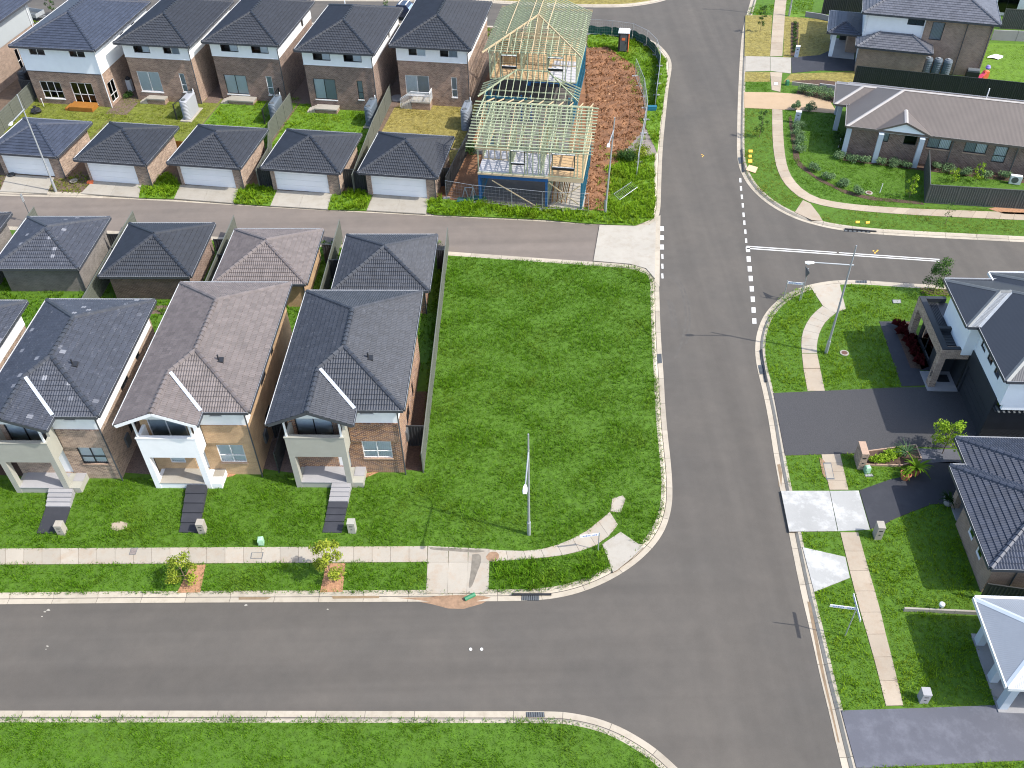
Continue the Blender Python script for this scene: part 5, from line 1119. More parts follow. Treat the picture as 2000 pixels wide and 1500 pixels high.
for x0, x1, y, n_ in ((-33.8, -32.95, 60.3, 'chalky'), (-25.2, -24.5, 59.6, 'dark'), (-16.6, -15.95, 58.9, 'mauve-roofed'), (-7.8, -7.25, 58.2, 'corner')):
    fence('dark cross fence panel on the right of the %s garage' % n_, fl((x0, y), (x1, y)), 'fence_dk', 1.8, 2.4, 'cross fences beside the garages')
for x0, x1, y, n_ in ((-32.8, -31.7, 58.4, 'dark'), (-24.4, -23.2, 57.6, 'mauve-roofed'), (-15.8, -14.4, 56.9, 'corner')):
    fence('dark cross fence panel on the left of the %s garage' % n_, fl((x0, y), (x1, y)), 'fence_dk', 1.8, 2.4, 'cross fences beside the garages')
fence('sage steel fence at the far left behind the leaning lamp post', fu((-61.95, 79.5), (-61.4, 73), (-59.5, 66)), 'fence_lt')
fence('sage steel fence between the white curtained yard and the slate tank yard', fu((-35.2, 80.5), (-35.2, 74.5), (-33.6, 70), (-33.35, 66.3)), 'fence_lt')
fence('sage steel fence between the slate tank yard and the dry yard', fu((-26.0, 83.5), (-25.7, 76), (-24.9, 66.5)), 'fence_lt')
fence('black steel fence between the dry yard and the timber frame', fu((-16.45, 84.5), (-16.55, 75), (-16.95, 67.2)), 'fence_dk')
fence('dark fence panel left of the garage between the grass tufts', fu((-33.35, 66.5), (-32.0, 66.55)), 'fence_dk', 1.8, 2.4, 'dark fence panels beside the lane garages')
fence('dark fence panel right of the garage between the grass tufts', fu((-25.95, 67.3), (-24.95, 67.35)), 'fence_dk', 1.8, 2.4, 'dark fence panels beside the lane garages')
fence('dark fence panel left of the garage nearest the timber frame', fu((-24.85, 66.95), (-23.7, 67.0)), 'fence_dk', 1.8, 2.4, 'dark fence panels beside the lane garages')
fence('dark fence panel right of the garage nearest the timber frame', fu((-17.7, 68.6), (-16.85, 68.65)), 'fence_dk', 1.8, 2.4, 'dark fence panels beside the lane garages')
fence('black fence panel beside the black tank at the far left', fu((-63.4, 80.0), (-62.0, 80.0)), 'fence_dk')
fence('long black steel fence between the taupe roof and the grey tiled house', fn((7.05, 95.0), (34, 95.1)), 'fence_dk', 1.85)
fence('dark green steel fence around the corner garden of the taupe roofed house', fn((13.45, 79.4), (13.35, 73.6), (32, 76.2)), 'fence_gn', 1.75)
fence('black steel fence at the top behind the grey tiled house', [at(1604, 28), at(1694, 30)], 'fence_dk', 2.6)
fence('dark green steel fence at the top right corner', [at(1952, 56), at(2080, 62)], 'fence_gn', 2.2)
fence('black fence panel between the tan brick house and the pale porch roof', [at(1912, 1172, 0), FR.w(30, 28.3)], 'fence_dk', 1.5)
# retaining walls
def retain(label, pts, h, mat, th=.12, n=None, name='retaining_wall'):
    root = thing(name, label, 'retaining wall', (*pts[0], 0)); 
    for a, b in zip(pts[:-1], pts[1:]):
        a, b = Vector(a), Vector(b); L_ = (b-a).length; k = n or max(1, round(L_/2.2)); d = (b-a)/k
        for i in range(k):
            p, q = a+d*i-Vector(pts[0]), a+d*(i+.985)-Vector(pts[0]); m = MB(); m.beam((p.x, p.y, h/2-.02), (q.x, q.y, h/2-.02), th, h+.04); obj('sleeper', m, M[mat], root)
    return root
retain('low pale sleeper edging across the lawn beside the pale porch roof', ats([(1764, 1193), (1912, 1200)]), .28, 'apron', .1, 3)
retain('grey sleeper wall beside the sand-coloured driveway', ats([(1546, 166), (1598, 172)]), .35, 'apron'); retain('tall grey sleeper wall left of the long black fence', ats([(1598, 178), (1665, 186)]), .8, 'tilefloor')
retain('short grey sleeper wall at the top by the dry lawn', ats([(1572, 33), (1600, 37), (1622, 42)]), .6, 'tilefloor'); retain('sleeper wall under the dark green fence at the top right', ats([(1935, 78), (2080, 84)]), 1.1, 'tilefloor', .12)
# ---------------------------------------------------------------- street lamps
def lamp(label, base, h, arm_dir, arm_len, arm_z, top=None, rad=.085, lean=(0, 0)):
    root = thing('street_lamp', label, 'street lamp', (*base, 0), 0, 'street lamps'); m = MB(); lx, ly = lean
    m.tube([(0, 0, 0), (lx*.5, ly*.5, h*.5), (lx, ly, h)], [rad, rad*.78, rad*.5], 10); m.tube([(0, 0, 0), (0, 0, 1.1)], rad*1.35, 10); obj('pole', m, M['steel'], root)
    a = Vector((lx*arm_z/h, ly*arm_z/h, arm_z)); d = Vector((*arm_dir, 0)).normalized(); e = a+d*arm_len+Vector((0, 0, .18)); m = MB(); m.tube([a-d*.18-Vector((0, 0, .012)), a, e], [.045, .045, .035], 8); obj('arm', m, M['steel'], root)
    m = MB(); s = Vector((-d.y, d.x, 0)); o = e+d*.28
    prof = [(-.3, .06, .05), (-.16, .11, .07), (.1, .125, .08), (.28, .09, .05)]
    ring = []
    for t_, w_, hh in prof: ring.append([tuple(o+d*t_+s*sx*w_+Vector((0, 0, sz*hh))) for sx, sz in ((-1, -.5), (1, -.5), (.8, .6), (-.8, .6))])
    for r0, r1 in zip(ring[:-1], ring[1:]):
        for k in range(4): m.face([r0[k], r0[(k+1) % 4], r1[(k+1) % 4], r1[k]])
    m.face(ring[0][::-1]); m.face(ring[-1]); hd = obj('lamp_head', m, M['white_paint'], root)
    g = MB(); c_ = o+d*.05; g.box(c_.x-.1, c_.y-.1, c_.z-.085, c_.x+.1, c_.y+.1, c_.z-.05); obj('lens', g, M['blind_w'], hd); return root
bL = at(109.5, 374); bC = at(1033, 1043.5); bR = at(1613, 690); bK = at(1182, 414)
def dirto(b, px, z): q = at(*px, z); return (q[0]-b[0], q[1]-b[1])
dR = dirto(bR, (1564, 509.5), 7.7); lamp('street lamp on the corner lawn with its arm over the side road', bR, 8.86, dR, 2.35, 7.4)
dL = dirto(bL, (10, 252), 7.9); lamp('street lamp in front of the far left garage, leaning over its roof', bL, 8.96, dL, 2.4, 7.6)
dC = dirto(bC, (1023, 978), 7.2); lamp('street lamp standing in the empty grass block', bC, 8.2, dC, 2.4, 6.85)
dK = dirto(bK, (1173, 307), 7.8); lamp('street lamp beside the timber house frame', bK, 8.5, dK, 2.4, 7.4, lean=(.28, -.1))
bT = at(1541, 31); m_ = lamp('street lamp cut off by the top edge, beside the dry lawn', bT, 8.9, (-1, .2), 2.4, 7.6)
# ---------------------------------------------------------------- street signs
def sign(label, base, h, blades, pole_top=None, extra=None, group='street name signs'):
    root = thing('street_sign', label, 'street sign', (*base, 0), 0, group); m = MB(); m.tube([(0, 0, 0), (0, 0, h)], .03, 8); obj('post', m, M['steel'], root)
    for (dx, dy, L_, z, off) in blades:
        d = Vector((dx, dy, 0)).normalized(); a = d*off+Vector((0, 0, z)); b = a+d*L_; m = MB(); m.beam(a, b, .025, .2); bl = obj('sign_blade', m, M['white_paint'], root)
        s = Vector((-d.y, d.x, 0)); t_ = MB()
        for sg in (1, -1):
            for k in range(9):
                if k == 3: continue
                p = a+d*(.12+(L_-.24)*k/9)+s*sg*.015; t_.beam(p, p+d*((L_-.24)/9*.6), .004, .075 if k % 3 else .11)
        obj('lettering', t_, M['blue_txt'], bl)
    return root
M['blue_txt'] = simple('sign_lettering_blue', (.16, .22, .5), .5, .05, 3)
b0 = at(1530, 585); b1 = at(1561, 588); v = (b1[0]-b0[0], b1[1]-b0[1]); lv = math.hypot(*v)
s_ = sign('white street name sign on two thin posts at the side road corner', b0, 1.75, [(v[0], v[1], lv, 1.55, 0)]); m = MB(); m.tube([(v[0], v[1], 0), (v[0], v[1], 1.7)], .03, 8); obj('post', m, M['steel'], s_)
root = thing('give_way_sign', 'triangular road sign seen edge-on behind the street name sign', 'road sign', (*at(1562, 587), 0)); m = MB(); m.tube([(.08, .03, 0), (.08, .03, 2.85)], .03, 8); obj('post', m, M['steel'], root)
d = Vector((.12, -1, 0)).normalized(); s = Vector((d.y, -d.x, 0)); m = MB(); o = Vector((.04, .03, 2.45)); tri = [(-.42, .33), (.42, .33), (0, -.4)]; q = [o+d*u+Vector((0, 0, w)) for u, w in tri]; r_ = [p+s*.02 for p in q]
m.face(q); m.face(r_[::-1])
for i in range(3): m.face([q[i], q[(i+1) % 3], r_[(i+1) % 3], r_[i]])
obj('sign_plate', m, M['steel_d'], root)
sign('street name sign with two crossed white blades on the lower right verge', at(1650, 1243), 2.75, [(-1, .18, 1.25, 2.5, .02), (.06, 1, .75, 2.62, .02), (-.06, -1, .75, 2.62, .02)])
sign('street name sign with one white blade beside the curved path', at(1168, 1075), 1.6, [(-1, -.12, 1.05, 1.45, .02)])
root = thing('sign_post', 'thin grey sign post standing at the left end of the lane', 'sign post', (*at(63, 432), 0)); m = MB(); m.tube([(0, 0, 0), (0, 0, 2.6)], .035, 8); obj('post', m, M['steel_d'], root); m = MB(); m.box(-.02, -.14, 1.9, .02, .14, 2.58); obj('sign_plate', m, M['steel'], root)
# ---------------------------------------------------------------- yard things of the upper row
def tank(label, x, y, L_, w, h, mat, rz=0, F=FU, base=True, group='slimline water tanks', inlet='black'):
    root = thing('water_tank', label, 'water tank', (*F.w(x, y), 0), ROT(F)+rz, group); m = MB(); k = 20; rings = 26; out = []
    r = w/2; pts = []
    for j in range(k):
        a = 2*math.pi*j/k; pts.append((r*math.cos(a), r*math.sin(a)+(L_/2-r if math.sin(a) > 1e-6 else -(L_/2-r))))
    z0 = .12 if base else .02; lv = [(z0+(h-z0)*i/rings, 1.0 if i % 2 else .965) for i in range(rings+1)] + [(h+.05, .9), (h+.08, .7), (h+.09, .02)]
    for z, sc in lv: m.v += [(x_*sc, (y_*sc if abs(sc-1) < .04 else (y_-math.copysign((1-sc)*r, y_) if sc > .1 else y_*.6)), z) for x_, y_ in pts]
    for i in range(len(lv)-1):
        for j in range(k): m.f.append((i*k+j, i*k+(j+1) % k, (i+1)*k+(j+1) % k, (i+1)*k+j)); m.m.append(0)
    obj('tank_body', m, M[mat], root)
    for s in (-1, 1): m = MB(); m.lathe([(.22, h+.06), (.22, h+.14), (.17, h+.15), (.16, h+.11)], 0, s*(L_/2-r*1.1), 14); obj('lid', m, M['steel_d'], root)
    if base: m = MB(); m.box(-w/2-.15, -L_/2-.2, 0, w/2+.15, L_/2+.2, .11); obj('plinth', m, M['apron'], root)
    m = MB(); m.tube([(w*.2, L_/2-.1, h+.3), (w*.2, L_/2-.1, h+.05)], .05, 6); obj('inlet_pipe', m, M['white_paint'], root); return root
tank('pale grey slimline tank on a concrete plinth in the yellow-green yard', -44.75, 78.3, 2.5, .8, 1.9, 'tank_lt')
tank('blue-grey slimline tank hard against the sage fence of the white curtained yard', -36.1, 78.8, 2.4, .75, 1.85, 'tank_md')
tank('dark slate slimline tank in the bright green yard', -26.75, 79.2, 2.4, .8, 1.9, 'tank_md')
tank('slate slimline tank with a paler top in the dry yard beside the black fence', -17.6, 79.7, 2.5, .8, 1.95, 'tank_sl', base=False)
t_ = tank('black slimline tank beside the orange-tan brick house at the far left', -63.7, 82.0, 2.6, .95, 2.0, 'black', base=False)
for k in range(3):
    root = thing('water_tank', ('left', 'middle', 'right')[k]+' one of the three dark round tanks behind the long black fence', 'water tank', (*FN.w(13.9+k*.92, 98.4), 0), 0, 'round water tanks'); m = MB(); m.lathe([(.44, 0)]+[(.44 if i % 2 else .42, .1*i) for i in range(1, 19)]+[(.36, 1.95), (.1, 2.0)], 0, 0, 16); obj('tank_body', m, M['tank_md'], root); m = MB(); m.lathe([(.14, 1.97), (.14, 2.06), (.1, 2.07)], 0, 0, 10); obj('lid', m, M['tank_lt'], root)
def landing(label, x0, x1, y0, y1, h, side='W', n=3, mat='apron', rail=False):
    root = thing('back_landing', label, 'landing', (*FU.w(x0, y0), 0), ROT(FU), 'back door landings'); w, d = x1-x0, y1-y0; m = MB(); m.box(.02, .02, 0, w-.02, d, h-.13); obj('landing_base', m, M['brick_brown'], root)
    m = MB(); m.box(-.03, -.03, h-.13, w+.03, d, h); obj('landing_top', m, M[mat], root)
    for k in range(n):
        z = h*(n-k)/(n+1); m = MB(); m.box(-.28*(k+1), 0, 0, -.28*k-.032, d, z); obj('step', m, M[mat], root)
    if rail:
        hh = .95; ex = -.28*n
        def railing(p, q, name='railing'):
            p, q = Vector(p), Vector(q); m = MB(); up = Vector((0, 0, hh)); m.beam(p+up, q+up, .06, .05); m.beam(p+up*.86, q+up*.86, .04, .04); k = max(2, int((q-p).length/.13)); r = obj(name, m, M['white_paint'], root)
            for i in range(k+1):
                a = p+(q-p)*i/k; b = MB(); b.beam(a, a+up, .04 if i in (0, k) else .022, .04 if i in (0, k) else .022); obj('baluster', b, M['white_paint'], r)
        railing((ex, .05, .08), (0, .05, h)); railing((0, .05, h), (w, .05, h)); railing((w, .05, h), (w, d, h))
    foot(FU, x0-.3*n, y0, x1, y1); return root
landing('long pale landing with steps at its left under the striped blinds', -50.1, -48.2, 80.0, 80.75, .62); landing('pale landing under the white curtained glass door', -42.0, -39.4, 81.0, 82.0, .45, n=3)
landing('pale landing below the half grey glass door of the bright green yard', -32.8, -30.6, 80.25, 81.2, .5, n=3); landing('brick landing with a white railing and stair', -23.6, -21.75, 82.2, 83.25, .85, n=4, rail=True)
root = thing('timber_deck', 'orange oiled timber step below the white framed windows', 'deck', (*FU.w(-57.2, 77.6), 0), ROT(FU)); foot(FU, -57.3, 77.5, -54.6, 78.9)
for k in range(8): m = MB(); m.box(0, k*.15, .42, 2.45, k*.15+.135, .47); obj('deck_board', m, M['wood_or'], root)
for k in range(3): m = MB(); m.box(.0, -.02+.01, .04+k*.13, 2.45, .02, .155+k*.13); obj('deck_fascia', m, M['wood_or'], root); m = MB(); m.box(2.42, .021, .04+k*.13, 2.45, 1.2, .155+k*.13); obj('deck_fascia', m, M['wood_or'], root)
m = MB(); m.box(-.5, .05, 0, -.02, 1.15, .24); obj('step', m, M['wood_or'], root)
root = thing('rubbish_bag', 'shiny black rubbish bag lying on the grass near the orange timber step', 'rubbish bag', (*at(72, 220), 0)); m = MB(); m.lathe([(.1, 0), (.42, .06), (.5, .25), (.38, .45), (.12, .58), (.16, .68), (.05, .66)], 0, 0, 11)
m.v = [(x*(1+.18*math.sin(5*z*7+3*math.atan2(y, x))), y*(1+.2*math.cos(4*math.atan2(y, x)+z*9)), z) for x, y, z in m.v]; obj('bag', m, M['black'], root)
root = thing('water_heater', 'white hot water unit standing between the two leftmost upper houses', 'water heater', (*at(257, 178), 0), ROT(FU)); m = MB(); m.box(-.25, -.2, .05, .25, .2, 1.25); obj('cabinet', m, M['white_paint'], root); m = MB(); m.lathe([(.22, 1.26), (.24, 1.4), (.1, 1.55)], 0, 0, 10); obj('cap', m, M['black'], root)
def glassfence(label, p, q, h):
    root = thing('glass_screen', label, 'screen', (*p, 0), 0, 'glass side screens'); d = Vector((q[0]-p[0], q[1]-p[1], 0)); m = MB(); m.box(-.05, -.05, 0, .05, .05, h); obj('post', m, M['black'], root); m = MB(); m.box(d.x-.05, d.y-.05, 0, d.x+.05, d.y+.05, h); obj('post', m, M['black'], root)
    m = MB(); m.beam((0, 0, h-.04), (d.x, d.y, h-.04), .05, .05); obj('top_rail', m, M['black'], root); m = MB(); m.face([(0, 0, .1), (d.x, d.y, .1), (d.x, d.y, h-.07), (0, 0, h-.07)]); obj('pane', m, M['glass'], root)
glassfence('black framed glass screen beside the pale tank in the yellow-green yard', at(346, 234), FU.w(-45.4, 80.6), 1.6); glassfence('black framed glass screen left of the blue-grey tank', at(518, 243), FU.w(-36.9, 81.9), 1.6)
root = thing('tap_post', 'small white garden tap post below the white framed windows', 'tap', (*at(86, 208), 0)); m = MB(); m.tube([(0, 0, 0), (0, 0, .75)], .03, 6); m.lathe([(.07, .75), (.07, .85), (.02, .87)]); obj('post', m, M['white_paint'], root)
root = thing('plant_tub', 'round shallow pale dish lying on the grass between the two left garages', 'dish', (*at(145, 356), 0)); m = MB(); m.lathe([(.2, .0), (.32, .12), (.34, .18), (.28, .17), (.22, .07)], k=14); obj('bowl', m, M['apron'], root)
root = thing('car_tyre', 'old dark tyre lying by the left pier of the far left garage', 'tyre', (*at(23, 343), 0)); m = MB(); m.lathe([(.2, .02), (.3, 0), (.34, .08), (.3, .17), (.2, .16)], k=16); obj('tread', m, M['black'], root); m = MB(); m.lathe([(.19, .04), (.17, .12), (.05, .1)], k=12); obj('rim', m, M['bark_t'], root)
root = thing('plastic_scrap', 'orange-red plastic scrap at the corner of a garage door', 'scrap', (*at(177, 357), .03)); m = MB(); m.box(-.25, -.18, 0, .22, .16, .12); m.box(-.05, -.24, .0, .3, -.185, .1); obj('plastic', m, M['orange'], root)
root = thing('garden_edging', 'short timber paling gate between the two garages right of the dish', 'gate', (*at(336, 289), 0), ROT(FU))
for k in range(8): m = MB(); m.box(k*.17, 0, 0, k*.17+.15, .03, .75); obj('paling', m, M['wood_or'], root)
root = thing('timber_post', 'bare timber rail frame behind the garage nearest the house frame', 'timber frame', (*at(872, 310), 0), ROT(FU)); stick('rail', (0, 0, 1.0), (1.3, 0, 1.0), .09, .09, 'timber_y', par=root); stick('post', (.1, 0, 0), (.1, 0, 1.0), .09, .09, 'timber_y', (0, 1, 0), root); stick('post', (1.2, 0, 0), (1.2, 0, 1.0), .09, .09, 'timber_y', (0, 1, 0), root)
# trailer and ute on the upper road
root = thing('box_trailer', 'grey box trailer standing behind the upper row at the top left', 'trailer', (*at(66, 36), -.1), -.35); m = MB(); m.box(-1.2, -.75, .5, 1.2, .75, .56); obj('trailer_floor', m, M['steel_d'], root)
for a in ((-1.2, -.75, .57, 1.2, -.71, 1.0), (-1.2, .71, .57, 1.2, .75, 1.0), (-1.2, -.70, .57, -1.16, .70, 1.0), (1.16, -.70, .57, 1.2, .70, 1.0)): m = MB(); m.box(*a); obj('side_panel', m, M['steel'], root)
for y in (-.9, .9): m = MB(); m.tube([(0, y-.09, .32), (0, y+.09, .32)], .32, 14); w_ = obj('wheel', m, M['black'], root); m = MB(); m.tube([(0, y-.1, .32), (0, y+.1, .32)], .15, 10); obj('rim', m, M['steel'], w_)
m = MB(); m.beam((1.2, .3, .5), (2.3, 0, .5), .07, .07); m.beam((1.2, -.3, .5), (2.3, 0, .5), .07, .07); obj('drawbar', m, M['steel'], root)
root = thing('parked_ute', 'dark blue utility vehicle with two white roof bars parked on the upper road', 'ute', (*at(783, 33), -.12), -.25); X = [(-2.4, .45), (-2.4, .95), (-.3, 1.0), (-.15, 1.75), (1.0, 1.78), (1.55, 1.15), (2.45, 1.0), (2.5, .45)]; m = MB(); n = len(X)
for y in (-.85, .85): m.v += [(x, y*(.86 if z > 1.3 else 1), z) for x, z in X]
m.f += [tuple(range(n))[::-1], tuple(range(n, 2*n))] + [(i, (i+1) % n, n+(i+1) % n, n+i) for i in range(n)]; m.m = [0]*len(m.f); M['car'] = simple('navy_car_paint', (.02, .03, .06), .25, .05, 2); obj('body', m, M['car'], root)
for x in (-1.5, 1.55):
    for y in (-.8, .8): m = MB(); m.tube([(x, y-.12, .36), (x, y+.12, .36)], .36, 14); w_ = obj('wheel', m, M['black'], root); m = MB(); m.tube([(x, y-.13, .36), (x, y+.13, .36)], .19, 10); obj('rim', m, M['steel'], w_)
for x in (0.1, .9): m = MB(); m.box(x, -.72, 1.8, x+.09, .72, 1.87); obj('roof_bar', m, M['white_paint'], root)
m = MB(); m.face([(1.03, -.68, 1.72), (1.03, .68, 1.72), (1.54, .78, 1.2), (1.54, -.78, 1.2)]); obj('windscreen', m, M['glass_d'], root)
# ---------------------------------------------------------------- building site
root = thing('portable_toilet', 'portable toilet with a white roof, black door and orange side on the building site', 'portable toilet', (*at(1217, 99), 0), ROT(FU)); m = MB(); m.box(-.55, -.55, 0, .55, .55, .12); obj('base', m, M['black'], root)
m = MB(); m.box(-.55, -.52, .12, .5, .55, 2.1); obj('cabin', m, M['black'], root); m = MB(); m.box(.502, -.52, .12, .55, .55, 2.1); obj('side_panel', m, M['orange'], root)
m = MB(); m.box(-.36, -.56, .2, .36, -.523, 2.0); d_ = obj('door', m, M['steel_d'], root); m = MB(); m.box(-.2, -.575, 1.35, .16, -.562, 1.62); obj('door_plate', m, M['orange'], d_); m = MB(); m.box(.22, -.6, 1.0, .3, -.562, 1.2); obj('handle', m, M['black'], d_)
m = MB(); m.box(-.6, -.6, 2.1, .6, .6, 2.16)
for k in range(5): m.box(-.5+k*.22, -.58, 2.161, -.38+k*.22, .58, 2.22)
obj('roof', m, M['white_paint'], root)
def tempfence(label, pts, h=1.8, cloth=None, tilt=0):
    root = thing('mesh_fence', label, 'temporary fence', (*pts[0], 0), 0, 'temporary mesh fences'); o = Vector((*pts[0], 0))
    for a, b in zip(pts[:-1], pts[1:]):
        a, b = Vector((*a, 0))-o, Vector((*b, 0))-o; n = max(1, round((b-a).length/2.4)); d = (b-a)/n
        for k in range(n):
            p, q = a+d*k, a+d*(k+1)-d.normalized()*.06; up = Vector((0, 0, h)); m = MB()
            m.tube([p, p+up, q+up, q], .022, 6); m.tube([p+up*.1, q+up*.1], .018, 5); f_ = obj('fence_frame', m, M['steel'], root); m = MB(); nv = 10
            for i in range(1, nv): s = p+(q-p)*i/nv; m.beam(s+up*.1, s+up, .006, .006)
            for i in range(1, 5): m.beam(p+up*(.1+.9*i/5), q+up*(.1+.9*i/5), .006, .006)
            obj('wire_mesh', m, M['steel'], f_)
            m = MB(); s = d.normalized(); t_ = Vector((-s.y, s.x, 0)); c_ = p; m.box(c_.x-.3, c_.y-.12, 0, c_.x+.3, c_.y+.12, .13); obj('foot_block', m, M['tilefloor'], root)
            if cloth:
                m = MB(); K = 8; pr = None
                for i in range(K+1):
                    s = p+(q-p)*i/K; w_ = .03*math.sin(i*1.9+k); z1 = h*cloth*(.93+.07*math.sin(i*1.3+k*2)); r_ = [(s.x+w_+.03, s.y+w_, .03), (s.x-w_+.03, s.y, z1*.5), (s.x+.03, s.y+w_*.4, z1)]
                    if pr: m.face([pr[0], r_[0], r_[1], pr[1]]); m.face([pr[1], r_[1], r_[2], pr[2]])
                    pr = r_
                obj('shade_cloth', m, M['mesh_green'], root)
    return root
tempfence('temporary mesh fence with green cloth around the corner of the building site', ats([(1148, 68), (1195, 71), (1235, 77), (1262, 90), (1280, 108), (1288, 130), (1285, 165), (1279, 210)]), 1.75, .62)
tempfence('bent temporary mesh fence between the bare earth and the grass verge', ats([(1240, 150), (1256, 190), (1262, 235), (1252, 290), (1243, 345)]), 1.9)
tempfence('temporary mesh fence along the lane in front of the timber frame', ats([(872, 388), (925, 397), (1000, 404), (1060, 410), (1150, 414)]), 1.75)
root = thing('fallen_fence', 'fallen mesh panel lying in the long grass at the corner of the lane', 'mesh panel', (*at(1210, 395), .25), .6); m = MB(); m.tube([(0, 0, 0), (2.1, .2, .35), (2.3, 1.2, .3), (.2, 1.0, 0), (0, 0, 0)], .02, 5, cap=False)
for k in range(1, 12): m.beam((2.1*k/12, .2*k/12, .35*k/12), (.2+2.1*k/12, 1+.2*k/12, .3*k/12), .008, .008)
obj('panel_frame', m, M['steel'], root)
m = MB(); m.face([(0, 0, .14), (1.9, .1, .22), (1.7, .8, .3), (.9, .55, .2), (.1, .7, .16)]); m.face([(1.9, .1, .22), (2.6, .3, .12), (2.4, .9, .1), (1.7, .8, .3)]); tag(obj('shade_cloth', m, M['mesh_green'], None, (*at(892, 397), 0)), 'torn green shade cloth trailing at the foot of the lane mesh fence', 'shade cloth')
root = thing('steel_trestle', 'pair of leaning steel trestle legs behind the lane mesh fence', 'trestle', (*at(903, 386), 0)); m = MB()
for x in (0, .7): m.beam((x, 0, 0), (x+.25, .1, .95), .06, .06); m.beam((x+.5, 0, 0), (x+.25, .1, .95), .06, .06)
m.beam((.25, .1, .9), (.95, .1, .9), .05, .05); obj('frame', m, M['steel'], root)
m = MB(); m.box(-.45, -.25, 0, .45, .25, .25); m.box(-.35, -.2, .255, .5, .2, .42); tag(obj('pallet', m, M['teal'], None, (*at(1272, 215), 0)), 'small teal pallet on the grass verge beside the building site', 'pallet')
# clods of earth on the bare ground
m = MB(); dp = ats([(1141, 97), (1185, 92), (1240, 130), (1262, 200), (1250, 262), (1215, 300), (1195, 330), (1185, 400), (1143, 408), (1146, 300), (1146, 215)])
P = rng.uniform(np.array(dp).min(0), np.array(dp).max(0), (22000, 2)); P = P[inside(P, dp)]
for x, y in P:
    s = abs(random.gauss(0, .06))+.03; n = len(m.v); a = random.random()*6
    for k in range(4): m.v.append((x+s*math.cos(a+k*1.57)*random.uniform(.6, 1.3), y+s*math.sin(a+k*1.57)*random.uniform(.6, 1.3), 0))
    m.v.append((x+random.uniform(-.3, .3)*s, y+random.uniform(-.3, .3)*s, s*random.uniform(.5, 1.2)))
    for k in range(4): m.f.append((n+k, n+(k+1) % 4, n+4)); m.m.append(0)
m.v = [(x, y, z+.05) for x, y, z in m.v]; o = obj('earth_clod', m, M['clod'], kind='stuff'); a_ = o.data.attributes.new('rnd', 'FLOAT', 'FACE'); a_.data.foreach_set('value', np.repeat(rng.beta(1.4, 2.6, len(m.f)//4), 4).astype(np.float32)); tag(o, 'clods of orange brown earth beside the timber frame', 'soil')
# heaped earth surface
def patch(name, poly, mat, z=.008, step=None, amp=0):
    if not step: m = MB(); m.prism(poly, -.05, z); return obj(name, m, M[mat], kind='structure')
    a = np.array(poly); lo, hi = a.min(0), a.max(0); nx, ny = [int(v/step)+1 for v in (hi-lo)]; m = MB(); X = lo[0]+np.arange(nx+1)*step; Y = lo[1]+np.arange(ny+1)*step
    G_ = np.stack(np.meshgrid(X, Y), -1).reshape(-1, 2); ins = inside(G_, poly); Z = np.where(ins, z+amp*np.abs(np.sin(G_[:, 0]*2.1+np.sin(G_[:, 1]*1.3)*2)*np.cos(G_[:, 1]*1.7))+rng.random(len(G_))*amp*.8, -.03)
    m.v = [(x, y, q) for (x, y), q in zip(G_, Z)]; w = nx+1
    for j in range(ny):
        for i in range(nx):
            q = (j*w+i, j*w+i+1, (j+1)*w+i+1, (j+1)*w+i)
            if any(ins[k] for k in q): m.f.append(q); m.m.append(0)
    return obj(name, m, M[mat], kind='structure')
patch('bare_earth', dp, 'dirt', .02, .3, .09)
patch('bare_earth', [FU.w(*p) for p in ((-18, 66.4), (-3.5, 66.0), (-3.6, 96), (-17.5, 96))], 'dirt', .006)
patch('gravel', ats([(1215, 262), (1282, 250), (1281, 303), (1240, 310), (1212, 300)]), 'gravel', .02)
for px, mt in (([(922, 1083), (938, 1081), (941, 1095), (931, 1120), (922, 1146), (914, 1150), (920, 1112)], 'wet'), ([(949, 1087), (957, 1077), (973, 1078), (976, 1091), (962, 1097), (951, 1094)], 'mudstain'), ([(838, 1069), (870, 1070), (930, 1074), (952, 1076), (930, 1080), (880, 1076), (842, 1074)], 'wet'), ([(1600, 893), (1612, 900), (1618, 930), (1608, 935)], 'mudstain')):
    if mt not in M: M[mt] = simple('damp_stain', (.16, .14, .11), .7, .3, 3, world=True) if mt == 'wet' else simple('mud_stain', (.24, .15, .09), .8, .3, 4, world=True)
    m = MB(); m.prism(ats(chaikin(px+px[:1], 2)[:-1], .03), .028, .0325); obj('concrete_stain', m, M[mt], kind='structure')
# faint tyre arcs and paint flecks on the asphalt
M['fleck'] = simple('pale_road_fleck', (.30, .28, .24), .9, .2, 2)
M['scuff'] = simple('pale_tyre_scuff', (.0865, .079, .069), .9, .15, 2, world=True)
def arc(px, w): p = resample(chaikin(ats(px, -.12), 3), n=24); a, b = offset(p, w/2), offset(p, -w/2); m = MB(); [m.face([(*a[i], -.1175), (*a[i+1], -.1175), (*b[i+1], -.1175), (*b[i], -.1175)][::-1]) for i in range(24)]; return m
for px, w in (([(1300, 535), (1322, 548), (1336, 580), (1341, 625), (1332, 670), (1318, 700)], .16), ([(1306, 532), (1330, 548), (1344, 585), (1349, 630), (1340, 672)], .14), ([(1305, 585), (1311, 610), (1314, 640)], .2), ([(1312, 590), (1319, 612), (1321, 640)], .16), ([(560, 462), (610, 442), (660, 428)], .3), ([(820, 455), (860, 436), (900, 428)], .3)): obj('tyre_scuff', arc(px, w), M['scuff'], kind='structure')
m = MB()
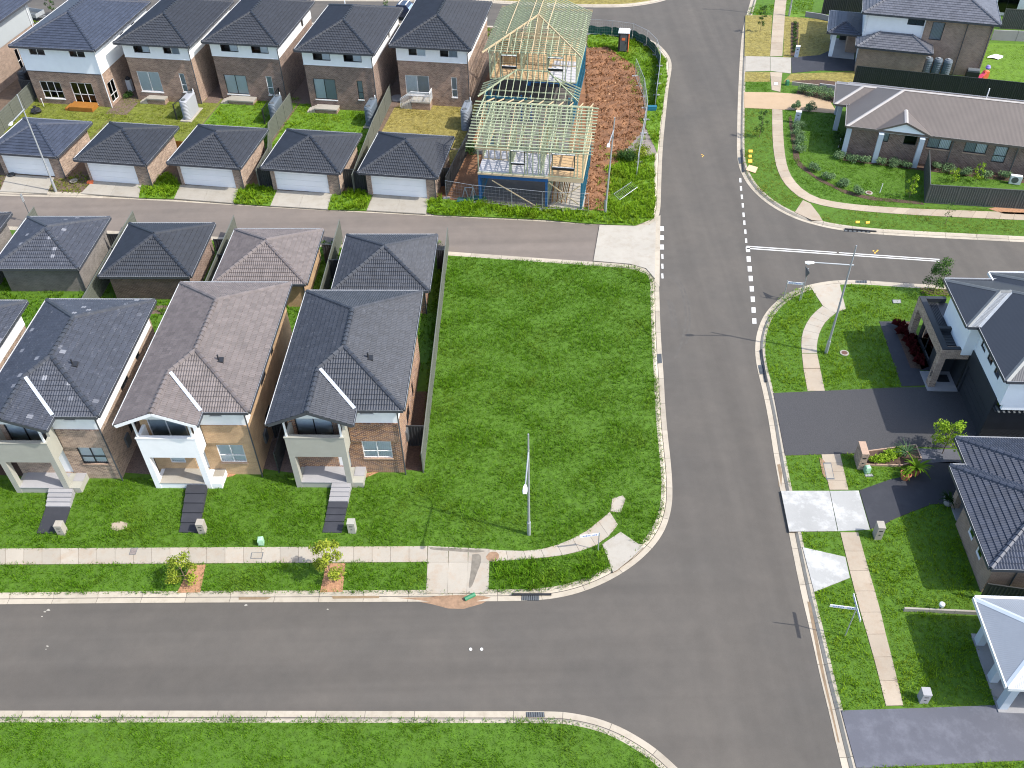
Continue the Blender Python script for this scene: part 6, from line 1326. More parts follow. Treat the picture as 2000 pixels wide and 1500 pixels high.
for x, y, s in ((95, 1192, 4), (88, 1195, 3), (82, 1204, 2.5), (93, 1262, 2.5), (90, 1268, 1.5), (480, 1182, 3), (640, 1190, 2)):
    k = [(x+s*math.cos(a)*random.uniform(.5, 1.4), y+s*.6*math.sin(a)*random.uniform(.5, 1.4)) for a in (0, 1, 2, 3, 4, 5)]; m.prism(ats(k, -.12), -.119, -.1165)
tag(obj('paint_fleck', m, M['fleck'], kind='stuff'), 'small pale flecks and splashes scattered on the lower road', 'road stain')
# ---------------------------------------------------------------- lawns and beds
def fr(F, *p): return [F.w(*q) for q in p]
patch('gravel', fr(FL, (-8.1, 37.6), (-7.0, 37.5), (-7.1, 44.5), (-8.1, 44.5)), 'bark', .03); patch('gravel', fr(FL, (-16.9, 37.6), (-14.45, 37.2), (-14.4, 47), (-16.9, 47)), 'pebble', .03); patch('gravel', fr(FL, (-25.3, 37.2), (-22.9, 37), (-22.9, 47), (-25.3, 47)), 'pebble', .03)
patch('gravel', fr(FL, (-34, 37), (-31.1, 36.8), (-31.1, 46), (-34, 46)), 'bark', .03)
patch('bare_earth', ats([(700, 925), (740, 922), (722, 930), (704, 941)]), 'chip', .012); patch('bare_earth', ats([(425, 922), (470, 920), (455, 930), (428, 935)]), 'chip', .012)
for a in ([(373, 1104), (402, 1103), (391, 1157), (346, 1158)], [(637, 1101), (675, 1100), (669, 1156), (625, 1157)]): p_ = ats(a); patch('mulch_bed', p_, 'chip', .02); EXCL.append(p_)
sp = ats([(218, 1022), (235, 1018), (250, 1022), (247, 1032), (228, 1037), (216, 1033)]); patch('bare_earth', sp, 'path_tan', .012); EXCL.append(sp)
for a in ([-62, 72.2, -52.5, 80.5], [-52.4, 72.2, -43.0, 82]): patch('lawn', FU.rect(*a), 'lawn_yel')
patch('lawn', FU.rect(-42.9, 72.2, -35.2, 83), 'lawn_mid'); patch('lawn', FU.rect(-35, 72.2, -26, 82), 'lawn_mid'); patch('lawn', FU.rect(-25.4, 72.2, -16.7, 84), 'lawn_dry')
patch('gravel', FU.rect(-53.4, 77.5, -51.2, 92), 'pebble', .02); patch('gravel', FU.rect(-44.7, 81, -43.2, 92), 'pebble', .02); patch('gravel', FU.rect(-36.3, 82, -33.6, 92), 'pebble', .02); patch('gravel', FU.rect(-26.8, 82.5, -25.0, 94), 'pebble', .02)
# driveways of the lane garages
for k, q in enumerate(([(14, 340), (106, 347), (92, 378), (0, 374)], [(183, 352), (277, 359), (271, 386), (158, 378)], [(352, 361), (467, 367), (456, 397), (340, 388)], [(541, 372), (649, 378), (640, 409), (528, 402)], [(730, 378), (838, 386), (832, 418), (716, 411)])):
    EXCL.append(ats(q)); P_ = ats(q); r_ = pave('driveway', P_, 'apron', .012); a, b, c_, d_ = [Vector(p) for p in P_]; m0, m1 = (a+b)/2, (d_+c_)/2
    slab(r_, [tuple(a), tuple(m0), tuple(m1), tuple(d_)], 'apron'); slab(r_, [tuple(m0), tuple(b), tuple(c_), tuple(m1)], 'apron')
bed = ats([(1545, 225), (1560, 300), (1563, 316), (1590, 342), (1640, 368), (1680, 380), (1715, 386), (1800, 394), (1806, 400), (1700, 391), (1650, 378), (1600, 354), (1560, 326), (1550, 310), (1540, 230)])
patch('mulch_bed', bed, 'bark', .02); patch('mulch_bed', ats([(1747, 641), (1776, 628), (1825, 712), (1800, 722), (1778, 719)]), 'bark', .02)
patch('mulch_bed', ats([(1548, 158), (1600, 156), (1668, 164), (1668, 174), (1600, 172), (1550, 166)]), 'bark', .03); patch('mulch_bed', ats([(1545, 44), (1560, 44), (1558, 110), (1544, 110)]), 'bark', .03); patch('mulch_bed', ats([(1558, 176), (1636, 186), (1636, 202), (1590, 196), (1555, 184)]), 'bark', .02)
patch('mulch_bed', fr(FN, (6.6, 79.0), (36, 79.0), (36, 80.3), (6.6, 80.3)), 'bark', .02); patch('mulch_bed', ats([(1800, 574), (1856, 578), (1856, 566), (1797, 562)]), 'bark', .03)
patch('bare_earth', ats([(1930, 408), (1960, 402), (2060, 404), (2060, 422), (1960, 418)]), 'chip', .03); EXCL.append(ats([(1930, 408), (1960, 402), (2060, 404), (2060, 422), (1960, 418)]))
root = thing('planter_bed', 'dark mulch bed edged with thin kerbs beside the charcoal driveway', 'garden bed', (*at(1680, 909), 0)); P_ = [Vector(p)-Vector(at(1680, 909)) for p in ats([(1675, 909), (1690, 884), (1788, 871), (1799, 900), (1760, 911)])]
m = MB(); m.prism([tuple(p) for p in P_], 0, .1); obj('mulch', m, M['bark'], root)
for a, b in zip(P_, P_[1:]+P_[:1]): m = MB(); m.beam((a.x, a.y, .07), (b.x, b.y, .07), .07, .16); obj('edging', m, M['sillb'], root)
EXCL.append(ats([(1673, 912), (1690, 882), (1788, 869), (1801, 902), (1760, 914)]))
# ---------------------------------------------------------------- plants
tree('street_tree', 'small yellow-green street tree on the left mulch patch of the lower verge', 'tree', at(365, 1137), 2.3, .8, 'leaf_y', 3, 1500, .15, .15, 'young street trees', .03); tree('street_tree', 'taller yellow-green street tree on the right mulch patch of the lower verge', 'tree', at(648, 1130), 3.2, .9, 'leaf_y', 8, 2000, .16, .4, 'young street trees', .035)
tree('street_tree', 'airy green young tree at the kerb behind the modern corner house', 'tree', at(1823, 572), 2.9, .95, 'leaf', 11, 2200, .14, .7, 'young street trees', .025); tree('street_tree', 'slim dark young tree on the verge by the sand-coloured driveway', 'tree', at(1483, 268), 2.7, .5, 'leaf', 15, 560, .15, .5, 'young street trees', .025)
tree('street_tree', 'slim dark young tree on the dry verge near the top edge', 'tree', at(1484, 63), 3.0, .5, 'leaf', 19, 520, .16, .7, 'young street trees', .025); tree('street_tree', 'small green tree beside the trailer at the top left', 'tree', at(103, 27), 2.6, .55, 'leaf', 23, 420, .18, .4, 'young street trees', .025)
tree('street_tree', 'tiny green tree on the upper road left of the parked ute', 'tree', at(754, 17), 1.6, .4, 'leaf', 29, 260, .17, .2, 'young street trees', .02); tree('street_tree', 'bright lime tree between the modern house and the slate-blue roof', 'tree', FR.w(23.6, 39.9), 2.6, .9, 'leaf_l', 33, 1500, .18, .8, 'young street trees', .03)
tree('young_tree', 'yellow-green sapling on the lawn at the corner of the dark green fence', 'tree', at(1775, 388), 2.2, .5, 'leaf_l', 37, 320, .17, .4, 'saplings', .02); tree('young_tree', 'thin yellow-green sapling inside the dark green fence, left one', 'tree', at(1860, 355), 1.3, .5, 'leaf_l', 41, 260, .16, .1, 'saplings', .015)
tree('young_tree', 'tall thin sapling inside the dark green fence, right one', 'tree', at(1905, 356), 1.9, .45, 'leaf_l', 43, 260, .16, .3, 'saplings', .015); tree('street_tree', 'sparse nearly bare sapling on the verge of the side road', 'tree', at(1846, 437), 1.9, .45, 'leaf', 47, 120, .13, .7, 'young street trees', .02)
shr = [(1556, 250), (1557, 266), (1561, 280), (1560, 296), (1590, 333), (1616, 350), (1648, 364), (1674, 379)]
for i, (x, y) in enumerate(shr): shrub('round_shrub', ('nearest the blue mailbox pillar|second from the blue mailbox pillar|smallest by the footpath|with a leggy right side|just past the bare mulch corner|halfway along the curved bed|before the last shrub of the curved bed|last of the bed beside the round pit cover').split('|')[i].join(('grey-green shrub ', ' along the corner lawn')), at(x, y), .62 if i < 4 else .5, .7, 'leaf_b', 50+i, 260, .13, 'shrubs along the corner lawn')
for i, (x, y, r_) in enumerate(((1640, 310, .6), (1664, 316, .6), (1688, 320, .5), (1718, 322, .45), (1745, 326, .55), (1768, 328, .45), (1826, 330, .45), (1852, 335, .6), (1885, 344, .6), (1922, 345, .65), (1962, 350, .5))):
    shrub('round_shrub', 'grey-green shrub at the taupe roofed house wall, '+('at the corner column|second from the corner column|left of the first porch column|right of the first porch column|between the two porch columns|left of the second porch column|just inside the dark green fence|under the first wide window|between the two wide windows|under the second wide window|beside the air conditioner').split('|')[i], at(x, y), r_, .75, 'leaf_b', 70+i, 240, .13, 'shrubs along the taupe roofed house')
for i, (x, y, r_) in enumerate(((1568, 182, .7), (1590, 186, .75), (1612, 190, .85), (1628, 196, .6), (1555, 215, .45), (1580, 218, .6), (1637, 275, .6), (1640, 288, .6))):
    shrub('round_shrub', ('leafy shrub at the left end of the hedge by the sand driveway|second leafy shrub of the hedge by the sand driveway|largest leafy shrub of the hedge by the sand driveway|leafy shrub at the right end of the hedge by the sand driveway|small shrub behind the blue mailbox pillar|round shrub in the strip beside the sand driveway|dark shrub in the shade of the porch column, upper one|dark shrub in the shade of the porch column, lower one').split('|')[i], at(x, y), r_, .95, 'leaf_b' if i < 6 else 'leaf', 90+i, 320, .14, 'shrubs near the sand driveway')
for i in range(9):
    f = i/8; shrub('bedding_plant', 'low plant in the narrow bed across the dry lawn, '+('first from the pillar|second from the pillar|third from the pillar|fourth from the pillar|fifth from the pillar|sixth from the pillar|seventh from the pillar|eighth from the pillar|farthest from the pillar').split('|')[i], at(1551+2*f, 102-54*f), .28, .4, 'leaf', 110+i, 70, .12, 'plants in the narrow bed', 'plant')
for i in range(11):
    f = i/10; x, y = 1754+(1792-1754)*f, 640+(712-640)*f; t = thing('cordyline', 'maroon strap-leaf plant in the entry bed, '+('farthest from|second farthest from|third farthest from|fourth farthest from|fifth farthest from|at mid row from|fifth nearest to|fourth nearest to|third nearest to|second nearest to|nearest to').split('|')[i]+' the porch', 'plant', (*at(x+(i % 2)*6, y), 0), i*1.3, 'maroon plants at the brick entry'); m = MB(); q = random.Random(i)
    for k in range(26):
        a = k*2.4; l = q.uniform(.35, .6); e = q.uniform(.25, 1.1); c_, s_ = math.cos(a), math.sin(a); w_ = .035
        m.face([(-s_*w_, c_*w_, .1), (s_*w_, -c_*w_, .1), (c_*l*.6*e+s_*w_, s_*l*.6*e-c_*w_, .1+l*.9), (c_*l*e, s_*l*e, .1+l*1.1*(1.25-e)), (c_*l*.6*e-s_*w_, s_*l*.6*e+c_*w_, .1+l*.9)])
    obj('foliage', m, M['leaf_r'], t)
def fronds(m, n, L_, z, seed, w=.05, droop=.8):
    q = random.Random(seed)
    for k in range(n):
        a = k*2.4+q.random()*.4; l = L_*q.uniform(.7, 1.1); e = q.uniform(.3, 1.0); pr = None
        for i in range(6):
            f = i/5; r_ = l*f*(.35+.65*e); h_ = z+l*(f*(1.1-.5*e)-droop*f*f*e); ww = w*(1-f*.8); c_, s_ = math.cos(a), math.sin(a); p = ((c_*r_-s_*ww, s_*r_+c_*ww, h_), (c_*r_+s_*ww, s_*r_-c_*ww, h_))
            if pr: m.face([pr[0], pr[1], p[1], p[0]])
            pr = p
def potted(label, loc, r, h, mat, L_, n, seed, pot='terracotta', w=.06):
    t = thing('potted_plant', label, 'potted plant', (*loc, .02), 0, 'potted plants'); m = MB(); m.lathe([(r*.7, 0), (r, h), (r*1.1, h), (r*1.1, h+.06), (r*.92, h+.06), (r*.9, h-.05)], k=16); obj('pot', m, M[pot], t)
    m = MB(); fronds(m, n, L_, h, seed, w); obj('foliage', m, M[mat], t); return t
potted('terracotta pot with a small lime plant at the edge of the dark driveway', at(1766, 935), .3, .42, 'leaf_l', .55, 18, 5); potted('terracotta pot with a drooping yellow-green palm beside the mulch bed', at(1785, 925), .34, .5, 'leaf_l', 1.25, 22, 6, w=.09)
potted('green fern in a grey pot at the brick entry column', at(1850, 985), .3, .4, 'leaf', .8, 26, 7, 'tilefloor'); potted('dark leafy plant on the porch between the white columns', FR.w(22.6, 24.2), .2, .3, 'leaf', .5, 16, 9, 'black')
for i, (x, y, r_) in enumerate(((1706, 903, .33), (1722, 902, .33), (1735, 896, .36), (1748, 893, .36), (1756, 886, .3))):
    shrub('bedding_plant', 'bright lime plant in the dark mulch bed, '+('nearest the brick pillar|second from the brick pillar|in the middle of its row|second from the palm|nearest the palm').split('|')[i], at(x, y), r_, .55, 'leaf_l', 130+i, 150, .15, 'lime plants in the mulch bed', 'plant')
t = thing('palm', 'grey-green spiky palm at the far end of the dark mulch bed', 'palm', (*at(1768, 893), .1)); m = MB(); fronds(m, 34, 1.0, .3, 21, .035, .6); obj('foliage', m, M['leaf_b'], t); m = MB(); m.tube([(0, 0, -.1), (0, 0, .4)], [.1, .07], 8); obj('trunk', m, M['bark_t'], t)
shrub('weed_clump', 'bushy weeds with reddish tips in the verge by the grey gravel', at(1225, 312), .9, 1.0, 'leaf', 141, 420, .16, None, 'weeds'); shrub('weed_clump', 'taller pale weeds at the mesh fence by the grey gravel', at(1252, 306), .8, 1.2, 'leaf_y', 142, 360, .16, None, 'weeds')
shrub('weed_clump', 'weeds growing in the gap left of the timber frame', at(918, 300), .8, 1.1, 'leaf', 143, 300, .17, None, 'weeds'); shrub('weed_clump', 'small shrub in the dark passage between the two leftmost upper houses', at(252, 190), .5, .6, 'leaf', 144, 200, .14, None, 'weeds')
# ---------------------------------------------------------------- mailboxes, covers, drains and small things
def mailbox(label, loc, w, d, h, mat, rz, group='mailbox pillars', cap=None):
    root = thing('mailbox_pillar', label, 'mailbox', (*loc, 0), rz, group); m = MB(); m.box(-w/2, -d/2, 0, w/2, d/2, h); obj('pillar', m, M[mat], root); m = MB(); m.box(-w/2-.01, -d/2-.01, h, w/2+.01, d/2+.01, h+.03); obj('cap', m, M[cap or mat], root)
    m = MB(); m.box(-.1, -d/2-.012, h*.72, .1, -d/2-.001, h*.78); m.box(-.05, -d/2-.012, h*.4, .05, -d/2-.001, h*.46); obj('letter_slot', m, M['black'], root); EXCL.append([root_w(root, p) for p in ((-w/2, -d/2), (w/2, -d/2), (w/2, d/2), (-w/2, d/2))])
mailbox('pale mailbox pillar at the foot of the dark path of the streaked-roof house', at(123, 1040), .42, .42, .8, 'apron', ROT(FL)); mailbox('pale mailbox pillar at the foot of the stepping path of the mauve-roofed house', at(397, 1038), .4, .42, .85, 'apron', ROT(FL)); mailbox('grey-green mailbox pillar half sunk in grass by the plum brick house path', at(689, 1037), .42, .4, .85, 'render_grey', ROT(FL))
mailbox('white mailbox pillar beside the white-stained driveway crossing', at(1712, 1048), .38, .5, 1.05, 'apron', ROT(FR)); mailbox('grey mailbox pillar on the lawn above the stamped slate driveway', at(1801, 1367), .4, .42, .8, 'tilefloor', ROT(FR))
mailbox('tall brick mailbox pillar at the head of the dark mulch bed', at(1677, 905), .4, 1.05, 1.35, 'brick_mix', ROT(FR), cap='sillb'); mailbox('blue-grey mailbox pillar with a white cap by the sand driveway', at(1556, 240), .5, .35, 1.15, 'clad_b', ROT(FN), cap='white'); mailbox('grey mailbox pillar at the end of the narrow bed on the dry lawn', at(1555, 111), .42, .35, 1.15, 'clad_b', ROT(FN), cap='white')
def pillar(label, loc, mat): root = thing('service_pillar', label, 'service box', (*loc, 0), .1, 'electrical service boxes'); m = MB(); m.lathe([(.22, 0), (.22, .42), (.19, .5), (.12, .53)], k=4); o = obj('box', m, M[mat], root); o.rotation_euler.z = .78; m = MB(); m.box(-.1, -.18, .1, .1, -.17, .35); obj('door_plate', m, M[mat], root)
pillar('pale green electrical box by the footpath below the mauve-roofed house', at(511, 1062), 'green_lid'); pillar('pale green electrical box in the grass left of the mulch bed', at(1692, 922), 'green_lid'); pillar('dark green electrical box beside the tan footpath at the top', at(1537, 166), 'green_dk')
def cover(label, loc, r, mats, z=.03, name='pit_cover'): root = thing(name, label, 'pit cover', (*loc, 0)); m = MB(); m.lathe([(r*1.5, 0), (r*1.5, z+.02), (r*1.02, z+.03), (r*1.0, z)], k=24); obj('rim', m, M[mats[0]], root); m = MB(); m.lathe([(r, .0), (r, z+.015), (.01, z+.02)], k=20); obj('lid', m, M[mats[1]], root); EXCL.append([(loc[0]+r*1.5*math.cos(a), loc[1]+r*1.5*math.sin(a)) for a in (0, 1, 2, 3, 4, 5, 6)])
M['rust'] = simple('rusty_iron', (.12, .055, .04), .8, .2, 6)
cover('round rusty pit cover in a white ring on the corner lawn below the tall lamp', at(1649, 690), .2, ('apron', 'rust')); cover('round rusty pit cover at the end of the curved shrub bed', at(1697, 377), .2, ('apron', 'rust'))
def lid(label, px, mat, z0, z1, name='access_lid'): root = thing(name, label, 'access lid', (*ats(px)[0], 0)); P_ = [(p[0]-root.location.x, p[1]-root.location.y) for p in ats(px)]; m = MB(); m.prism(P_, z0, z1); obj('frame', m, M['steel_d'], root); c_ = np.mean(P_, 0); m = MB(); m.prism([tuple(c_+(np.array(p)-c_)*.86) for p in P_], z0, z1+.003); obj('lid', m, M[mat], root)
lid('dark square lid set in the footpath left of the yellow-green trees', [(256, 1071), (270, 1070), (265, 1084), (252, 1084)], 'gravel', .0, .034); lid('square lid outlined in the footpath between the two yellow-green trees', [(491, 1080), (515, 1079), (512, 1092), (489, 1092)], 'path', .0, .034)
lid('square white lid in the tan footpath by the dark green box', [(1511, 161), (1520, 161), (1520, 167), (1511, 167)], 'white_paint', .0, .034); lid('long lid set in the tan footpath beside the charcoal driveway', [(1607, 904), (1623, 904), (1630, 937), (1614, 937)], 'path', .0, .034); lid('pale concrete lid in the grass by the side road', [(1742, 586), (1759, 586), (1760, 593), (1744, 593)], 'tilefloor', .0, .05)
lid('stone ringed lid in the grass in front of the terracotta pots', [(1688, 928), (1703, 926), (1706, 931), (1690, 932)], 'tilefloor', 0, .05)
def grate(label, px, n=7, opening=None):
    root = thing('drain_grate', label, 'drain', (*at(*px[0], -.11), 0), 0, 'gutter drain grates'); P_ = [np.array(at(*p, -.11))-np.array(at(*px[0], -.11)) for p in px]; m = MB(); m.prism([tuple(p) for p in P_], -.13, -.098); obj('pit', m, M['black'], root)
    for k in range(n): f0, f1 = k/n+.03, (k+.6)/n+.03; a, b = P_[0]+(P_[1]-P_[0])*f0, P_[0]+(P_[1]-P_[0])*f1; c_, d_ = P_[3]+(P_[2]-P_[3])*f1, P_[3]+(P_[2]-P_[3])*f0; m = MB(); m.prism([tuple(a), tuple(b), tuple(c_), tuple(d_)], -.097, -.088); obj('bar', m, M['steel_d'], root)
    if opening: q = [np.array(at(*p, 0))-np.array(at(*px[0], -.11)) for p in opening]; m = MB(); m.beam((*q[0], -.035), (*q[1], -.035), .1, .07); obj('inlet_slot', m, M['black'], root)
grate('drain grate in the gutter of the lower road below the curved footpath', [(1019, 1162), (1053, 1162), (1053, 1173), (1018, 1173)], 8, [(1000, 1160), (1077, 1160)]); grate('drain grate in the gutter at the corner of the bottom verge', [(1027, 1391), (1063, 1391), (1064, 1401), (1028, 1401)], 8)
grate('drain grate in the main road gutter beside the empty grass block', [(1283, 692), (1292, 691), (1293, 709), (1284, 710)], 5); grate('drain grate in the curved gutter at the side road lamp', [(1671, 548), (1693, 548), (1693, 553), (1671, 553)], 7); grate('drain grate in the gutter left of the corner lawn', [(1480, 714), (1490, 712), (1494, 730), (1484, 731)], 5, [(1487, 682), (1497, 745)])
grate('drain slot in the side road kerb below the curved footpath', [(1648, 449), (1700, 452), (1700, 455), (1648, 452)], 6, [(1650, 446), (1712, 451)]); grate('drain grate in the main road gutter by the cardboard sheet', [(1441, 308), (1448, 307), (1450, 319), (1443, 320)], 4, [(1449, 290), (1452, 335)])
m = MB(); m.tube([at(908, 1172, -.1)+(-.02,), at(928, 1163, -.1)+(.02,)], .12, 8); tag(obj('sediment_sock', m, M['green_dk']), 'rolled green silt sock lying in the gutter beside the drain grate', 'silt sock')
sp = ats([(770, 1167), (835, 1166), (862, 1163), (880, 1159), (905, 1157), (950, 1165), (964, 1167), (940, 1179), (905, 1189), (875, 1188), (845, 1180), (800, 1171)], -.1); m = MB(); n = len(sp); c_ = np.mean(sp, 0)
m.v = [(*p, -.118) for p in sp] + [(*(c_+(np.array(p)-c_)*.5), -.09) for p in sp] + [(*c_, -.075)]
for i in range(n): m.f += [(i, (i+1) % n, n+(i+1) % n, n+i), (n+i, n+(i+1) % n, 2*n)]; m.m += [0, 0]
tag(obj('mud_spill', m, M['mudstain'], kind='stuff'), 'wash of orange mud spilling over the gutter below the driveway crossing', 'mud')
for a in ([(466, 1166), (530, 1166), (520, 1171), (466, 1171)], [(648, 1164), (741, 1163), (740, 1168), (650, 1169)], [(1577, 1175), (1583, 1175), (1612, 1325), (1640, 1450), (1632, 1450), (1605, 1325)], [(1518, 907), (1524, 906), (1528, 925), (1526, 950), (1521, 950)]): m = MB(); m.prism(ats(a, -.1), -.118, -.1085); obj('gutter_stain', m, M['puddle'] if 'puddle' in M else M.setdefault('puddle', simple('muddy_water_film', (.21, .15, .09), .25, .2, 3, world=True)), kind='structure')
for i, a in enumerate(([(1462, 293), (1470, 293), (1470, 298), (1462, 298)], [(1462, 303), (1468, 303), (1468, 308), (1462, 308)], [(1461, 312), (1469, 312), (1469, 318), (1461, 318)], [(1671, 432), (1679, 432), (1679, 436), (1671, 436)], [(1691, 433), (1699, 433), (1698, 437), (1691, 437)])):
    m = MB(); m.prism(ats(a), 0, .035); EXCL.append(ats(a)); tag(obj('spray_mark', m, M['yellow_paint']), ('topmost orange painted patch on the verge above the cardboard|middle orange painted patch on the verge above the cardboard|lowest orange painted patch on the verge above the cardboard|left yellow painted patch on the verge of the side road|right yellow painted patch on the verge of the side road').split('|')[i], 'paint mark', 'painted patches on the grass')
m = MB(); m.prism(ats([(1456, 333), (1463, 323), (1480, 328), (1475, 339)]), .05, .07); EXCL.append(ats([(1456, 333), (1463, 323), (1480, 328), (1475, 339)])); tag(obj('cardboard_sheet', m, M['card']), 'flat sheet of brown cardboard lying at the kerb of the corner verge', 'cardboard')
root = thing('air_conditioner', 'white air conditioner unit on the ground at the right edge beside the brick wall', 'air conditioner', (*FN.w(20.7, 78.7), 0), ROT(FN)); m = MB(); m.box(-.45, -.18, .05, .45, .18, .8); obj('casing', m, M['white_paint'], root); m = MB(); m.tube([(-.08, -.184, .44), (-.08, -.19, .44)], .28, 18); obj('fan_grille', m, M['steel_d'], root)
m = MB(); m.face([(-.9, -.2, .1), (-.2, -.5, .14), (.7, -.35, .12), (.95, .1, .1), (.3, .45, .16), (-.4, .2, .13)]); m.face([(-.2, -.5, .14), (.1, -.7, .08), (.7, -.35, .12)]); tag(obj('white_cloth', m, M['white_paint'], None, (*at(1942, 112), 0)), 'white cloth lying on the bright lawn right of the grey tiled house', 'cloth')
root = thing('toy', 'pink, violet and red plastic toy slide behind the long black fence', 'toy', (*at(1921, 152), 0)); m = MB(); m.beam((0, 0, .7), (-.7, -.4, .08), .4, .06); obj('slide', m, M['pink'], root); m = MB(); m.box(-.15, -.2, 0, .35, .25, .7); obj('tower', m, M['orange'], root); m = MB(); m.lathe([(.2, .95), (.26, 1.1), (.15, 1.3), (.02, 1.34)], .1, 0, 10); obj('top', m, M['purple'], root)
root = thing('garden_tap', 'white tap post on the low sleeper edging of the right lawn', 'tap', (*at(1833, 1194), 0)); m = MB(); m.tube([(0, 0, 0), (0, 0, .55)], .05, 6); obj('post', m, M['steel_d'], root); m = MB(); m.lathe([(.05, .5), (.14, .55), (.14, .7), (.05, .76)], k=10); obj('meter', m, M['white_paint'], root)
for i, (x, y, x2) in enumerate(((1637, 288, 0), (1718, 377, 6))): m = MB(); m.tube([(0, 0, 0), (.05, 0, .9)], .03, 6); tag(obj('marker_stake', m, M['white_paint'], None, (*at(x, y), 0)), ('white stake by the porch column of the taupe roofed house', 'white stake on the corner lawn beside the round pit cover')[i], 'stake')
root = thing('barbecue', 'dark covered barbecue against the brick wall behind the long black fence', 'barbecue', (*FN.w(18.4, 98.9), 0), ROT(FN)); m = MB(); m.box(-.6, -.3, .1, .6, .3, .85); obj('cabinet', m, M['black'], root); m = MB(); m.tube([(-.55, 0, .9), (.55, 0, .9)], .26, 10); obj('hood', m, M['steel_d'], root)
root = thing('pool_cover', 'round pale concrete pit lid in the dark passage left of the white railed stair', 'pit cover', (*at(776, 193), 0)); m = MB(); m.lathe([(.7, 0), (.7, .1), (.66, .14), (.02, .15)], k=24); obj('lid', m, M['tilefloor'], root)
# ---------------------------------------------------------------- grass
def within(poly, n=0): return poly
g1 = [poly_clip(polyA, ats([(-90, 1185), (-90, 936), (835, 921), (1330, 921), (1330, 1185)]))] if False else None
GA = ats([(-90, 937), (30, 937), (820, 924), (852, 500), (1100, 512), (1240, 521), (1270, 536), (1279, 560), (1277, 620), (1280, 690), (1286, 760), (1292, 850), (1297, 910), (1300, 960), (1297, 1000), (1285, 1030), (1262, 1062), (1230, 1092), (1190, 1118), (1145, 1139), (1095, 1152), (1040, 1158), (960, 1159), (0, 1161), (-90, 1162)])
grass('lawn_grass', 'long rough green grass covering the empty block and the front lawns', [GA], 330, .19, 'g_lot', width=.024, clump=5, spread=.1)
grass('weed_grass', 'taller brighter grass tufts in the verge strip below the curved footpath', [ats([(958, 1100), (1050, 1093), (1110, 1086), (1165, 1068), (1190, 1085), (1194, 1108), (1150, 1135), (1060, 1152), (965, 1152)])], 170, .36, 'g_lot', width=.04)
GE = ats([(-90, 1402), (1080, 1404), (1150, 1415), (1230, 1447), (1290, 1492), (1330, 1530), (-90, 1530)])
grass('lawn_grass', 'yellowish green grass along the bottom edge of the view', [GE], 330, .17, 'g_lot', width=.022, clump=5, spread=.1)
GDs = [[(1527, 574), (1585, 557), (1606, 600), (1580, 618), (1566, 645), (1562, 690), (1577, 764), (1510, 767), (1497, 715), (1492, 670), (1500, 620)], [(1652, 557), (1775, 563), (1860, 566), (1856, 580), (1800, 600), (1776, 627), (1717, 628), (1761, 756), (1612, 764), (1600, 690), (1603, 650), (1630, 614), (1652, 604)],
       [(1534, 890), (1604, 888), (1620, 957), (1541, 958)], [(1641, 887), (1690, 884), (1678, 910), (1765, 912), (1795, 903), (1760, 930), (1678, 957), (1657, 957)], [(1563, 1040), (1641, 1040), (1651, 1087), (1568, 1068)],
       [(1590, 1158), (1660, 1130), (1680, 1195), (1712, 1305), (1730, 1384), (1642, 1388), (1612, 1260)], [(1676, 1040), (1700, 1035), (1725, 1028), (1820, 986), (1868, 986), (1906, 1160), (1960, 1344), (1957, 1378), (1764, 1383), (1746, 1300), (1719, 1189)], [(1672, 1501), (2010, 1487), (2030, 1520), (1675, 1530)]]
grass('lawn_grass', 'green grass of the verges and front lawns on the right side', [ats(a) for a in GDs], 280, .17, 'g_verge', width=.026, clump=5, spread=.1)
GCg = [[(1453, 212), (1508, 213), (1511, 300), (1530, 358), (1565, 390), (1552, 416), (1500, 390), (1462, 352), (1452, 320)], [(1530, 212), (1632, 218), (1650, 298), (1800, 332), (1806, 398), (1700, 405), (1610, 390), (1560, 364), (1535, 315)], [(1603, 421), (1640, 409), (1760, 419), (1900, 426), (2030, 432), (2030, 462), (1800, 452), (1640, 440), (1606, 432)], [(1700, 403), (2030, 410), (2030, 418), (1700, 412)], [(1830, 335), (2030, 352), (2030, 366), (1815, 362)], [(1453, 160), (1504, 160), (1505, 180), (1453, 179)], [(1528, 162), (1560, 175), (1620, 198), (1560, 183), (1520, 180)]]
grass('lawn_grass', 'yellowish verge grass around the curved footpath of the corner', [ats(GCg[i]) for i in (0, 2, 3)], 260, .11, 'g_mid', width=.03, two=False, spread=.14); grass('lawn_grass', 'green grass of the corner lawn below the taupe roof', [ats(GCg[i]) for i in (1, 4, 5, 6)], 260, .12, 'g_lot', width=.03, two=False, spread=.14)
grass('lawn_grass', 'dry yellow grass of the verge and front yard at the top right', [ats(a) for a in ([(1458, 30), (1508, 30), (1504, 110), (1455, 110)], [(1532, 32), (1625, 40), (1622, 110), (1530, 112)], [(1455, 141), (1504, 141), (1504, 160), (1453, 160)], [(1545, 144), (1668, 140), (1668, 160), (1530, 162)])], 150, .07, 'g_dry', width=.03, two=False, spread=.2)
grass('lawn_grass', 'bright mown grass of the back yard right of the grey tiled house', [ats([(1920, 88), (2030, 90), (2030, 165), (1898, 155)])], 160, .08, 'g_verge', width=.03, two=False, spread=.18); patch('lawn', ats([(1912, 84), (2080, 88), (2080, 168), (1890, 160)]), 'lawn_mid'); patch('lawn', ats([(1535, 22), (1600, 25), (1580, 36), (1530, 34)]), 'lawn_mid')
patch('lawn', ats([(1456, 30), (1508, 30), (1504, 110), (1454, 110)]), 'lawn_dry'); patch('lawn', ats([(1532, 32), (1628, 40), (1628, 110), (1530, 112)]), 'lawn_dry', .01); patch('lawn', ats([(1455, 141), (1504, 141), (1504, 160), (1454, 160)]), 'lawn_dry'); patch('lawn', ats([(1545, 144), (1672, 140), (1668, 164), (1530, 160)]), 'lawn_dry')
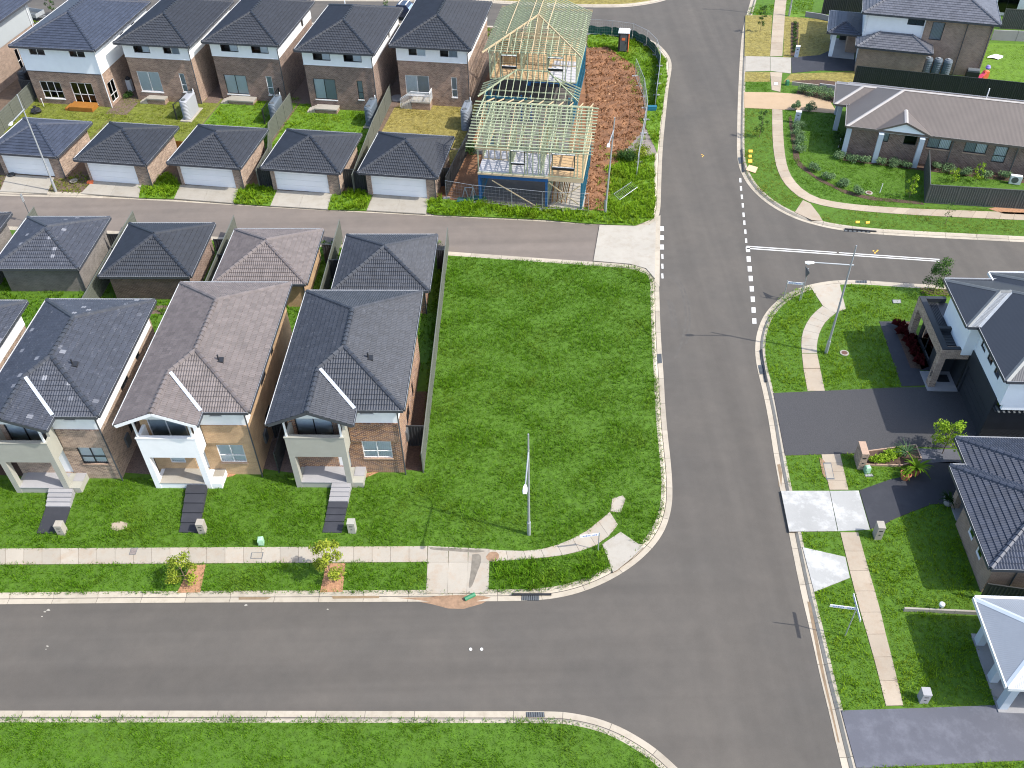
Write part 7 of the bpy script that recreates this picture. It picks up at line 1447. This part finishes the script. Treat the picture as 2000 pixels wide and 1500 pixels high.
grass('lawn_grass', 'patchy yellow-green grass of the two left back yards of the upper row', [FU.rect(-61.6, 71, -43.2, 81)], 240, .12, 'g_mid', width=.04, two=False, spread=.14)
grass('lawn_grass', 'bright green grass of the two middle back yards of the upper row', [FU.rect(-42.6, 71.5, -35.2, 83), FU.rect(-35, 71.5, -25.9, 82)], 150, .2, 'g_verge', width=.035, spread=.16)
grass('lawn_grass', 'dry straw grass of the back yard with the white railed stair', [FU.rect(-25.3, 71.5, -16.8, 83.5)], 240, .1, 'g_dry', width=.04, two=False, spread=.14)
patch('lawn', ats([(838, 386), (1000, 404), (1150, 411), (1185, 412), (1185, 300), (1240, 303), (1278, 305), (1279, 400), (1276, 426), (1240, 440), (1150, 436), (1060, 428), (850, 419), (832, 414)]), 'lawn_mid', .012); patch('lawn', ats([(1148, 60), (1230, 70), (1275, 88), (1300, 115), (1303, 150), (1290, 240), (1284, 300), (1262, 250), (1262, 200), (1240, 130), (1185, 92), (1148, 92)]), 'lawn_mid', .035)
for q in ([(275, 359), (325, 335), (352, 361), (340, 388), (271, 386)], [(465, 367), (510, 358), (541, 372), (528, 402), (458, 397)], [(649, 377), (690, 372), (728, 378), (716, 411), (640, 409)]): patch('lawn', ats(q), 'lawn_mid', .012)
tall = [[(275, 359), (325, 335), (352, 361), (340, 388), (271, 386)], [(465, 367), (510, 358), (541, 372), (528, 402), (458, 397)], [(649, 377), (690, 372), (728, 378), (716, 411), (640, 409)], [(838, 386), (880, 384), (1000, 405), (1150, 412), (1185, 415), (1185, 300), (1240, 300), (1278, 305), (1279, 400), (1276, 428), (1240, 440), (1150, 436), (1060, 428), (850, 419), (832, 414)]]
grass('weed_grass', 'tall bright grass on the lane verges and the corner of the building site', [ats(a) for a in tall], 170, .45, 'g_verge', width=.05)
grass('weed_grass', 'sparse weeds creeping over the edge of the bare earth', [ats([(1172, 285), (1215, 300), (1250, 235), (1268, 250), (1240, 330), (1190, 405), (1165, 408)]), ats([(1150, 88), (1190, 90), (1245, 125), (1270, 200), (1255, 250), (1240, 200), (1215, 130), (1150, 100)]), ats([(985, 402), (1060, 404), (1180, 405), (1180, 416), (985, 412)])], 45, .28, 'g_verge', width=.045)
grass('weed_grass', 'long grass of the verge around the portable toilet', [ats(a) for a in ([(1148, 62), (1230, 70), (1275, 88), (1300, 115), (1303, 150), (1290, 240), (1284, 300), (1262, 250), (1262, 200), (1240, 130), (1185, 92), (1148, 92)],)], 150, .32, 'g_verge', width=.045)
grass('lawn_grass', 'grass patch between the lamp post garage and its right neighbour', [ats([(106, 347), (150, 330), (183, 352), (158, 378), (95, 376)]), ats([(-30, 345), (12, 342), (0, 374), (-40, 372)])], 130, .14, 'g_mid', width=.04)
grass('lawn_grass', 'dark grass in the back yards and gaps behind the lower row of houses', [FL.rect(-46, 46.5, -7.3, 61.8)], 120, .24, 'g_lot', width=.04); patch('bare_earth', FL.rect(-31, 52.6, -25.6, 53.6), 'pebble', .012)
grass('lawn_grass', 'dry grass of the verge at the very top across the upper road', [ats([(1000, -30), (1000, 1), (1100, 6), (1210, 8), (1250, 3), (1290, -6), (1310, -30)]), ats([(300, -30), (300, -10), (1000, 0), (1000, -30)])], 60, .12, 'g_dry', width=.04, two=False, spread=.3)
grass('lawn_grass', 'shaded green grass of the front yard cut off by the top edge at the right', [ats([(1466, 8), (1512, 10), (1512, 30), (1460, 30)]), ats([(1535, -10), (1590, -8), (1585, 26), (1532, 28)])], 150, .12, 'g_verge', width=.035)
grass('lawn_grass', 'small lawns in front of the upper row beside the upper road', [ats([(40, 40), (100, 44), (100, 60), (40, 58)]), ats([(755, 50), (800, 48), (800, 70), (755, 75)]), ats([(935, 55), (965, 55), (965, 75), (940, 78)])], 90, .2, 'g_verge', width=.05)
